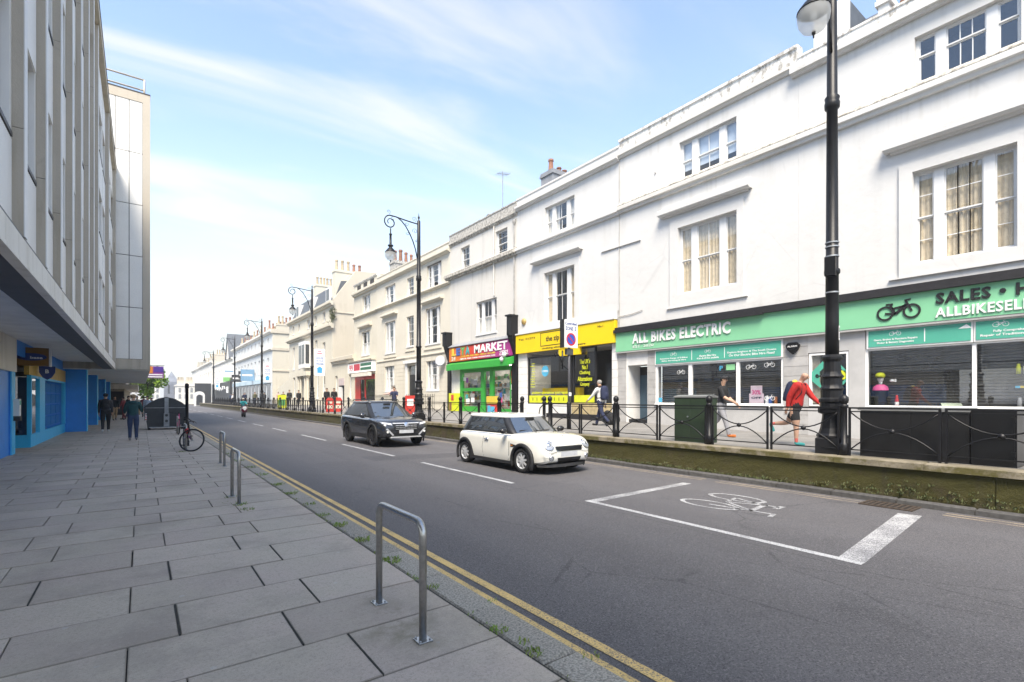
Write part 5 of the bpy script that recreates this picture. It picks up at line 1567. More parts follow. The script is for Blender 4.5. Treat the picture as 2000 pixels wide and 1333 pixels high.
MB().box(16.22, 16.3, 1.8, 2.32, 1.88, 1.93).build("pack", "p_yellow", t); MB().box(16.22, 16.3, 2.32, 2.40, 1.88, 1.93).build("pack", "sky_print", t)
t = thing("paper_sheet", "pale sheet of paper lying on the window ledge", "paper", (16.3, 3.5, 1.41)); b = MB(); b.prism([(16.2, 3.7, 1.412), (16.2, 3.3, 1.412), (16.45, 3.4, 1.52), (16.45, 3.8, 1.52)], (0, 0, .004)); b.build("sheet", mat("card_lime", (.66, .74, .56), .7), t)

# ---------------- yellow alterations shop
ys_ = thing("alterations_shop", "yellow shopfront of the clothing alterations shop with dark windows", "shop", (16, 17.7, .8))
b = MB(); b.box(15.80, 16.02, 14.22, 21.02, 3.96, 4.92); b.build("fascia", "yellow_fascia", ys_)
b = MB(); b.box(15.76, 16.03, 14.20, 21.04, 4.93, 5.0); b.build("fascia_cap", "stucco_white", ys_)
YX = 15.797
text("the zip yard", "sign_black", ys_, (YX, 17.75, 4.48), 1.7, .34, depth=.004, bold=.02)
b = MB(); q = .03
for a, c, d_, e in ((16.5, 19.0, 4.82, 4.82 + q), (16.5, 19.0, 4.18, 4.18 + q), (16.5, 16.5 + q, 4.18, 4.85), (19.0 - q, 19.0, 4.18, 4.85)): b.box(YX - .006, YX + .003, a, c, d_, e)
b.build("logo_border", "sign_black", ys_)
text("clothing alterations & repairs", "sign_black", ys_, (YX, 17.4, 4.06), 3.0, .10, depth=.003, bold=.02)
text("Tel. 01273", "sign_black", ys_, (YX, 20.1, 4.66), 1.35, .10, depth=.003, bold=.01); text("No.1", "sign_black", ys_, (YX, 15.0, 4.72), .32, .10, depth=.003, bold=.02)
MB().box(15.82, 15.95, 16.3, 17.7, 3.62, 3.955).build("blade_panel", "yellow_fascia", ys_)
stone_blocks(ys_, 15.97, 16.3, 20.30, 21.02, fl(20), 3.95, .37, "stone_white"); stone_blocks(ys_, 15.97, 16.3, 14.22, 14.50, fl(14), 3.95, .37, "stone_white")
b = MB(); b.box(15.99, 16.3, 17.0, 20.3, .5, 1.36); b.build("stall_riser", "stone_white", ys_)
b = MB(); b.box(15.99, 16.3, 14.5, 17.0, .5, 1.42); b.build("stall_riser", "buff_stone", ys_)
b = MB(); b.box(15.65, 16.0, 14.3, 18.4, .4, .93); b.build("step", "frame_black", ys_)
yw = shop_frame(ys_, 17.02, 20.28, 1.36, 3.74, [], "frame_black", .08)
yw2 = shop_frame(ys_, 15.5, 16.94, 1.42, 3.94, [], "frame_black", .06)
text("The UK's\nNo.1\nClothing\nAlterations\nCompany", "lime_print", yw2, (16.055, 16.2, 2.78), .92, 1.25, depth=.002, bold=.02)
MB().box(16.055, 16.06, 15.56, 16.88, 1.45, 1.78).build("lime_band", "lime_print", yw2)
MB().box(16.055, 16.06, 17.1, 20.2, 1.42, 1.78).build("lime_band", "lime_print", yw)
text("clothing alterations and repairs", "lime_print", yw, (16.055, 18.6, 1.90), 2.8, .16, depth=.002, bold=.03)
b = MB()
for i in range(9): b.box(16.05, 16.055, 17.25 + i * .33, 17.29 + i * .33, 1.52, 1.68)
b.build("zip_teeth_print", "sign_black", yw)
b = MB()
for i in range(10): b.box(16.055, 16.06, 19.75, 20.05 + R.uniform(-.05, .1), 2.2 + i * .13, 2.24 + i * .13)
b.build("price_print", "lime_print", yw)
b = MB(); b.lathe([(.001, 0), (.27, 0)], 20, (16.056, 18.95, 2.98), (-1, 0, 0), cap=False); ds = b.build("round_sticker", "sky_print", yw)
text("OPEN", "white_card", ds, (16.052, 18.95, 2.98), .40, .10, depth=.002, bold=.02)
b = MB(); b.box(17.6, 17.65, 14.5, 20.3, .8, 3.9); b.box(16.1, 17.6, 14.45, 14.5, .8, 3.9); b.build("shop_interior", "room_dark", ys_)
b = MB(); b.box(16.1, 17.6, 14.5, 20.3, 3.9, 3.95); b.build("shop_ceiling", "stone_grey", ys_)
b = MB(); b.box(16.6, 16.9, 17.1, 19.8, 1.4, 2.15); b.build("counter", "yellow_fascia", ys_)
b = MB()
for i in range(8): b.box(16.3, 16.7, 17.3 + i * .3, 17.5 + i * .3, 1.4, 1.4 + R.uniform(.2, .6))
b.build("sewing_goods", "p_grey", ys_, kind="stuff")
b = MB(); b.box(16.62, 16.70, 14.52, 15.48, .85, 3.2); dd = b.build("door", "frame_black", ys_)
text("ALTERATIONS\nREPAIRS\nTAILORING", "lime_print", dd, (16.61, 15.0, 2.75), .55, .4, depth=.002, bold=.02)
MB().box(16.6, 16.62, 14.65, 15.35, 1.1, 3.0).build("door_glass", "dark_pane", dd)

# ---------------- market
mk = thing("market_shop", "corner market shopfront with green frame and rainbow MARKET sign", "shop", (16, 24.6, .85))
m_, n_, l_, b_, o_ = _nt("market_print")
g = NG(n_, l_)
x_, y_, z_ = g.xyz()
k = g.ramp(y_, 27.9, 21.4)
v = g.mix(g.ramp(k, .0, .45), (.62, .16, .02), (.58, .03, .03)); v = g.mix(g.ramp(k, .45, 1.0), v, (.36, .035, .22))
g.put(b_.inputs["Base Color"], v); b_.inputs["Roughness"].default_value = .55
MATS["market_print"] = m_
b = MB(); b.box(15.72, 16.0, 21.45, 27.95, 3.92, 4.80); sg = b.build("fascia", "market_print", mk)
b = MB(); b.prism([(15.66, 21.4, 4.82), (15.66, 28.0, 4.82), (16.0, 28.0, 5.02), (16.0, 21.4, 5.02)], (0, 0, .03)); b.build("sign_roof", "lead", mk)
for s_, y, m in (("L", 27.35, "p_yellow"), ("E", 26.80, "p_blue"), ("Y", 26.25, "p_green"), ("A", 25.70, "p_teal")):
    text(s_, m, sg, (15.71, y, 4.50), .46, .46, depth=.02, bold=.06)
text("MARKET", "white_paint", sg, (15.71, 23.3, 4.50), 3.3, .46, depth=.02, bold=.03, sp=1.1)
text("FOOD  WINE  BEERS  SPIRITS  TOBACCO  GROCERIES", "p_yellow", sg, (15.715, 24.6, 4.17), 3.6, .10, depth=.004, bold=.03)
text("ORIENTAL  POLISH  TURKISH  INTERNATIONAL FOOD", "white_paint", sg, (15.715, 24.7, 4.02), 3.8, .09, depth=.004, bold=.02)
text("OPEN\nLATE", "white_paint", sg, (15.715, 22.0, 4.1), .75, .26, depth=.004, bold=.03)
text("24", "p_cream", sg, (15.715, 27.4, 4.1), .5, .26, depth=.004, bold=.03)
b = MB(); b.prism([(15.45, 21.3, 3.36), (15.45, 27.85, 3.36), (15.45, 27.85, 3.72), (15.45, 21.3, 3.72)], (.5, 0, .18)); b.build("awning_box", "shop_green", mk)
b = MB(); b.box(15.97, 16.2, 27.0, 28.28, .5, 3.9); b.build("pier", "stone_white", mk)
b = MB()
for a, c in ((26.72, 27.0), (24.30, 24.62), (23.38, 23.70), (21.18, 21.42), (21.66, 21.74)): b.box(15.95, 16.1, a, c, .6, 3.4)
b.box(15.96, 16.09, 24.62, 26.72, .6, 1.15); b.box(15.96, 16.09, 24.62, 26.72, 2.06, 2.26); b.box(15.96, 16.09, 21.74, 23.38, .6, 1.05); b.box(15.96, 16.09, 21.2, 27.0, 3.18, 3.42)
gf = b.build("green_frame", "shop_green", mk)
MB().quad((16.03, 26.72, 1.15), (16.03, 21.74, 1.15), (16.03, 21.74, 3.2), (16.03, 26.72, 3.2)).build("shop_window", "shop_glass", mk)
b = MB(); b.box(18.4, 18.45, 21.2, 27.4, .7, 3.6); b.build("shop_interior", mat("shop_white_wall", (.60, .58, .54), .8, var=.2), mk)
b = MB(); b.box(16.1, 18.4, 21.2, 27.4, 3.5, 3.55); b.box(16.1, 18.4, 21.2, 27.4, .7, .8); b.build("shop_ceiling", "stone_grey", mk)
for yy in (22.5, 24, 25.8): MB().box(16.5, 18, yy - .06, yy + .06, 3.42, 3.49).build("strip_light", emit("tube_light", (1, .98, .93), 6), mk)
gb = MB(); mats_ = PRINT
for zz in (1.2, 1.55, 1.9, 2.3, 2.7):
    y = 21.8
    while y < 26.7:
        w = R.uniform(.10, .30); h = R.uniform(.14, .30)
        if not 23.4 < y < 24.4 or zz > 0:
            gb.use(R.choice([0, 1, 2, 3, 6, 7, 7, 7, 8, 8, 9, 10, 10, 11])); gb.box(16.35 + (zz > 2.2) * .1, 16.6, y, y + w, zz, zz + h)
        y += w + R.uniform(.01, .08)
gb.build("stocked_goods", mats_, mk, kind="stuff")
b = MB()
for zz in (1.18, 1.53, 1.88, 2.28, 2.68): b.box(16.3, 16.7, 21.8, 26.7, zz - .03, zz - .002)
b.build("shelf", "white_card", mk)
for i in range(16):
    y, z = R.choice([(R.uniform(21.8, 23.0), R.uniform(1.2, 2.9)), (R.uniform(24.7, 26.3), R.uniform(2.3, 2.8)), (R.uniform(24.7, 26.2), R.uniform(1.2, 1.7))])
    w, h = R.uniform(.2, .5), R.uniform(.18, .35)
    MB().box(16.0 - .002 * i / 16, 16.02, y, y + w, z, z + h).build("poster", R.choice(PRINT + ["white_card", "p_cream", "p_grey"] * 3), mk)
for i in range(6): MB().box(15.955, 15.96, 21.45, 21.64, 1.0 + i * .36, 1.30 + i * .36).build("poster", ["white_card", "p_cream", "p_grey", "white_card", "p_orange", "p_red"][i], mk)
# black party-wall consoles
for (y0, y1, z1, lab) in ((27.95, 28.6, 5.75, "black console bracket on the pilaster between market and cream house"), (21.0, 21.6, 5.95, "black console bracket on the pilaster between market and yellow shop")):
    t = thing("console_bracket", lab, "console", (15.9, (y0 + y1) / 2, 4.4))
    c = (y0 + y1) / 2
    b = MB(); b.prism([(15.58, y0 + .1, 4.95), (15.48, y0 + .2, 4.95), (15.48, y1 - .2, 4.95), (15.58, y1 - .1, 4.95), (16.02, y1 - .1, 4.95), (16.02, y0 + .1, 4.95)], (0, 0, z1 - 4.95)); b.box(15.45, 16.03, y0 + .07, y1 - .07, z1, z1 + .08); b.build("block", "black_iron", t)
    b = MB(); b.prism([(15.6, y0 + .1, 4.949), (16.02, y0 + .1, 4.949), (16.02, y0 + .1, 3.95), (15.93, y0 + .1, 4.0), (15.78, y0 + .1, 4.4)], (0, y1 - y0 - .2, 0)); b.build("scroll", "black_iron", t)
    b = MB(); b.box(15.88, 16.02, c - .2, c + .2, .75, 3.949); b.build("pilaster", "black_iron", t)
for (y, z, lab) in ((21.55, 3.95, "white floodlight at the right end of the market awning, upper one"), (21.75, 3.72, "white floodlight at the right end of the market awning, lower one")):
    t = thing("floodlight", lab, "lamp", (15.4, y, z)); b = MB(); b.ball((15.42, y, z), .13, 10, 7); b.build("shade", "white_card", t, smooth=True); MB().tube([(15.42, y, z), (15.7, y, z + .05)], .03, 6).build("arm", "galv", t)
sd_ = thing("display_stand", "orange and red card display stand in front of the market", "display", (15.3, 22.3, .8))
b = MB(); b.box(15.1, 15.3, 21.9, 22.75, 1.35, 1.75); b.build("header", "p_yellow", sd_); b = MB(); b.box(15.12, 15.3, 21.95, 22.7, .8, 1.34); b.build("crate", "p_red", sd_); b = MB(); b.box(15.1, 15.12, 22.0, 22.35, .85, 1.2); b.box(15.1, 15.12, 22.4, 22.65, .9, 1.25); b.build("pack", "sky_print", sd_)
bx = thing("leaflet_box", "lime and red leaflet box beside the market pier", "box", (15.6, 27.2, .8)); b = MB(); b.box(15.5, 15.9, 26.9, 27.6, .85, 1.95); b.build("case", "lime_print", bx); MB().box(15.49, 15.5, 27.0, 27.3, 1.5, 1.85).build("label_print", "p_red", bx); MB().box(15.49, 15.5, 27.25, 27.55, .9, 1.4).build("label_print", "p_brown", bx)

# ---------------- zone sign
zs = thing("parking_sign", "white controlled zone Z sign with no waiting roundel on a grey post", "sign", (11.7, 12.6, .6))
mat("sign_white", (.78, .79, .80), .4, var=.03); mat("sign_navy", (.02, .05, .22), .4); mat("round_blue", (.02, .09, .50), .4); mat("round_red", (.60, .02, .03), .4)
A_ = radians(8)
cx_, cy_ = 11.72, 12.58
b = MB(); b.tube([(cx_, cy_, .55), (cx_, cy_, 4.2)], .045, 10); b.build("post", mat("post_grey", (.09, .09, .10), .5, .3), zs, smooth=True)
b = MB(); b.lathe([(.075, 0), (.075, .9), (.05, .93)], 12, (cx_, cy_, .6)); b.build("base", "black_iron", zs, smooth=True)
b = MB(); b.box(cx_ - .31, cx_ + .31, cy_ - .10, cy_ - .05, 3.36, 4.28); pl = b.build("plate", "sign_white", zs)
b = MB(); b.box(cx_ - .36, cx_ - .312, cy_ - .11, cy_ + .06, 3.34, 4.30); b.build("plate_edge", "frame_black", zs)
text("Controlled", "sign_navy", pl, (cx_, cy_ - .102, 4.17), .52, .10, FACE_CAM, .002, .02)
text("ZONE  Z", "sign_navy", pl, (cx_, cy_ - .102, 4.00), .50, .13, FACE_CAM, .002, .02)
b = MB(); b.lathe([(.001, 0), (.21, 0)], 24, (cx_, cy_ - .103, 3.64), (0, -1, 0), cap=False); b.build("roundel", "round_blue", pl)
b = MB(); b.lathe([(.165, 0), (.215, 0), (.215, .004), (.165, .004)], 24, (cx_, cy_ - .103, 3.64), (0, -1, 0), cap=False); b.build("roundel_rim", "round_red", pl)
b = MB(); b.prism([(cx_ - .135, cy_ - .106, 3.64 + .105), (cx_ - .105, cy_ - .106, 3.64 + .135), (cx_ + .135, cy_ - .106, 3.64 - .105), (cx_ + .105, cy_ - .106, 3.64 - .135)], (0, -.003, 0)); b.build("roundel_bar", "round_red", pl)
b = MB(); b.box(cx_ - .14, cx_ + .14, cy_ - .06, cy_ + .06, 3.12, 3.32); b.build("sign_lamp", "post_grey", zs)
b = MB()
b.tube([(cx_ - .05, cy_, 2.62), (cx_ - .28, cy_, 2.75), (cx_ - .40, cy_, 3.0), (cx_ - .55, cy_, 3.18), (cx_ - .66, cy_, 3.12), (cx_ - .60, cy_, 3.02)], .02, 6); b.tube([(cx_ - .30, cy_, 2.62), (cx_ - .30, cy_, 3.25)], .03, 6); b.build("scroll_bracket", "black_iron", zs, smooth=True)
MB().box(cx_ - .05, cx_ + .06, cy_ - .055, cy_ - .046, 1.72, 1.84).build("sticker", "white_card", zs)
# ---------------- street cabinets
gc = thing("street_cabinet", "dark green telecoms cabinet behind the railing by the man in black", "cabinet", (10.85, 7.15, .6))
mat("cab_green", (.022, .040, .020), .45, var=.2, vs=4, bump=.05); mat("cab_black", (.012, .012, .013), .55, spec=.3, var=.4, vs=5, bump=.06); mat("cab_top", (.17, .175, .175), .5, var=.2)
b = MB(); b.bbox(10.66, 11.06, 6.72, 7.62, .58, 1.66, .012); b.build("body", "cab_green", gc)
b = MB(); b.prism([(10.64, 6.70, 1.66), (11.08, 6.70, 1.66), (11.08, 6.70, 1.69), (10.88, 6.70, 1.73), (10.64, 6.70, 1.69)], (0, .94, 0)); b.build("lid", "cab_top", gc)
for y0, y1 in ((6.74, 7.16), (7.18, 7.60)): MB().box(10.652, 10.66, y0, y1, .66, 1.62).build("door", "cab_green", gc)
MB().lathe([(.02, 0), (.02, .02)], 8, (10.652, 7.24, 1.2), (-1, 0, 0)).build("lock", "steel_grey", gc)
bc = thing("street_cabinet", "long scuffed black cabinet with grey top edge behind the right end of railing", "cabinet", (10.8, 2.85, .6))
b = MB(); b.bbox(10.66, 11.15, 2.10, 3.62, .58, 1.42, .01); b.build("body", "cab_black", bc)
MB().bbox(10.63, 11.18, 2.09, 3.65, 1.422, 1.49, .02).build("lid", "cab_top", bc)
for y0, y1 in ((2.13, 2.85), (2.87, 3.59)): MB().box(10.652, 10.66, y0, y1, .68, 1.38).build("door", "cab_black", bc)
bc2 = thing("street_cabinet", "smaller plain black cabinet at the right end, butted against the long one", "cabinet", (10.8, 1.8, .6))
MB().bbox(10.64, 11.2, 1.555, 2.08, .58, 1.46, .012).build("body", "black_gloss", bc2)
MB().box(10.63, 10.64, 1.58, 2.05, .66, 1.40).build("door", "black_gloss", bc2)
b = MB(); b.box(10.60, 10.64, 1.57, 1.62, .75, .83); b.box(10.60, 10.64, 1.57, 1.62, 1.28, 1.36); b.build("hinge", "black_gloss", bc2)
# ================================================================ left-hand office block with overhanging canopy
stucco("fin_tan", (.47, .42, .35), dirt_amt=.12, streak=.8)
mat("panel_white", (.78, .77, .74), .55, var=.06, vs=1.2)
mat("panel_edge", (.74, .74, .73), .5, var=.05)
stucco("concrete_band", (.76, .73, .67), dirt_amt=.15, streak=.6)
mat("dark_trim", (.035, .03, .03), .5, var=.2)
mat("soffit_grey", (.80, .79, .77), .8, var=.12, vs=1.5)
mat("shop_azure", (.015, .50, .90), .45, var=.06); mat("shop_cobalt", (.012, .26, .78), .45, var=.08)
mat("ochre_sign", (.56, .37, .06), .5, var=.12); mat("brown_sign", (.25, .12, .018), .45, var=.12)
mat("window_sky", (.22, .27, .33), .05, var=.1)
glass("office_glass", (.35, .40, .45), .42)
ob = thing("office_block", "grey office block with tan concrete fins and a canopy over blue shops", "building", (-1.1, 12, 0))
WX = -1.13
FXL = -1.02
Y0B, Y1B = -4.0, 32.0  # unseen stretch behind the camera sized to shade the near pavement
b = MB()
sills = (4.5, 7.25, 10.0)
ops = []
finY = [-6.6, -5.0, -3.4, -1.8, -.2, 1.4, 2.9, 4.4, 6.0, 7.61, 9.18, 10.76, 12.45, 14.15, 16.1, 17.75, 19.5, 25.27]
bays = [(finY[i] + .14, finY[i + 1]) for i in range(len(finY) - 2)] + [(19.64, 21.5), (21.7, 23.4), (23.6, 25.2), (25.45, 27.4), (27.7, 29.6), (29.9, 31.8)]
for a, c in bays:
    for s_ in sills: ops.append((a + .10, c - .10, s_, s_ + 1.45))
def grid_wall_l(b, y0, y1, z0, z1, ops, x, rev=.12):
    n0 = len(b.v)
    grid_wall(b, -y1, -y0, z0, z1, [(-c, -a, d, e) for a, c, d, e in ops], -x, rev)
    for i in range(n0, len(b.v)):
        vx, vy, vz = b.v[i]; b.v[i] = (-vx, -vy, vz)
grid_wall_l(b, Y0B, Y1B, 3.42, 13.0, ops, WX)
b.quad((WX, Y0B, 3.42), (WX, Y0B, 13), (-14, Y0B, 13), (-14, Y0B, 3.42))
b.quad((WX, Y1B, 3.42), (-14, Y1B, 3.42), (-14, Y1B, 13), (WX, Y1B, 13))
b.build("wall", "panel_white", ob)
for a, c, d, e in ops:
    b = MB(); x = WX - .08; t = .045
    b.box(x - .06, x, a, a + t, d, e); b.box(x - .06, x, c - t, c, d, e); b.box(x - .06, x, a + t, c - t, e - t, e); b.box(x - .06, x, a + t, c - t, d, d + t)
    w = b.build("window", "dark_trim", ob)
    MB().quad((x - .03, a, d), (x - .03, c, d), (x - .03, c, e), (x - .03, a, e)).build("pane", "office_glass", w)
    MB().box(WX - .01, WX + .025, a, c, d - .05, d - .001).build("sill", "dark_trim", w)
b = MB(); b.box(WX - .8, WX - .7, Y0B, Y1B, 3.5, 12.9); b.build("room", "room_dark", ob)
# spandrel panels between sills and heads, proud of the wall
for a, c in bays:
    for z0, z1 in ((3.45, 4.44), (5.96, 7.19), (8.71, 9.94), (11.46, 12.7)):
        MB().box(WX, WX + .012, a + .06, c - .06, z0, z1).build("panel", "panel_white", ob)
for i, y in enumerate(finY):
    deep = y > 25
    xf_, d = (-1.0, .30) if deep else (-1.02, .115)
    xb_ = xf_ - d
    z = 3.42
    hs = [3.42, 4.6, 7.35, 10.1, 12.85]
    for za, zb in zip(hs[:-1], hs[1:]):
        b = MB(); b.box(xb_, xf_ - .012, y, y + .14, za + .006, zb); b.build("fin", "fin_tan", ob)
    MB().box(xf_ - .012, xf_, y - .004, y + .144, 3.42, 12.85).build("fin_nosing", "panel_edge", ob)
b = MB(); b.box(-1.30, -1.0, 31.4, 31.8, 3.42, 12.85); b.build("pier", "fin_tan", ob)
b = MB(); b.box(-6, -.98, Y0B, 31.9, 12.86, 13.15); b.build("roof_slab", mat("roof_edge", (.50, .44, .34), .7, var=.15), ob)
b = MB(); b.box(-1.6, -.965, Y0B, 31.9, 13.15, 13.19); b.build("roof_flashing", "dark_trim", ob)
# canopy
for k in range(18):
    y = Y0B + k * 2.65
    if y < 31.5: MB().box(FXL - .07, FXL, y + .004, min(y + 2.65, 31.8) - .004, 3.13, 3.375).build("fascia_panel", "concrete_band", ob)
b = MB(); b.box(FXL - .10, FXL + .008, Y0B, 31.8, 3.08, 3.125); b.build("fascia_lip", "concrete_band", ob)
b = MB(); b.box(WX - .1, FXL - .015, Y0B, 31.8, 3.376, 3.42); b.build("dark_gap", "dark_trim", ob)
b = MB(); b.box(-1.50, FXL - .075, Y0B, 31.8, 3.09, 3.37); b.build("canopy_downstand", mat("soffit_dark", (.075, .072, .072), .6, var=.2), ob)
k = 0
y = Y0B
while y < 31.7:
    MB().box(-3.2, -1.505, y + .006, y + 3.0 - .006, 3.40, 3.44).build("soffit_panel", "soffit_grey", ob); y += 3.0
b = MB(); b.box(-8, -3.2, Y0B, 62, 3.45, 3.55); b.build("soffit_back", "soffit_grey", ob)
# taller wing, its end wall facing the camera
wg = thing("office_wing", "taller projecting wing of white panels framed in tan concrete", "building", (-4, 31.9, 3))
ZB, ZT = 3.10, 17.2
b = MB(); b.box(-14, .385, 31.95, 62, ZB + .02, ZT - .02); b.build("wall", "fin_tan", wg)
b = MB(); b.box(.08, .39, 31.86, 31.95, ZB, ZT); b.box(-14, .08, 31.86, 31.95, ZT - .45, ZT); b.box(-14, .08, 31.86, 31.95, ZB, 3.62); b.build("frame", "fin_tan", wg)
for j in range(5):
    z0 = 3.62 + j * 2.626; z1 = z0 + 2.626
    xs = [.08, -.475, -1.03, -1.9, -3.5, -5.1, -6.7]
    for i in range(6):
        if i > 1 and z1 < 13: continue
        MB().box(xs[i + 1] + .016, xs[i] - .016, 31.885, 31.94, z0 + .018, z1 - .018).build("panel", "panel_white", wg)
b = MB(); b.box(-14, .40, 31.85, 62, ZT, ZT + .06); b.build("roof_flashing", "dark_trim", wg)
yy = 33
while yy < 61:
    MB().box(.385, .40, yy, yy + 2.3, 4.2, 16.6).build("panel", "panel_white", wg); yy += 2.6
MB().box(-7, .08, 31.925, 31.949, 3.62, 16.75).build("panel_backing", "dark_trim", wg)
b = MB(); b.box(-8, .38, 31.95, 61, 3.06, 3.09); b.build("soffit", "soffit_grey", wg)
rr = thing("roof_rail", "steel pipe guard rail on the roof of the white panelled wing", "railing", (0, 33, ZT))
b = MB()
for z in (17.75, 18.3): b.tube([(-6, 32.6, z), (.15, 32.6, z), (.15, 40, z)], .045, 6)
for x in (.15, -1.9, -3.9): b.tube([(x, 32.6, ZT), (x, 32.6, 18.3)], .045, 6)
for y in (32.9, 36, 39): b.tube([(.15, y, ZT), (.15, y, 18.3)], .05, 6)
b.build("pipework", mat("rail_beige", (.50, .44, .36), .5, .2), rr, smooth=True)
# ground floor shops
ls = thing("blue_shop", "bright blue shopfront under the canopy with ochre fascia", "shop", (-3, 26, 0))
SX = -2.95
b = MB(); b.box(-3.6, -3.02, 20.2, 20.70, 0, 2.42); b.build("column", "shop_cobalt", ls)
MB().box(-3.02, -2.99, 20.19, 20.71, 0, 2.42).build("column_face", "shop_azure", ls)
b = MB(); b.box(-3.02, -2.96, 8, 20.72, 2.42, 3.44); b.build("bulkhead", "concrete_band", ls)
b = MB(); b.box(-3.6, -3.05, 8, 20.2, 0, 2.42); b.build("wall", "shop_cobalt", ls)
# recessed entrance then display windows
b = MB(); b.box(-4.9, SX, 23.0, 23.06, 0, .42); b.box(-3.02, SX, 23.06, 32.5, 0, .42); b.build("stall_riser", "shop_azure", ls)
b = MB()
for y0, y1 in ((22.95, 23.1), (24.72, 25.95), (32.06, 32.5)): b.box(-3.04, -2.93, y0, y1, .42, 2.42)
b.box(-3.04, -2.94, 23.1, 32.06, 2.34, 2.42); b.build("window_frame", "shop_azure", ls)
b = MB(); b.box(-3.06, -2.94, 22.6, 32.5, 2.42, 2.95); b.build("fascia", "ochre_sign", ls)
b = MB(); b.box(-3.04, -2.98, 20.72, 32.5, 2.95, 3.44); b.build("fascia_top", "shop_cobalt", ls)
MB().quad((-2.99, 23.1, .42), (-2.99, 24.72, .42), (-2.99, 24.72, 2.36), (-2.99, 23.1, 2.36)).build("pane", "shop_glass", ls)
MB().quad((-4.7, 23.02, .42), (SX, 23.02, .42), (SX, 23.02, 2.36), (-4.7, 23.02, 2.36)).build("pane", "shop_glass", ls)
MB().quad((-2.99, 25.95, .42), (-2.99, 32.06, .42), (-2.99, 32.06, 2.36), (-2.99, 25.95, 2.36)).build("pane", "shop_glass", ls)
b = MB(); b.box(-6.2, -6.1, 8, 62, 0, 3.44); b.box(-6.1, -3.05, 25.4, 25.5, 0, 2.6); b.build("shop_interior", mat("interior_grey", (.16, .155, .15), .9, var=.4, vs=1.5), ls)
b = MB(); b.box(-4.0, -3.6, 24.2, 24.6, 0, 2.5); b.build("inner_column", "stone_grey", ls)
mat("card_teal", (.03, .26, .40), .6, var=.2)
for j in range(4):
    z = .52 + j * .46
    for i in range(4):
        y = 26.15 + i * 1.5
        MB().box(-3.12, -3.10, y, y + 1.25, z, z + .36).build("property_card", "card_teal", ls)
    MB().box(-3.14, -3.09, 25.95, 32.06, z - .07, z - .015).build("card_rail", "shop_cobalt", ls)
b = MB(); b.box(-3.6, -2.17, 32.5, 33.1, 0, 3.44); b.build("column", "shop_cobalt", ls)
MB().box(-2.17, -2.14, 32.49, 33.11, 0, 3.44).build("column_face", "shop_azure", ls)
for y in (40.0, 48.6, 55.8):
    b = MB(); b.box(-3.6, -2.17, y, y + .6, 0, 3.40); b.build("column", "shop_cobalt", ls)
    MB().box(-2.17, -2.14, y - .01, y + .61, 0, 3.40).build("column_face", "shop_azure", ls)
for y0, y1 in ((33.1, 40), (40.6, 48.6), (49.2, 55.8)):
    MB().box(-2.95, -2.85, y0, y1, 2.4, 2.9).build("fascia", "ochre_sign", ls); MB().box(-2.95, -2.85, y0, y1, 2.9, 3.44).build("fascia_top", "shop_cobalt", ls)
    MB().box(-2.95, -2.87, y0, y1, 0, .5).build("stall_riser", "shop_azure", ls)
    MB().quad((-2.9, y0, .5), (-2.9, y1, .5), (-2.9, y1, 2.4), (-2.9, y0, 2.4)).build("pane", "shop_glass", ls)
    m = (y0 + y1) / 2; MB().box(-2.95, -2.85, m - .1, m + .1, .5, 2.4).build("mullion", "shop_azure", ls)
b = MB(); b.box(-6, -2.4, 61, 62, 0, 3.44); b.build("end_wall", "buff_stone", ls)
dm = MB(); dm.ball((-2.1, 32.4, 3.2), .15, 10, 7)
t = thing("dome_camera", "black dome security camera on the blue column under the canopy", "camera", (-2.1, 32.4, 3.2)); dm.build("dome", "black_gloss", t, smooth=True); MB().lathe([(.16, 3.28), (.16, 3.42)], 10, (-2.1, 32.4, 0)).build("mount", "black_gloss", t)
# projecting sign
ps = thing("projecting_sign", "ochre box sign with a dark oval reading base under the canopy", "sign", (-2.8, 22.3, 2.7))
b = MB(); b.box(-3.22, -2.42, 22.25, 22.42, 2.70, 3.28); b.build("box", "brown_sign", ps)
MB().box(-2.42, -2.37, 22.24, 22.43, 2.68, 3.30).build("end_cap", "panel_edge", ps)
b = MB(); b.prism([(-2.84 + .37 * cos(2 * pi * i / 24), 22.25, 2.98 + .12 * sin(2 * pi * i / 24)) for i in range(24)], (0, -.01, 0)); ov = b.build("oval", "sign_navy", ps)
text("base", "white_card", ov, (-2.72, 22.238, 2.96), .30, .085, FACE_CAM, .002, .03)
t = thing("shield_sign", "small dark shield shaped hanging plaque below the ochre box sign", "sign", (-2.6, 24.5, 2.5))
b = MB(); b.prism([(-2.90, 24.2, 2.78), (-2.46, 24.2, 2.78), (-2.47, 24.2, 2.55), (-2.56, 24.2, 2.38), (-2.68, 24.2, 2.30), (-2.80, 24.2, 2.38), (-2.89, 24.2, 2.55)], (0, .05, 0)); b.build("shield", "sign_navy", t)
text("B", "white_card", t, (-2.68, 24.195, 2.6), .10, .14, FACE_CAM, .002, .03)
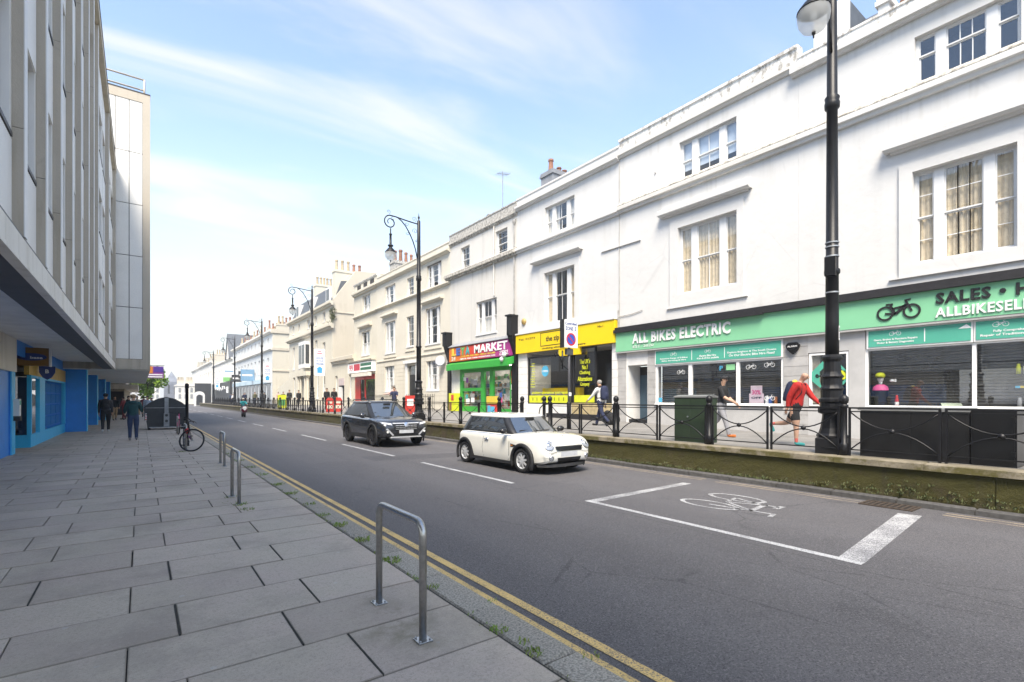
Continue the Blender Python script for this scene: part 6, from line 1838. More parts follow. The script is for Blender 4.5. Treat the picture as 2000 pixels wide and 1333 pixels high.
# cash/intercom unit on the column
t = thing("wall_terminal", "pale wall terminal on the near blue column", "terminal", (-2.9, 20.75, 1.3))
b = MB(); b.box(-2.99, -2.86, 20.4, 20.66, 1.12, 1.62); b.build("case", "panel_edge", t); MB().box(-2.86, -2.85, 20.44, 20.62, 1.45, 1.58).build("screen", "teal_panel", t); MB().box(-2.99, -2.84, 20.42, 20.64, .98, 1.12).build("tray", "frame_black", t)
t = thing("office_chair", "black office chair just inside the blue shop window", "chair", (-3.5, 23.8, 0))
b = MB(); b.bbox(-3.75, -3.3, 23.5, 23.95, .46, .54, .02); b.build("seat", "rubber", t); b = MB(); b.bbox(-3.75, -3.3, 23.95, 24.0, .62, 1.05, .02); b.build("backrest", "rubber", t); MB().tube([(-3.52, 23.7, .05), (-3.52, 23.7, .46)], .03, 6).build("stem", "black_iron", t)
for i in range(5): MB().tube([(-3.52, 23.7, .10), (-3.52 + .28 * cos(i * 1.256), 23.7 + .28 * sin(i * 1.256), .04)], .02, 5).build("leg", "black_iron", t)
# lower canopy building beyond the wing, red-brick and sign
lb = thing("canopy_building", "lower building beyond the wing with a pale canopy and dark recessed shopfront", "building", (-2, 66, 0))
b = MB(); b.box(-10, -.2, 62.2, 100, 2.55, 3.0); b.build("canopy", "concrete_band", lb); b = MB(); b.box(-10, -1.3, 62.6, 100, -.02, 2.55); b.build("wall", "aged_wood", lb); b = MB(); b.box(-3.2, -1.35, 62.5, 62.6, 0, 2.3); b.build("shopfront", "frame_black", lb); b = MB(); b.box(-10, -1.2, 62.4, 100, 3.0, 4.2); b.build("upper_wall", "fin_tan", lb)
pj = thing("projecting_sign", "orange and purple projecting shop sign beyond the office wing", "sign", (1.0, 70, 3.9))
b = MB(); b.box(.2, 2.1, 70, 70.15, 3.9, 5.25); b.build("box", "p_purple", pj); MB().box(.2, 1.1, 69.98, 70, 4.45, 5.23).build("print_orange", "p_orange", pj); MB().box(1.2, 2.08, 69.98, 70, 4.6, 5.2).build("print_indigo", mat("p_indigo", (.08, .03, .28), .5), pj)
for z in (4.0, 4.25): MB().box(.3, 2.0, 69.975, 69.98, z, z + .13).build("print_white", "white_card", pj)
b = MB(); b.tube([(-.2, 70.08, 5.3), (2.2, 70.08, 5.35)], .04, 5); b.tube([(-.2, 70.08, 4.5), (.2, 70.08, 4.5)], .04, 5); b.build("bracket", "black_iron", pj)
# ================================================================ cars
from mathutils.bvhtree import BVHTree
mat("car_cream", (.74, .73, .67), .22, var=.03, coat=.8); mat("car_white", (.80, .80, .78), .22, var=.03, coat=.8)
mat("car_grey", (.050, .052, .060), .25, .55, var=.08, coat=1.0)
mat("car_black", (.010, .010, .011), .35, var=.1, coat=.2); mat("car_trim", (.018, .018, .019), .6, var=.2)
mat("chrome", (.75, .75, .76), .12, 1.0, var=.05); mat("alloy", (.60, .61, .62), .35, .35, var=.12); mat("alloy_dark", (.05, .05, .055), .3, .6, var=.1)
mat("plate_blur", (.52, .53, .55), .5, var=.12, vs=6); mat("amber", (.55, .20, .03), .3, var=.1)
mat("car_glass", (.022, .027, .032), .03, var=.1, coat=0, spec=.5).node_tree.nodes["Principled BSDF"].inputs["IOR"].default_value = 2.2
mat("windscreen_glass", (.03, .036, .04), .02, var=.1, coat=0, spec=.5).node_tree.nodes["Principled BSDF"].inputs["IOR"].default_value = 3.6
mat("lamp_lens", (.40, .42, .46), .08, .3, var=.2, vs=20, coat=1.0)
mat("lamp_lit", (.85, .85, .82), .1, var=.05)
def cr(p, n):
    """Catmull-Rom through station tuples"""
    out = []
    for i in range(len(p) - 1):
        a, b, c, d = p[max(i - 1, 0)], p[i], p[i + 1], p[min(i + 2, len(p) - 1)]
        for k in range(n):
            t = k / n
            out.append(tuple(.5 * ((2 * b[q]) + (c[q] - a[q]) * t + (2 * a[q] - 5 * b[q] + 4 * c[q] - d[q]) * t * t + (3 * b[q] - a[q] - 3 * c[q] + d[q]) * t ** 3) for q in range(len(b))))
    out.append(p[-1])
    return out
def car(spec):
    t = local_thing(spec["name"], spec["label"], "car")
    rings = []
    for x, zb, w, zs, zt in cr(spec["st"], 3):
        half = [(0, zb), (w * .6, zb), (w * .88, zb + .005), (w * .965, zb + .05), (w * .99, zb + .14), (w, zb + .36 * (zs - zb)), (w * 1.0, zb + .55 * (zs - zb)), (w * .995, zb + .78 * (zs - zb)), (w * .985, zs - .035), (w * .955, zs + .0), (w * .90, zs + .40 * (zt - zs)),
                (w * .78, zs + .72 * (zt - zs)), (w * .55, zt - .005), (w * .28, zt + .012), (0, zt + .018)]
        rings.append([(x, y, z) for y, z in half] + [(x, -y, z) for y, z in half[-2:0:-1]])
    b = MB(); b.loft(rings)
    me = b.mesh("car_body", [spec["paint"], "car_trim", "car_black"])
    ob_ = bpy.data.objects.new("tmp", me); COL.objects.link(ob_)
    cut = MB()
    for ax in (spec["fa"], spec["ra"]):
        for s_ in (1, -1):
            cut.lathe([(spec["wr"] + .055, 0), (spec["wr"] + .055, .5)], 28, (ax, s_ * (spec["hw"] - .27), spec["wr"]), (0, s_, 0))
    cm = bpy.data.objects.new("cut", cut.mesh("cut", "car_black")); COL.objects.link(cm)
    md = ob_.modifiers.new("b", 'BOOLEAN'); md.operation = 'DIFFERENCE'; md.object = cm; md.solver = 'EXACT'
    dg = bpy.context.evaluated_depsgraph_get()
    me2 = bpy.data.meshes.new_from_object(ob_.evaluated_get(dg)); me2.name = "body"
    bpy.data.objects.remove(ob_); bpy.data.objects.remove(cm)
    me2.materials.clear()
    for m in (spec["paint"], "car_trim", "car_black"): me2.materials.append(MATS[m])
    for p in me2.polygons:
        c, n = p.center, p.normal
        r1 = min(sqrt((c.x - ax) ** 2 + (c.z - spec["wr"]) ** 2) for ax in (spec["fa"], spec["ra"]))
        p.material_index = 2 if (r1 < spec["wr"] + .058 and abs(c.y) < spec["hw"] + .1 and (abs(n.y) < .5 or abs(c.y) < spec["hw"] - .2)) else (1 if c.z < spec["clad"] else 0)
        p.use_smooth = True
    me2.set_sharp_from_angle(angle=radians(32))
    body = link("body", me2, t)
    bm_ = bmesh.new(); bm_.from_mesh(me2); bvh = BVHTree.FromBMesh(bm_); bm_.free()
    def hit(kind, u, v, sgn=1):
        if kind == "front": o, d = Vector((4, u, v)), Vector((-1, 0, 0))
        elif kind == "side": o, d = Vector((u, sgn * 3, v)), Vector((0, -sgn, 0))
        else: o, d = Vector((u, v, 4)), Vector((0, 0, -1))
        loc, n, i, ds = bvh.ray_cast(o, d)
        if loc is None: return None
        return loc, n
    def patch(name, m, quad, kind="front", n=(8, 4), off=.006, parent=body, sgn=1, smooth=True, thick=0):
        """four-cornered patch projected on to the bodywork"""
        b = MB(); b.smooth = smooth
        (a0, a1), (b0, b1), (c0, c1), (d0, d1) = quad
        P = []
        for j in range(n[1] + 1):
            for i in range(n[0] + 1):
                s_, v = i / n[0], j / n[1]
                u_ = (a0 * (1 - s_) + b0 * s_) * (1 - v) + (d0 * (1 - s_) + c0 * s_) * v
                w_ = (a1 * (1 - s_) + b1 * s_) * (1 - v) + (d1 * (1 - s_) + c1 * s_) * v
                h = hit(kind, u_, w_, sgn)
                P.append(None if h is None else tuple(h[0] + h[1] * off))
        b.v = [p or (0, 0, 0) for p in P]
        for j in range(n[1]):
            for i in range(n[0]):
                k = [j * (n[0] + 1) + i, j * (n[0] + 1) + i + 1, (j + 1) * (n[0] + 1) + i + 1, (j + 1) * (n[0] + 1) + i]
                if all(P[q] for q in k): b.face(k)
        return b.build(name, m, parent)
    def line(name, m, pts, kind, wd=.010, sgn=1, parent=body, off=.003):
        b = MB()
        for p, q in zip(pts[:-1], pts[1:]):
            p, q = Vector(p), Vector(q); d = (q - p).normalized(); nn = Vector((-d.y, d.x)) * wd / 2
            seg = max(1, int((q - p).length / .12))
            for i in range(seg):
                e, f = p.lerp(q, i / seg), p.lerp(q, (i + 1) / seg)
                hs = [hit(kind, w.x, w.y, sgn) for w in (e + nn, e - nn, f - nn, f + nn)]
                if all(hs):
                    k = len(b.v); b.v += [tuple(h[0] + h[1] * off) for h in hs]; b.face((k, k + 1, k + 2, k + 3))
        return b.build(name, m, parent)
    # greenhouse
    G = spec["gh"]; NF, NS = 12, 16
    def ring(h, out=0.0):
        xf_ = G["fb"] + (G["fr"] - G["fb"]) * h; xr = G["rb"] + (G["rr"] - G["rb"]) * h
        w = G["wb"] + (G["wr"] - G["wb"]) * (max(h, 0) ** 1.25); z = G["zb"] + (G["zr"] - G["zb"]) * h
        bow = .16 * (1 - .3 * h)
        P = []
        for i in range(NF): y = -w + 2 * w * i / NF; P.append((xf_ - bow * abs(y / w) ** 2.2 + out, y, z))
        for i in range(NS): s_ = i / NS; x = (xf_ - bow) + (xr + bow * .5 - xf_ + bow) * s_; P.append((x, w + .03 * sin(pi * s_) + out, z))
        for i in range(NF): y = w - 2 * w * i / NF; P.append((xr + bow * .5 * abs(y / w) ** 2.2 - out, y, z))
        for i in range(NS): s_ = i / NS; x = (xr + bow * .5) + (xf_ - bow - xr - bow * .5) * s_; P.append((x, -w - .03 * sin(pi * s_) - out, z))
        return P
    b = MB(); b.loft([ring(h) for h in (-.12, 0, .25, .5, .75, 1.0)], cap0=False, cap1=False)
    shell = b.build("pillars", spec.get("pillar", "car_black"), t, smooth=True)
    def gpatch(name, i0, i1, h0, h1, m="car_glass", off=.006, cut0=0, cut1=0):
        b = MB(); b.smooth = True; H = 5
        n = i1 - i0
        for j in range(H + 1):
            rg = ring(h0 + (h1 - h0) * j / H, off)
            for i in range(n + 1):
                f = i0 + i
                if i == 0 and cut0: f = i0 + cut0 * j / H
                if i == n and cut1: f = i1 - cut1 * j / H
                a = int(f) % len(rg); c = (a + 1) % len(rg); tt = f - int(f)
                b.v.append(tuple(Vector(rg[a]).lerp(Vector(rg[c]), tt)))
        for j in range(H):
            for i in range(n):
                k = j * (n + 1) + i; b.face((k, k + 1, k + n + 2, k + n + 1))
        return b.build(name, m, shell)
    gpatch("windscreen", 1, NF - 1, .03, .95, "windscreen_glass")
    gpatch("rear_window", NF + NS + 2, 2 * NF + NS - 2, .12, .9)
    sp = spec["side_split"]
    for a, c in zip(sp[:-1], sp[1:]):
        gpatch("side_window", NF + a, NF + c, .06, .90)
        gpatch("side_window", 2 * NF + NS + NS - c, 2 * NF + NS + NS - a, .06, .90)
    # roof
    rr = ring(1.0, .012)
    cx = sum(p[0] for p in rr) / len(rr)
    rgs = []
    for f, dz in ((.985, -.055), (1.03, -.035), (1.035, .0), (1.01, .024), (.93, .045), (.75, .062), (.45, .075), (.15, .08)):
        rgs.append([(cx + (x - cx) * f, y * f, G["zr"] + dz) for x, y, z in rr])
    b = MB(); b.loft(rgs); roof = b.build("roof", spec["roof"], t, smooth=True)
    # wheels
    wr = spec["wr"]
    for ax, wn_ in ((spec["fa"], "wheel"), (spec["ra"], "wheel")):
        for s_ in (1, -1):
            yo = s_ * (spec["hw"] - .105)
            b = MB(); b.lathe([(wr * .66, -.10), (wr * .93, -.105), (wr * .99, -.08), (wr, -.04), (wr, .04), (wr * .99, .08), (wr * .93, .10), (wr * .68, .10), (wr * .66, .08)], 32, (ax, yo, wr), (0, s_, 0), cap=False)
            wh = b.build("wheel", "rubber", t, smooth=True)
            b = MB(); b.lathe([(.001, -.02), (wr * .66, -.02)], 24, (ax, yo, wr), (0, s_, 0), cap=False); b.build("dark_back_disc", "car_black", wh)  # black disc in place of the dark hollow behind the spokes
            b = MB(); b.lathe([(wr * .56, .05), (wr * .66, .085), (wr * .69, .095), (wr * .69, .08), (wr * .58, -.02)], 32, (ax, yo, wr), (0, s_, 0), cap=False)
            b.lathe([(wr * .20, .03), (wr * .19, .085), (wr * .10, .095), (.001, .095)], 16, (ax, yo, wr), (0, s_, 0), cap=False)
            ns = spec["spokes"]
            for k in range(ns):
                a = 2 * pi * k / ns + .2
                c_, q_ = cos(a), sin(a)
                w1, w2 = wr * spec["spw"], wr * spec["spw"] * .85
                pts = []
                for rr_, ww in ((wr * .15, w1), (wr * .60, w2)):
                    for g_s in (1, -1): pts.append((ax + c_ * rr_ - q_ * ww * g_s, yo + s_ * (.075 if rr_ < wr * .3 else .062), wr + q_ * rr_ + c_ * ww * g_s))
                b.prism([pts[0], pts[1], pts[3], pts[2]], (0, s_ * .018, 0))
            b.build("rim", spec["rim"], wh)
            b = MB()
            n = 22
            rgs = []
            for i in range(n + 1):
                a = radians(-28 + 236 * i / n)
                rgs.append([(ax + cos(a) * r_, s_ * y_, wr + sin(a) * r_) for r_, y_ in ((wr + .035, spec["hw"] - .02), (wr + .045, spec["hw"] + .022), (wr + .11, spec["hw"] + .014), (wr + .135, spec["hw"] - .03))])
            b.loft(rgs, closed=True); b.build("wheel_arch", "car_trim", t, smooth=True)
    return t, body, hit, patch, line, shell, roof

# ---- small cream hatchback with white roof
MINI = dict(name="small_hatchback", label="small cream hatchback with white roof and black wheel arches driving towards the camera", paint="car_cream", roof="car_white", rim="alloy", wr=.298, hw=.842, fa=1.13, ra=-1.337, clad=.255, spokes=8, spw=.085,
            st=[(-1.85, .42, .56, .64, .70), (-1.82, .32, .67, .73, .82), (-1.72, .25, .765, .83, .91), (-1.45, .20, .83, .87, .935), (-.9, .19, .842, .885, .94), (0, .19, .842, .885, .94), (.6, .19, .842, .87, .935), (.82, .19, .842, .865, .94), (1.15, .20, .838, .855, .935), (1.42, .22, .82, .83, .912), (1.60, .24, .785, .79, .875), (1.72, .26, .735, .735, .815), (1.80, .29, .68, .66, .735), (1.84, .32, .63, .585, .65), (1.86, .38, .57, .51, .565)],
            gh=dict(fb=.80, fr=.30, rb=-1.66, rr=-1.40, wb=.735, wr=.60, zb=.915, zr=1.335), side_split=[1, 7, 14])
mini, body, hit, patch, line, shell, roof = car(MINI)
for s_ in (1, -1):
    loc, n = hit("front", s_ * .575, .705)
    ax = (Vector((.70, s_ * .36, .55)).normalized() + n * 1.2).normalized(); loc = loc - ax * .028
    b = MB(); b.lathe([(.132, -.05), (.132, .010), (.122, .018), (.114, .008)], 24, loc + ax * .008, ax, cap=False); hd = b.build("headlight", "chrome", mini, smooth=True)
    b = MB(); b.lathe([(.114, .006), (.09, .018), (.05, .026), (.001, .029)], 20, loc + ax * .006, ax, cap=False); b.build("lens", "lamp_lens", hd, smooth=True)
    b = MB(); b.lathe([(.05, .0), (.045, .012), (.001, .014)], 12, loc + ax * .022 + Vector((0, 0, .01)), ax, cap=False); b.build("projector", "chrome", hd, smooth=True)
    loc, n = hit("front", s_ * .55, .40)
    b = MB(); b.lathe([(.062, -.03), (.062, .012), (.048, .016)], 16, loc + n * .004, n, cap=False); fg = b.build("fog_light", "chrome", mini, smooth=True)
    MB().lathe([(.048, .008), (.001, .012)], 14, loc + n * .004, n, cap=False).build("lens", "lamp_lens", fg)
    # mirrors
    b = MB(); b.ball((.56, s_ * .93, .985), .105, 12, 8, (.75, 1.05, .72)); b.tube([(.56, s_ * .84, .93), (.56, s_ * .92, .95)], .03, 6); b.build("mirror", "car_black", mini, smooth=True)
    line("door_seam", "car_trim", [(.66, .86), (.66, .42), (.60, .26)], "side", .016, s_)
    line("door_seam", "car_trim", [(-.42, .86), (-.48, .50), (-.44, .26)], "side", .010, s_)
    line("waist_trim", "chrome", [(-1.5, .872), (-.5, .884), (.7, .870)], "side", .014, s_, off=.004)
    loc, n = hit("side", -.28, .73, s_)
    b = MB(); b.box(loc.x - .085, loc.x + .085, loc.y + s_ * .012, loc.y + s_ * .032, loc.z - .012, loc.z + .012); b.ball((loc.x, loc.y, loc.z), .06, 10, 6, (1.2, .12, .6)); b.build("door_handle", "chrome", mini, smooth=True)
    patch("side_repeater", "car_black", [(.72, .60), (.90, .615), (.92, .66), (.72, .685)] if s_ > 0 else [(.72, .60), (.90, .615), (.92, .66), (.72, .685)], "side", (4, 2), .008, sgn=s_)
    patch("repeater_lens", "amber", [(.74, .625), (.82, .63), (.82, .655), (.74, .66)], "side", (2, 1), .012, sgn=s_)
    b = MB(); b.box(-1.0, .82, s_ * .80, s_ * .852, .17, .245); b.build("sill", "car_trim", mini)
    patch("bonnet_seam", "car_trim", [(s_ * .40, .52), (s_ * .62, .51), (s_ * .62, .518), (s_ * .40, .528)], "front", (4, 1), .003)
gq = patch("grille", "car_black", [(-.38, .555), (.38, .555), (.43, .665), (-.43, .665)], "front", (10, 4), .006)
for z in (.585, .612, .640): patch("grille_bar", "alloy_dark", [(-.37, z), (.37, z), (.37, z + .008), (-.37, z + .008)], "front", (10, 1), .014, gq)
line("grille_rim", "chrome", [(-.37, .560), (.37, .560), (.425, .61), (.42, .672), (-.42, .672), (-.425, .61), (-.37, .560)], "front", .010, 1, gq, .012)
lq = patch("lower_intake", "car_black", [(-.34, .285), (.34, .285), (.37, .40), (-.37, .40)], "front", (10, 4), .006)
for z in (.315, .35): patch("intake_bar", "car_trim", [(-.34, z), (.34, z), (.34, z + .01), (-.34, z + .01)], "front", (8, 1), .012, lq)
b = MB(); b.box(1.845, 1.862, -.26, .26, .425, .535); b.build("number_plate", "plate_blur", mini)
b = MB(); pts = [(1.60, -.74), (1.78, -.60), (1.86, -.40), (1.875, 0), (1.86, .40), (1.78, .60), (1.60, .74)]
b.loft([[(x - .01, y, .18) for x, y in pts] + [(x - .22, y * .9, .18) for x, y in pts[::-1]], [(x - .03, y, .245) for x, y in pts] + [(x - .22, y * .9, .245) for x, y in pts[::-1]]]); b.build("front_lip", "car_trim", mini)
line("bonnet_seam", "car_trim", [(-.70, .80), (-.55, .79), (-.42, .70)], "front", .006); line("bonnet_seam", "car_trim", [(.70, .80), (.55, .79), (.42, .70)], "front", .006)
loc, n = hit("top", 1.62, 0); MB().lathe([(.03, 0), (.028, .008), (.001, .010)], 14, loc + n * .003, n, cap=False).build("badge", "chrome", body)
for y in (-.28, .28):
    loc, n = hit("top", 1.0, y); MB().ball(loc + Vector((0, 0, .008)), .016, 8, 5).build("washer_jet", "car_black", body)
b = MB(); b.tube([(.80, .18, .955), (.70, -.15, .985), (.67, -.52, .99)], .010, 5); b.tube([(.82, -.25, .95), (.76, .12, .98), (.72, .40, .985)], .010, 5); b.build("wiper", "car_black", mini)
b = MB(); b.box(.40, .44, -.12, .12, 1.235, 1.30); b.build("rear_view_mirror", "car_black", mini)
place(mini, (7.95, 10.42, -.096), radians(-90 + .6), 1.0); mini.scale = (1.01, 1.0, .965)
# ---- dark grey off-roader
SUVS = dict(name="off_road_car", label="dark grey off-roader with black cladding following the small cream car", paint="car_grey", roof="car_grey", rim="alloy_dark", wr=.362, hw=.925, fa=1.40, ra=-1.29, clad=.44, spokes=10, spw=.05,
            st=[(-2.29, .58, .70, .86, .96), (-2.25, .44, .82, .96, 1.06), (-2.12, .36, .90, 1.03, 1.10), (-1.4, .30, .925, 1.02, 1.09), (0, .28, .925, .99, 1.065), (.9, .28, .925, .975, 1.06), (1.2, .28, .925, .965, 1.06), (1.6, .30, .92, .94, 1.03), (1.98, .32, .90, .895, .975), (2.16, .34, .86, .84, .925), (2.25, .36, .81, .77, .86), (2.29, .40, .77, .70, .78), (2.305, .48, .74, .66, .72)],
            gh=dict(fb=1.22, fr=.22, rb=-2.20, rr=-1.50, wb=.815, wr=.60, zb=1.05, zr=1.575), side_split=[1, 5, 10, 14])
suv, body, hit, patch, line, shell, roof = car(SUVS)
gq = patch("grille", "car_black", [(-.42, .60), (.42, .60), (.52, .84), (-.52, .84)], "front", (12, 6), .006)
for z in (.64, .70, .76): patch("grille_bar", "alloy", [(-.40, z), (.40, z), (.40, z + .014), (-.40, z + .014)], "front", (12, 1), .014, gq)
for i in range(7): patch("grille_bar", "alloy_dark", [(-.42 + i * .14, .61), (-.405 + i * .14, .61), (-.405 + i * .14, .83), (-.42 + i * .14, .83)], "front", (1, 5), .018, gq)
line("grille_rim", "alloy", [(-.50, .845), (.50, .845)], "front", .03, 1, gq, .016)
loc, n = hit("front", 0, .80); MB().lathe([(.085, 0), (.08, .012), (.001, .014)], 18, loc + n * .018, n, cap=False).build("badge", "chrome", body)
patch("lower_intake", "car_black", [(-.52, .40), (.52, .40), (.38, .57), (-.38, .57)], "front", (10, 4), .008)
b = MB(); b.box(2.30, 2.33, -.27, .27, .50, .615); b.build("number_plate", "plate_blur", suv)
b = MB(); b.loft([[(2.18, y, z) for y, z in ((-.62, .335), (.62, .335), (.58, .385), (-.58, .385))], [(2.345, y, z) for y, z in ((-.58, .345), (.58, .345), (.54, .385), (-.54, .385))]]); b.build("skid_plate", "alloy", suv)
for s_ in (1, -1):
    q = [(s_ * .52, .775), (s_ * .84, .83), (s_ * .86, .90), (s_ * .53, .855)]
    hd = patch("headlight", "lamp_lens", q, "front", (8, 3), .010)
    patch("daytime_light", "lamp_lit", [(s_ * .56, .80), (s_ * .82, .845), (s_ * .83, .872), (s_ * .56, .835)], "front", (6, 1), .016, hd)
    patch("bumper_fang", "fang" if False else "car_trim", [(s_ * .50, .40), (s_ * .78, .46), (s_ * .80, .60), (s_ * .62, .62)], "front", (6, 4), .006)
    patch("bumper_strip", "alloy", [(s_ * .46, .44), (s_ * .52, .42), (s_ * .76, .66), (s_ * .70, .68)], "front", (4, 4), .016)
    loc, n = hit("front", s_ * .70, .55); b = MB(); b.lathe([(.04, 0), (.036, .012), (.001, .015)], 14, loc + n * .012, n, cap=False); b.build("fog_light", "lamp_lit", suv)
    b = MB(); b.ball((.80, s_ * 1.04, 1.10), .13, 12, 8, (.55, 1.0, .75)); b.tube([(.82, s_ * .92, 1.05), (.80, s_ * 1.0, 1.08)], .035, 6); b.build("mirror", "car_grey", suv, smooth=True)
    for pts in ([(.98, 1.0), (.92, .6), (.80, .36)], [(-.10, 1.0), (-.12, .36)], [(-1.05, 1.02), (-1.0, .85), (-.86, .55)]): line("door_seam", "car_black", pts, "side", .012, s_)
    for xx in (.05, -.95):
        loc, n = hit("side", xx, .88, s_); b = MB(); b.bbox(loc.x - .11, loc.x + .11, loc.y, loc.y + s_ * .035, loc.z - .016, loc.z + .016, .005); b.build("door_handle", "car_grey", suv)
    line("waist_trim", "alloy", [(-1.7, 1.035), (-.2, 1.02), (.95, 1.0)], "side", .016, s_, off=.004)
    line("crease_shade_line", "car_black", [(-1.0, .80), (.95, .74)], "side", .01, s_)  # body crease shown only by a dark line for its shade
    b = MB(); b.box(-.9, 1.0, s_ * .88, s_ * .937, .27, .40); b.build("sill", "car_trim", suv)
    b = MB(); b.tube([(.25, s_ * .60, 1.64), (.15, s_ * .60, 1.69), (-1.5, s_ * .57, 1.69), (-1.62, s_ * .57, 1.64)], .018, 6); b.build("roof_rail", "car_black", suv, smooth=True)
b = MB(); b.tube([(1.0, .2, 1.12), (.92, -.2, 1.16), (.86, -.62, 1.20)], .012, 5); b.tube([(1.04, -.3, 1.11), (.96, .1, 1.15), (.9, .45, 1.18)], .012, 5); b.build("wiper", "car_black", suv)
MB().box(.50, .56, -.13, .13, 1.46, 1.54).build("rear_view_mirror", "car_black", suv)
place(suv, (7.62, 18.95, -.096), radians(-90), 1.0)

# ================================================================ people
SK = mat("skin", (.50, .30, .21), .55, var=.10, vs=14)
mat("skin_dark", (.22, .11, .07), .55, var=.10, vs=14)
HAIR = {"brown": (.05, .03, .018), "grey": (.30, .29, .27), "black": (.012, .011, .010), "sandy": (.28, .18, .09), "white": (.55, .53, .50)}
for k_, v_ in HAIR.items(): mat("hair_" + k_, v_, .8, var=.3, vs=60, bump=.4, bs=120)
def cloth(name, c, var=.18): return mat("cloth_" + name, c, .85, var=var, vs=9, bump=.8, bs=16)
for k_, v_ in dict(black=(.014, .014, .016), charcoal=(.04, .04, .045), navy=(.015, .022, .06), jeans=(.03, .05, .11), teal=(.012, .06, .065), red=(.46, .018, .015), paleblue=(.38, .46, .56), white=(.66, .66, .66), beige=(.42, .30, .18), grey=(.22, .23, .25), maroon=(.20, .03, .035), pink=(.60, .40, .36), cream=(.62, .54, .44), olive=(.10, .10, .05), turquoise=(.02, .30, .32), coral=(.60, .12, .10), aqua=(.03, .28, .28), orange=(.50, .14, .03), pattern=(.27, .27, .29)).items(): cloth(k_, v_)
def person(label, loc, rz, h=1.75, legs=(12, 5, -12, 18), arms=(-15, 15, 15, 20), lean=2, head=0, top="black", bottom="charcoal", shoe="black", skin="skin", hair="brown", near=0, sleeves=1, shorts=False, wide=1.0, group=None, bulk=1.0, hairlen=0, abd=7, sock=None):
    t = thing("person", label, "person", (0, 0, 0), group)
    V, E, RAD, TG = [], [], [], []
    def vert(p, r, par=None, tag_=None):
        V.append(Vector(p)); RAD.append(r if isinstance(r, tuple) else (r, r))
        i = len(V) - 1
        if par is not None: E.append((par, i)); TG.append(tag_)
        return i
    L = radians(lean)
    def up(d): return Vector((0, sin(L) * d, cos(L) * d))
    hip = Vector((0, 0, .52 * h))
    W_ = wide
    r0 = vert(hip, (.088 * h * W_, .062 * h * W_))
    s1 = vert(hip + up(.10 * h), (.082 * h * W_ * bulk, .062 * h * W_ * bulk), r0, "top")
    s2 = vert(hip + up(.20 * h), (.094 * h * W_ * bulk, .068 * h * W_ * bulk), s1, "top")
    s3 = vert(hip + up(.275 * h), (.080 * h * W_ * bulk, .056 * h * W_ * bulk), s2, "top")
    nk = vert(hip + up(.315 * h), .034 * h, s3, "top")
    hf = Vector((0, sin(radians(lean + head)), cos(radians(lean + head))))
    n2 = vert(V[nk] + hf * .035 * h, .032 * h, nk, "skin")
    hc = vert(V[n2] + hf * .045 * h + Vector((0, .012 * h, 0)), (.043 * h, .050 * h), n2, "skin")
    ht = vert(V[hc] + hf * .050 * h, (.038 * h, .044 * h), hc, "skin")
    hands = []
    for side, (sa, eb) in ((1, arms[0:2]), (-1, arms[2:4])):
        sh = vert(V[s3] + Vector((side * .098 * h * W_, 0, .005 * h)), .044 * h * bulk, s3, "top")
        a = radians(sa + lean * .5); ab = radians(abd) * side
        d = Vector((sin(ab), sin(a) * cos(ab), -cos(a) * cos(ab)))
        el = vert(V[sh] + d * .165 * h, .031 * h * (bulk if sleeves else 1), sh, "top")
        a2 = a + radians(eb); ab2 = ab * .3
        d2 = Vector((sin(ab2), sin(a2) * cos(ab2), -cos(a2) * cos(ab2)))
        wr = vert(V[el] + d2 * .145 * h, .021 * h * (1.15 if sleeves else .95), el, "top" if sleeves else "skin")
        pm = vert(V[wr] + d2 * .040 * h, (.020 * h, .012 * h), wr, "skin")
        hands.append(V[pm])
        if near:
            sd_ = d2.cross(Vector((0, 0, 1)));
            if sd_.length < .1: sd_ = Vector((0, 1, 0))
            sd_.normalize()
            acr = Vector((0, 1, 0)) if abs(d2.y) < .8 else Vector((0, 0, 1))
            acr = (acr - d2 * acr.dot(d2)).normalized(); nrm = d2.cross(acr)
            for q, ln in ((-1.5, .040), (-.5, .048), (.5, .046), (1.5, .036)):
                k1 = vert(V[pm] + d2 * .022 * h + acr * q * .0085 * h, .0052 * h, pm, "skin")
                k2 = vert(V[k1] + d2 * ln * .5 * h + nrm * .006 * h * -side, .0048 * h, k1, "skin")
                vert(V[k2] + d2 * ln * .35 * h + nrm * .014 * h * -side, .0042 * h, k2, "skin")
            k1 = vert(V[wr] + d2 * .022 * h + acr * .020 * h, .006 * h, wr, "skin"); vert(V[k1] + d2 * .026 * h + acr * .010 * h, .005 * h, k1, "skin")
        else:
            vert(V[pm] + d2 * .045 * h, (.014 * h, .008 * h), pm, "skin")
    feet = []
    for side, (ta, kb) in ((1, legs[0:2]), (-1, legs[2:4])):
        hp = vert(hip + Vector((side * .048 * h * W_, 0, -.03 * h)), .060 * h * W_, r0, "bottom")
        a = radians(ta); d = Vector((side * .02, sin(a), -cos(a)))
        mid = vert(V[hp] + d * (.165 if shorts else .135) * h, .050 * h * W_ * (1.15 if shorts else 1), hp, "bottom")
        kn = vert(V[hp] + d * .235 * h, (.034 if shorts else .041) * h, mid, "skin" if shorts else "bottom")
        a2 = a - radians(kb); d2 = Vector((0, sin(a2), -cos(a2)))
        cf = vert(V[kn] + d2 * .085 * h, (.033 if shorts else .037) * h, kn, "skin" if shorts else "bottom")
        if shorts: cf = vert(V[kn] + d2 * .165 * h, .024 * h, cf, "skin")
        an = vert(V[kn] + d2 * .212 * h, (.020 if shorts else .032) * h, cf, ("sock" if sock else "skin") if shorts else "bottom")
        fa = a2 * .75 if a2 < 0 else a2 * .5
        fd = Vector((0, cos(fa), sin(fa))); fn = Vector((0, -sin(fa), cos(fa)))
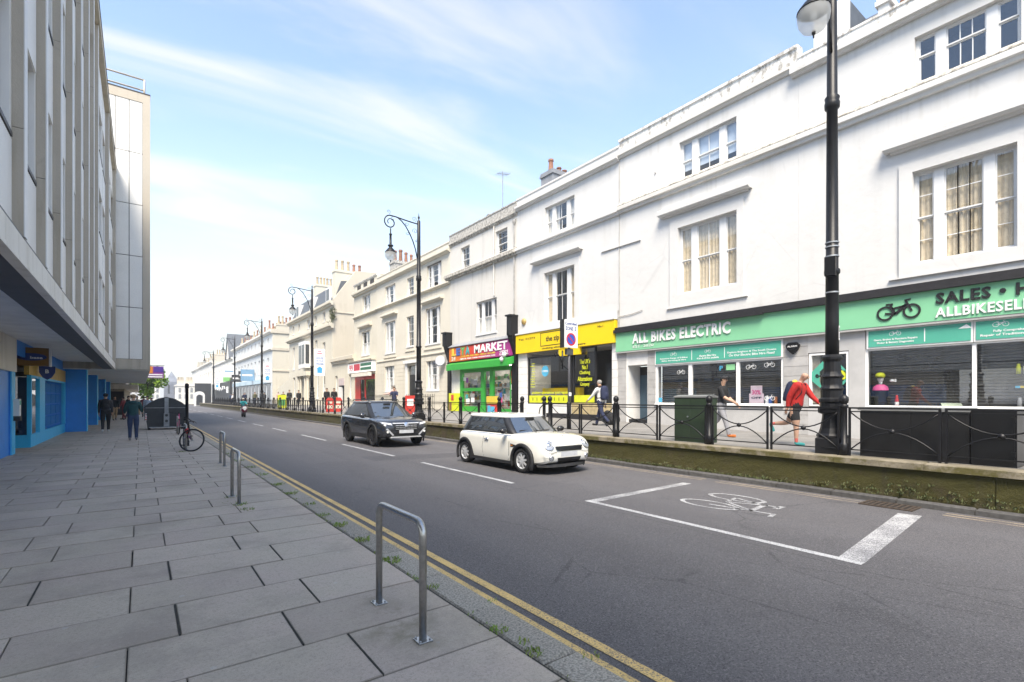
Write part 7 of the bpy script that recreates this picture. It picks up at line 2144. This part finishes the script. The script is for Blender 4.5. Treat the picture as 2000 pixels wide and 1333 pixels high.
        he = vert(V[an] - fn * .022 * h - fd * .012 * h, .022 * h, an, "shoe")
        ba = vert(V[he] + fd * .075 * h - fn * .004 * h, (.025 * h, .017 * h), he, "shoe")
        vert(V[ba] + fd * .045 * h - fn * .003 * h, (.022 * h, .013 * h), ba, "shoe")
        feet.append(an)
    me = bpy.data.meshes.new("p"); me.from_pydata([tuple(v) for v in V], E, [])
    ob_ = bpy.data.objects.new("p", me); COL.objects.link(ob_)
    md = ob_.modifiers.new("s", 'SKIN'); md.use_smooth_shade = True; md.branch_smoothing = .3
    for i, sv in enumerate(me.skin_vertices[0].data):
        sv.radius = RAD[i]; sv.use_root = (i == 0)
    sb = ob_.modifiers.new("u", 'SUBSURF'); sb.levels = sb.render_levels = 2 if near else 1
    dg = bpy.context.evaluated_depsgraph_get()
    m2 = bpy.data.meshes.new_from_object(ob_.evaluated_get(dg)); m2.name = "body"
    bpy.data.objects.remove(ob_); bpy.data.meshes.remove(me)
    m2.materials.clear()
    order = ["top", "bottom", "skin", "shoe", "sock"]
    for m in ("cloth_" + top, "cloth_" + bottom, skin, "cloth_" + shoe, "cloth_" + (sock or shoe)): m2.materials.append(MATS[m])
    segs = [(V[a], V[b_], TG[i]) for i, (a, b_) in enumerate(E)]
    for p in m2.polygons:
        c = p.center; best = (9, "top")
        for a, b_, tg in segs:
            ab_ = b_ - a; tt = max(0, min(1, (c - a).dot(ab_) / max(ab_.length_squared, 1e-9)))
            dd_ = (c - a - ab_ * tt).length
            if dd_ < best[0]: best = (dd_, tg)
        p.material_index = order.index(best[1] or "bottom")
        p.use_smooth = True
    zmin = min(v.co.z for v in m2.vertices)
    body_ = link("body", m2, t)
    def part(name, mb, m): return mb.build(name, m, t, smooth=True)
    hd = V[hc] + hf * .012 * h
    q = hf
    rot = Vector((0, 0, 1)).rotation_difference(hf)
    e_ = rot.to_euler()
    if hair:
        b = MB(); b.ball(hd + Vector((0, -.010 * h, 0)) + hf * .017 * h, .052 * h, 12, 8, (.93, 1.08, .98), e_)
        keep = []
        # cut the cap away from the face
        f2, m2_, s2_ = [], [], []
        for i, f in enumerate(b.f):
            c = sum((Vector(b.v[k]) for k in f), Vector()) / len(f) - hd
            if c.dot(hf) > .015 * h - max(0, -c.y) * (1.2 + hairlen) and not (c.y > .03 * h and c.dot(hf) < .032 * h): f2.append(f); m2_.append(0); s2_.append(True)
        b.f, b.m, b.sm = f2, m2_, s2_
        if hairlen: b.ball(hd + Vector((0, -.03 * h, -.02 * h)), .045 * h, 10, 7, (1.0, .7, 1.4), e_)
        part("hair", b, "hair_" + hair)
    if near:
        fr = Vector((0, 1, 0)); fr = rot @ fr
        b = MB(); b.ball(hd + fr * .050 * h - hf * .004 * h, .0095 * h, 8, 6, (.75, 1.1, 1.5), e_); part("nose", b, skin)
        for sx in (-1, 1):
            b = MB(); b.ball(hd + fr * .0425 * h + Vector((sx * .017 * h, 0, 0)) + hf * .008 * h, .0062 * h, 8, 6, (1.1, .6, .75), e_); part("eye", b, "sign_black")
            b = MB(); b.ball(hd + Vector((sx * .043 * h, -.002 * h, 0)) + hf * 0, .014 * h, 8, 6, (.35, .75, 1.15), e_); part("ear", b, skin)
        b = MB(); b.ball(hd + fr * .042 * h - hf * .024 * h, .010 * h, 8, 5, (1.2, .5, .35), e_); part("mouth", b, "p_brown")
    t["_"] = 0; del t["_"]
    place(t, (loc[0], loc[1], loc[2] - zmin), rz)
    return t, dict(V=V, s2=V[s2], s3=V[s3], hip=hip, hd=hd, hf=hf, h=h, hands=hands, L=L, e=e_, zmin=zmin, up=up)
def pack(t, I, m, name="backpack", w=.30, d=.16, hh=.44, straps="black"):
    c = I["hip"] + I["up"](.20 * I["h"]) + Vector((0, -.068 * I["h"] - d * .35, 0))
    b = MB()
    rings = []
    for f, s_ in ((0, .55), (.03, .9), (.15, 1), (.6, .97), (.85, .85), (.97, .6), (1, .3)):
        z = (f - .5) * hh
        rings.append([tuple(c + Vector((w / 2 * s_ * (abs(cos(a)) ** .6) * (1 if cos(a) > 0 else -1), d / 2 * s_ * (abs(sin(a)) ** .6) * (1 if sin(a) > 0 else -1) + z * sin(I["L"]), z))) for a in [2 * pi * k / 16 for k in range(16)]])
    b.loft(rings)
    bag = b.build(name, m, None, smooth=True)
    b = MB(); b.ball(c + Vector((0, -d * .45, -hh * .18)), .5, 10, 6, (w * .75, d * .45, hh * .45)); pk = b.build("pocket", m, bag, smooth=True)
    h = I["h"]
    b = MB()
    for sx in (-1, 1):
        x = sx * w * .32
        tz = I["s3"]
        b.tube([c + Vector((x, d * .3, hh * .40)), tz + Vector((x, -.03 * h, .035 * h)), tz + Vector((x, .045 * h, .015 * h)), I["s2"] + Vector((x * 1.1, .062 * h, -.02 * h)), I["s2"] + Vector((x * 1.5, .0, -.11 * h)), c + Vector((x, d * .3, -hh * .32))], .013, 5)
    b.build("strap", "cloth_" + straps, bag, smooth=True)
    bag.location = t.location; bag.rotation_euler = t.rotation_euler
    return bag
def cap(t, I, m, peak=True, name="cap"):
    hd, hf, h = I["hd"], I["hf"], I["h"]
    b = MB(); b.ball(hd + hf * .022 * h, .058 * h, 14, 8, (.95, 1.1, .85), I["e"])
    fs = [(f, 0, True) for f in b.f if (sum((Vector(b.v[k]) for k in f), Vector()) / len(f) - hd).dot(hf) > .018 * h]
    b.f = [f[0] for f in fs]; b.m = [0] * len(fs); b.sm = [True] * len(fs)
    if peak:
        fr = (Vector((0, 1, 0)) - hf * hf.y).normalized(); k = len(b.v)
        pts = [hd + hf * .022 * h + fr * .050 * h * s_ + Vector((x * .048 * h, 0, 0)) for x, s_ in ((-1, .75), (1, .75), (.8, 1.6), (0, 1.95), (-.8, 1.6))]
        b.prism(pts, tuple(hf * .006 * h))
    o = b.build(name, m, t)
    return o
PI = pi
# right pavement, near
t, I = person("man in red jacket and black shorts jogging past the lamp base", (12.0, 5.35, pz(12, 5.35)), PI, 1.72, legs=(8, 8, -32, 52), arms=(-34, 16, 24, 14), lean=12, head=14, top="red", bottom="black", shoe="aqua", near=1, shorts=True, hair=None, bulk=1.2, wide=1.06, sock="coral")
t["label"] = "man in red jacket and black shorts running past the nearest lamp base"
bg_ = pack(t, I, "cloth_navy", w=.30, d=.20, hh=.46); tag(bg_, "navy backpack with yellow flap worn by the man in the red jacket", "backpack")
b = MB(); b.ball(I["hip"] + I["up"](.33 * I["h"]) + Vector((0, -.135, -.02)), .075, 10, 6, (1.3, .8, .8)); b.build("flap", "p_yellow", bg_, smooth=True)
t, I = person("man in black cap and tee beside the green cabinet, walking right", (13.0, 7.75, pz(13, 7.75)), PI + .15, 1.74, legs=(20, 6, -24, 30), arms=(22, 40, 14, 34), lean=3, top="black", bottom="pattern", shoe="orange", near=1, hair="black", sleeves=0, bulk=1.04)
cap(t, I, "cloth_black")
t, I = person("man in pale shirt walking left past the yellow shop", (13.6, 12.9, pz(13.6, 12.9)), .12, 1.76, legs=(22, 6, -22, 24), arms=(-18, 14, 34, 12), lean=4, top="white", bottom="navy", shoe="black", near=1, hair="grey", bulk=1.06)
bg_ = pack(t, I, "cloth_navy", w=.34, d=.22, hh=.52); tag(bg_, "dark blue backpack worn by the man passing the yellow shop", "backpack")
# sitting bundle by the door step
t = thing("rucksack", "black rucksack slumped on the pavement by the blue door", "bag", (14.4, 13.1, .7))
b = MB(); b.ball((14.4, 13.1, pz(14.4, 13.1) + .2), .36, 14, 8, (.8, 1.0, .75)); b.ball((14.35, 13.25, pz(14.4, 13.1) + .36), .24, 10, 7, (.7, .8, .8)); b.build("bag", "cloth_black", t, smooth=True)
b = MB(); b.tube([(14.2, 13.2, .9), (14.05, 13.3, 1.15), (14.2, 13.45, 1.2), (14.35, 13.4, 1.05)], .018, 6); b.build("strap", "cloth_charcoal", t, smooth=True)
# left pavement
t, I = person("man in black with a rucksack walking away beside the blue column", (-1.36, 31.0, 0), .05, 1.86, legs=(10, 4, -6, 10), arms=(6, 10, -4, 16), lean=1, top="charcoal", bottom="black", shoe="white", near=1, hair="black", bulk=1.18, wide=1.1, skin="skin")
cap(t, I, "cloth_black", False, "beanie"); bg_ = pack(t, I, "cloth_black", w=.34, d=.20, hh=.50); tag(bg_, "black rucksack on the man walking beside the blue column", "backpack")
t, I = person("man in dark teal hooded top and jeans standing with his back turned", (-.24, 24.6, 0), -.02, 1.80, legs=(0, 0, 2, 4), arms=(16, 55, 14, 50), lean=1, head=10, top="teal", bottom="jeans", shoe="grey", near=1, hair="sandy", bulk=1.2, wide=1.08, abd=13)
cap(t, I, "cloth_beige", True)
b = MB(); b.ball(I["s3"] + Vector((0, -.07, .03)), .13, 12, 7, (1.25, .7, .55)); b.build("hood", "cloth_teal", t, smooth=True)
crowd = [
    ("person in black jacket and beige trousers in the group under the canopy", -1.55, 47.5, 3.3, "black", "beige", "black"), ("person in dark red coat in the group under the canopy", -1.05, 48.2, 1.2, "maroon", "maroon", "black"),
    ("person in black beside the red coat under the canopy", -.8, 48.9, -2.0, "black", "jeans", "white"), ("person in pale blue shirt and grey trousers left of the big bin", .38, 45.0, 3.0, "paleblue", "grey", "black"),
    ("small far person in white behind the bin, near the tree", .9, 62.0, 0, "white", "jeans", "black"), ("small far person in dark coat behind the bin, near the tree", .75, 58.0, 3, "black", "black", "black"), ("small far person in maroon beyond the pale blue shirt", .2, 54.0, .2, "maroon", "charcoal", "black"),
    ("small far person in cream beyond the teal man", -.25, 56, 2.8, "cream", "beige", "white"),
]
for i, (lab, x, y, rz, a, c, s_) in enumerate(crowd): person(lab, (x, y, 0), rz, R.uniform(1.66, 1.82), legs=(R.uniform(4, 18), 5, -R.uniform(4, 18), 14), top=a, bottom=c, shoe=s_, hair=R.choice(["black", "brown"]), bulk=1.1, group="people on the left pavement")
crowd2 = [
    ("woman with grey hair and pale pink coat embracing the man in navy", 12.35, 28.7, .6, "pink", "charcoal", "black", "grey"), ("man in navy coat embracing the grey haired woman behind the dark car", 12.1, 28.1, 2.6, "navy", "black", "black", "brown"),
    ("person in long black coat left of the pair beside the red boards", 12.4, 42.6, 3.0, "black", "black", "black", "black"), ("person in black coat nearer the red boards, right of the pair", 12.7, 41.6, 2.7, "black", "charcoal", "black", "brown"),
    ("person in black walking alone between the villa porch and the lime board", 12.8, 53.5, 3.2, "black", "black", "black", "black"), ("person in black of the pair behind the lime board, left one", 12.5, 58.9, 3.1, "black", "charcoal", "black", "black"),
    ("person in black of the pair behind the lime board, right one", 12.8, 57.4, 2.9, "black", "black", "black", "black"), ("person in pale pink top left of the lime board", 13.2, 64.8, 3.0, "pink", "jeans", "white", "sandy"),
    ("small far person in olive behind the scooter", 12.7, 77.0, 3.1, "olive", "jeans", "black", "brown"), ("small far person in charcoal by the blue terrace railing", 13.0, 72.0, 0, "charcoal", "black", "black", "black"),
    ("small far person in navy by the blue terrace railing", 12.2, 82.0, 3, "navy", "jeans", "black", "brown"), ("small far person in pale grey near the pub", 12.4, 95.0, 3, "white", "jeans", "white", "sandy"),
    ("small far person in blue near the pub", 12.6, 99.0, .2, "jeans", "navy", "black", "black"), ("small far person in black near the pub", 13.2, 90.0, 3, "black", "black", "black", "black"),
]
for i, (lab, x, y, rz, a, c, s_, hr) in enumerate(crowd2): person(lab, (x, y, pz(x, y)), rz, R.uniform(1.64, 1.82), legs=(R.uniform(4, 18), 5, -R.uniform(4, 18), 14), arms=(10, 30, -10, 20) if i > 1 else (50, 40, 45, 40), top=a, bottom=c, shoe=s_, hair=hr, bulk=1.15, group="people on the raised pavement")

# ================================================================ scooter and rider
sc = thing("scooter", "maroon motor scooter with white front coming down the road", "scooter", (7.55, 51.5, -.1))
sx, sy, sz = 7.55, 51.5, -.096
mat("scoot_maroon", (.12, .012, .03), .25, coat=.8)
for yy in (-.62, .62):
    b = MB(); b.lathe([(.14, -.06), (.25, -.06), (.27, 0), (.25, .06), (.14, .06)], 18, (sx, sy + yy, sz + .27), (1, 0, 0), cap=False); w = b.build("wheel", "rubber", sc, smooth=True); MB().lathe([(.001, -.02), (.15, -.03), (.15, .03), (.001, .02)], 14, (sx, sy + yy, sz + .27), (1, 0, 0), cap=False).build("rim", "alloy_dark", w)
b = MB(); b.loft([[(sx + w * c_, sy + y, sz + z + d * s_) for c_, s_ in [(cos(2 * pi * k / 14), sin(2 * pi * k / 14)) for k in range(14)]] for y, z, w, d in ((-.72, .62, .10, .16), (-.66, .70, .24, .30), (-.50, .72, .26, .36), (-.30, .55, .22, .26), (0, .42, .20, .14), (.25, .58, .20, .20), (.6, .68, .17, .18), (.85, .72, .06, .08))]); b.build("body", "scoot_maroon", sc, smooth=True)
b = MB(); b.v += [(sx - .20, sy - .70, sz + .82), (sx, sy - .735, sz + .62), (sx + .20, sy - .70, sz + .82), (sx + .1, sy - .70, sz + .98), (sx - .1, sy - .70, sz + .98)]; b.face(range(5)); b.build("front_panel", "white_paint", sc)
b = MB(); b.ball((sx - .09, sy - .70, sz + .86), .06, 8, 6); b.ball((sx + .09, sy - .70, sz + .86), .06, 8, 6); b.build("headlight", "lamp_lit", sc, smooth=True)
b = MB(); b.tube([(sx - .36, sy - .42, sz + 1.06), (sx, sy - .48, sz + 1.0), (sx + .36, sy - .42, sz + 1.06)], .02, 6); b.build("handlebar", "car_black", sc, smooth=True)
for s_ in (-1, 1):
    b = MB(); b.tube([(sx + s_ * .25, sy - .46, sz + 1.03), (sx + s_ * .33, sy - .5, sz + 1.24)], .01, 5); b.ball((sx + s_ * .36, sy - .5, sz + 1.28), .06, 8, 6, (1.2, .5, .8)); b.build("mirror", "car_black", sc, smooth=True)
b = MB(); b.ball((sx, sy + .3, sz + .80), .5, 12, 7, (.32, .75, .16)); b.build("seat", "car_black", sc, smooth=True)
t, I = person("scooter rider in turquoise jacket and open helmet", (sx, sy + .22, sz + .30), PI, 1.74, legs=(72, 70, 72, 70), arms=(48, 18, 48, 18), lean=6, top="turquoise", bottom="black", shoe="black", near=1, hair=None, bulk=1.2, abd=16)
cap(t, I, "p_cream", False, "helmet")

# ================================================================ bicycles
def bicycle(label, loc, rz, steer, m, basket=True, lean=0):
    t = local_thing("bicycle", label, "bicycle")
    wr, wb = .345, 1.03
    def wheel(parent, cx, M=None):
        b = MB(); n = 36
        b.tube([(cx + wr * cos(2 * pi * i / n), 0, wr + wr * sin(2 * pi * i / n)) for i in range(n)], .017, 7, True)
        if M: b.xf(M)
        w = b.build("wheel", "rubber", parent, smooth=True)
        b = MB(); b.tube([(cx + (wr - .024) * cos(2 * pi * i / n), 0, wr + (wr - .024) * sin(2 * pi * i / n)) for i in range(n)], .009, 5, True)
        if M: b.xf(M)
        b.build("rim", "alloy_dark", w)
        b = MB(); b.lathe([(.02, -.05), (.02, .05)], 8, (cx, 0, wr), (0, 1, 0))
        for i in range(16):
            a = 2 * pi * i / 16; b.tube([(cx, .03 * (-1) ** i, wr), (cx + (wr - .03) * cos(a), 0, wr + (wr - .03) * sin(a))], .0016, 3)
        if M: b.xf(M)
        b.build("spokes", "galv", w, kind="stuff")
    bb = Vector((-.10 + .0, 0, .29)); rh = Vector((-wb / 2, 0, wr)); st_ = Vector((-.27, 0, .80)); hd0 = Vector((.30, 0, .82)); hd1 = Vector((.345, 0, .68)); fh = Vector((wb / 2, 0, wr))
    b = MB()
    for a, c, r in ((bb, st_, .016), (st_, hd0, .015), (bb, hd1, .018), (hd0, hd1, .019)): b.tube([a, c], r, 7)
    for s_ in (-.045, .045):
        o = Vector((0, s_, 0)); b.tube([bb + o * .6, rh + o], .009, 5); b.tube([st_, rh + o], .008, 5)
    b.tube([st_, st_ + Vector((-.045, 0, .14))], .013, 6)
    b.build("frame", m, t, smooth=True)
    b = MB(); b.ball(st_ + Vector((-.05, 0, .165)), .13, 12, 6, (1.0, .5, .22)); b.build("saddle", "rubber", t, smooth=True)
    wheel(t, -wb / 2)
    ax = (hd0 - hd1).normalized()
    M = Matrix.Translation(hd0) @ Matrix.Rotation(steer, 4, ax) @ Matrix.Translation(-hd0)
    b = MB()
    for s_ in (-.05, .05): b.tube([hd1 + Vector((0, s_ * .8, -.02)), hd1.lerp(fh, .6) + Vector((.0, s_, 0)), fh + Vector((0, s_, 0))], .010, 6)
    b.tube([hd0, hd0 + ax * .09, hd0 + ax * .10 + Vector((.08, 0, .02))], .014, 6)
    b.xf(M); fk = b.build("fork", m, t, smooth=True)
    wheel(t, wb / 2, M)
    hc = hd0 + ax * .10 + Vector((.08, 0, .02))
    b = MB(); b.tube([hc + Vector((-.06, -.30, .03)), hc + Vector((-.02, -.20, .03)), hc, hc + Vector((-.02, .20, .03)), hc + Vector((-.06, .30, .03))], .012, 6); b.xf(M); hb = b.build("handlebar", "black_iron", t, smooth=True)
    for s_ in (-1, 1):
        b = MB(); b.tube([hc + Vector((-.05, s_ * .22, .03)), hc + Vector((-.08, s_ * .34, .03))], .018, 6); b.tube([hc + Vector((.0, s_ * .18, .03)), hc + Vector((.05, s_ * .28, 0))], .006, 4); b.xf(M); b.build("grip", "rubber", hb, smooth=True)
    b = MB(); b.lathe([(.09, -.004), (.095, 0), (.09, .004)], 18, bb + Vector((0, -.05, 0)), (0, 1, 0)); b.tube([bb + Vector((0, -.06, 0)), bb + Vector((.10, -.07, -.13))], .010, 5); b.tube([bb + Vector((0, .06, 0)), bb + Vector((-.10, .07, .13))], .010, 5)
    cs = b.build("crankset", "steel_grey", t)
    b = MB(); b.box(bb.x + .05, bb.x + .15, -.17, -.08, bb.z - .145, bb.z - .12); b.box(bb.x - .15, bb.x - .05, .08, .17, bb.z + .12, bb.z + .145); b.build("pedal", "rubber", cs)
    if basket:
        b = MB(); b.ball((.0, .0, .60), .13, 12, 7, (1.0, .55, .75)); b.build("frame_bag", "p_red", t, smooth=True)
        b = MB(); b.tube([(-.2, .02, .45), (-.1, .09, .35), (.02, .05, .42), (-.05, -.05, .55), (-.2, .02, .45)], .013, 5); b.build("cable_lock", "p_purple", t, smooth=True)
    place(t, loc, rz); t.rotation_euler[0] = lean
    return t
bicycle("black bicycle with red frame bag and front wheel turned, locked on the left pavement", (1.19, 18.95, .004), radians(-86), radians(62), "black_iron", True)
cstand(1.36, 27.4, 28.15, "far steel cycle stand just in front of the big bin", False)
bicycle("pinkish bicycle locked to the far cycle stand by the big bin", (1.42, 27.8, .004), radians(-95), radians(10), "p_pink", False)
bp = thing("black_post", "slim black post standing behind the locked black bicycle", "post", (1.28, 20.6, 0))
MB().lathe([(.075, 0), (.075, .25), (.05, .28), (.048, 2.02), (.06, 2.03), (.062, 2.12), (.03, 2.16)], 12, (1.28, 20.6, 0)).build("shaft", "black_gloss", bp, smooth=True)
MB().lathe([(.064, 2.0), (.064, 2.04)], 12, (1.28, 20.6, 0), cap=False).build("collar", "black_iron", bp)

# ================================================================ big communal bin
bn = thing("communal_bin", "big dark grey communal bin with domed lid and grey lifting arm", "bin", (1.08, 32.7, 0))
mat("bin_plastic", (.035, .038, .042), .55, var=.25, vs=3, bump=.1); mat("bin_steel", (.30, .32, .34), .5, .4, var=.3, vs=4)
YB = 32.1
out = [(.27, .10), (.27, .16), (.14, 1.15), (.17, 1.20), (.40, 1.42), (.75, 1.62), (1.08, 1.70), (1.41, 1.62), (1.76, 1.42), (1.99, 1.20), (2.02, 1.15), (1.87, .16), (1.87, .10)]
b = MB(); b.prism([(x, YB, z) for x, z in [o for o in out if o[1] <= 1.16]], (0, 1.25, 0)); b.build("body", "bin_plastic", bn)
b = MB(); b.prism([(x, YB - .03, z + .005) for x, z in [(.12, 1.155)] + [o for o in out if o[1] > 1.16] + [(2.04, 1.155)]], (0, 1.3, 0)); ld = b.build("lid", "bin_plastic", bn)
for z in (.35, .55, .75, .95):
    k = (z - .16) / .99; b = MB(); b.box(.29 - .13 * k, 1.85 + .13 * k, YB - .022, YB, z, z + .05); b.build("rib", "bin_plastic", bn)
b = MB(); b.box(.2, 1.96, YB - .035, YB - .001, 1.12, 1.155); b.build("rim", "bin_steel", bn)
b = MB(); b.box(1.0, 1.18, YB - .10, YB - .032, .55, 1.66); b.box(.97, 1.21, YB - .12, YB - .032, .16, .85); b.build("lifting_arm", "bin_steel", bn)
for z in (.45, .75): MB().lathe([(.07, 0), (.06, .03), (.001, .03)], 14, (1.09, YB - .12, z), (0, -1, 0), cap=False).build("pivot", "bin_plastic", bn)
b = MB(); b.box(.35, 1.9, YB - .20, YB - .16, .11, .15); b.build("foot_pedal", "bin_steel", bn)
b = MB()
for x in (.35, 1.8): b.box(x - .06, x + .06, YB + .1, YB + .3, 0, .16); b.box(x - .06, x + .06, YB + .9, YB + 1.1, 0, .16)
b.build("foot", "rubber", bn)
b = MB(); b.box(.185, .25, YB - .012, YB, .50, .85); sf = b.build("hazard_strip", "white_card", bn)
for z in (.54, .66, .78): MB().box(.186, .249, YB - .014, YB - .012, z - .02, z + .03).build("hazard_stripe", "p_red", sf)

# ================================================================ boards on the far pavement, tree
for (x, y, lab) in ((11.15, 37.5, "red advertising board on the pavement, left of the two"), (11.6, 37.0, "red advertising board on the pavement, right of the two")):
    t = thing("advertising_board", lab, "sign board", (x, y, .68)); z = pz(x, y)
    b = MB(); b.prism([(x - .28, y, z), (x + .28, y, z), (x + .28, y, z + .85), (x + .15, y, z + 1.05), (x - .15, y, z + 1.05), (x - .28, y, z + .85)], (0, .05, 0)); b.build("board", "p_red", t); b = MB(); b.box(x - .2, x + .2, y - .006, y, z + .25, z + .5); b.box(x - .16, x + .16, y - .006, y, z + .62, z + .8); b.build("print", "p_cream", t)
t = thing("advertising_board", "lime green advertising board behind the far railing", "sign board", (11.1, 52.8, .7)); z = pz(11.1, 52.8)
b = MB(); b.box(10.72, 11.5, 52.8, 52.85, z, z + 1.35); b.build("board", "lime_print", t); MB().box(10.8, 11.42, 52.79, 52.8, z + .3, z + .9).build("print", "p_green", t)
t = thing("advertising_board", "red and white board behind the windscreen of the dark car", "sign board", (12.7, 27.2, .7)); z = pz(12.7, 27.2)
b = MB(); b.box(12.4, 13.0, 27.2, 27.25, z, z + 1.1); b.build("board", "p_red", t); MB().box(12.5, 12.9, 27.19, 27.2, z + .5, z + .9).build("print", "white_card", t)
mat("bark", (.10, .075, .05), .9, var=.4, vs=10)
def leafmat(name, ca, cb):
    m, n, l, b, o = _nt(name); g = NG(n, l)
    g.put(b.inputs["Base Color"], g.mix(g.ramp(g.noise(.9, 3), .35, .65), ca, cb)); b.inputs["Roughness"].default_value = .6
    b.inputs["Subsurface Weight"].default_value = 0
    MATS[name] = m
leafmat("leaf_lime", (.13, .26, .022), (.22, .36, .035))
def tree(label, x, y, h, cr_, n, seed):
    r = random.Random(seed)
    t = thing("tree", label, "tree", (x, y, 0))
    b = MB(); b.tube([(x, y, -.1), (x + .05, y, h * .3), (x, y + .1, h * .55), (x - .1, y, h * .85)], [.16, .13, .10, .03], 8)
    for k in range(7):
        a = k * 2.4; z = h * (.3 + .06 * k); b.tube([(x, y, z), (x + cos(a) * cr_ * .4, y + sin(a) * cr_ * .4, z + h * .12), (x + cos(a) * cr_ * .75, y + sin(a) * cr_ * .75, z + h * .2)], [.06, .04, .015], 5)
    b.build("trunk", "bark", t, smooth=True)
    b = MB()
    cl_ = [(r.gauss(0, .42) * cr_, r.gauss(0, .42) * cr_, h * (.38 + .60 * r.random()), r.uniform(.28, .5) * cr_) for _ in range(22)]
    for _ in range(n):
        c = r.choice(cl_); d = Vector((r.gauss(0, 1), r.gauss(0, 1), r.gauss(0, .8))).normalized() * c[3] * r.uniform(.5, 1.05)
        p = Vector((x + c[0], y + c[1], c[2])) + d
        u = Vector((r.gauss(0, 1), r.gauss(0, 1), r.gauss(0, 1))).normalized(); v = u.cross(Vector((r.gauss(0, 1), r.gauss(0, 1), r.gauss(0, 1)))).normalized(); s_ = r.uniform(.12, .22)
        b.quad(tuple(p - u * s_), tuple(p - v * s_ * .6), tuple(p + u * s_), tuple(p + v * s_ * .6))
    b.build("crown", "leaf_lime", t)
tree("fresh lime green street tree beyond the office wing", .70, 84, 5.7, 1.75, 5200, 3)
# parked far cars glimpsed at the end of the road
for (x, y, m, lab) in ((4.2, 118, "p_red", "small far red car parked at the end of the road, behind the bin"), (5.6, 132, "white_paint", "small far white car parked at the end of the road")):
    t = thing("parked_car", lab, "car", (x, y, -.1))
    b = MB(); b.loft([[(x + sxx * w, y + yy, z) for sxx, z in ((-1, .3), (1, .3), (1, .8), (.9, .95), (-.9, .95), (-1, .8))] for yy, w in ((-2.0, .75), (-1.8, .88), (1.8, .88), (2.0, .75))]); b.build("body", m, t)
    b = MB(); b.loft([[(x - .8, y - 1.0, .95), (x + .8, y - 1.0, .95), (x + .8, y + 1.7, .95), (x - .8, y + 1.7, .95)], [(x - .62, y - .3, 1.45), (x + .62, y - .3, 1.45), (x + .62, y + 1.3, 1.45), (x - .62, y + 1.3, 1.45)]]); b.build("cabin", "car_glass", t)
    for sxx in (-.8, .8):
        for yy in (-1.3, 1.3): MB().lathe([(.31, -.1), (.31, .1)], 14, (x + sxx, y + yy, .21), (1, 0, 0)).build("wheel", "rubber", t)
# ================================================================ sea haze down the street
m = bpy.data.materials.new("haze_air"); m.use_nodes = True
nn, ll = m.node_tree.nodes, m.node_tree.links
nn.clear()
ho = nn.new("ShaderNodeOutputMaterial"); hv = nn.new("ShaderNodeVolumePrincipled")
hv.inputs["Color"].default_value = (.93, .96, 1, 1); hv.inputs["Density"].default_value = .0011; hv.inputs["Anisotropy"].default_value = .2
ll.new(hv.outputs[0], ho.inputs["Volume"])
MATS["haze_air"] = m
b = MB(); b.box(-1520, 1520, -1520, 1520, -1.6, 22)
tag(b.build("haze", "haze_air"), "thin pale sea haze filling the street", "haze", kind="stuff")
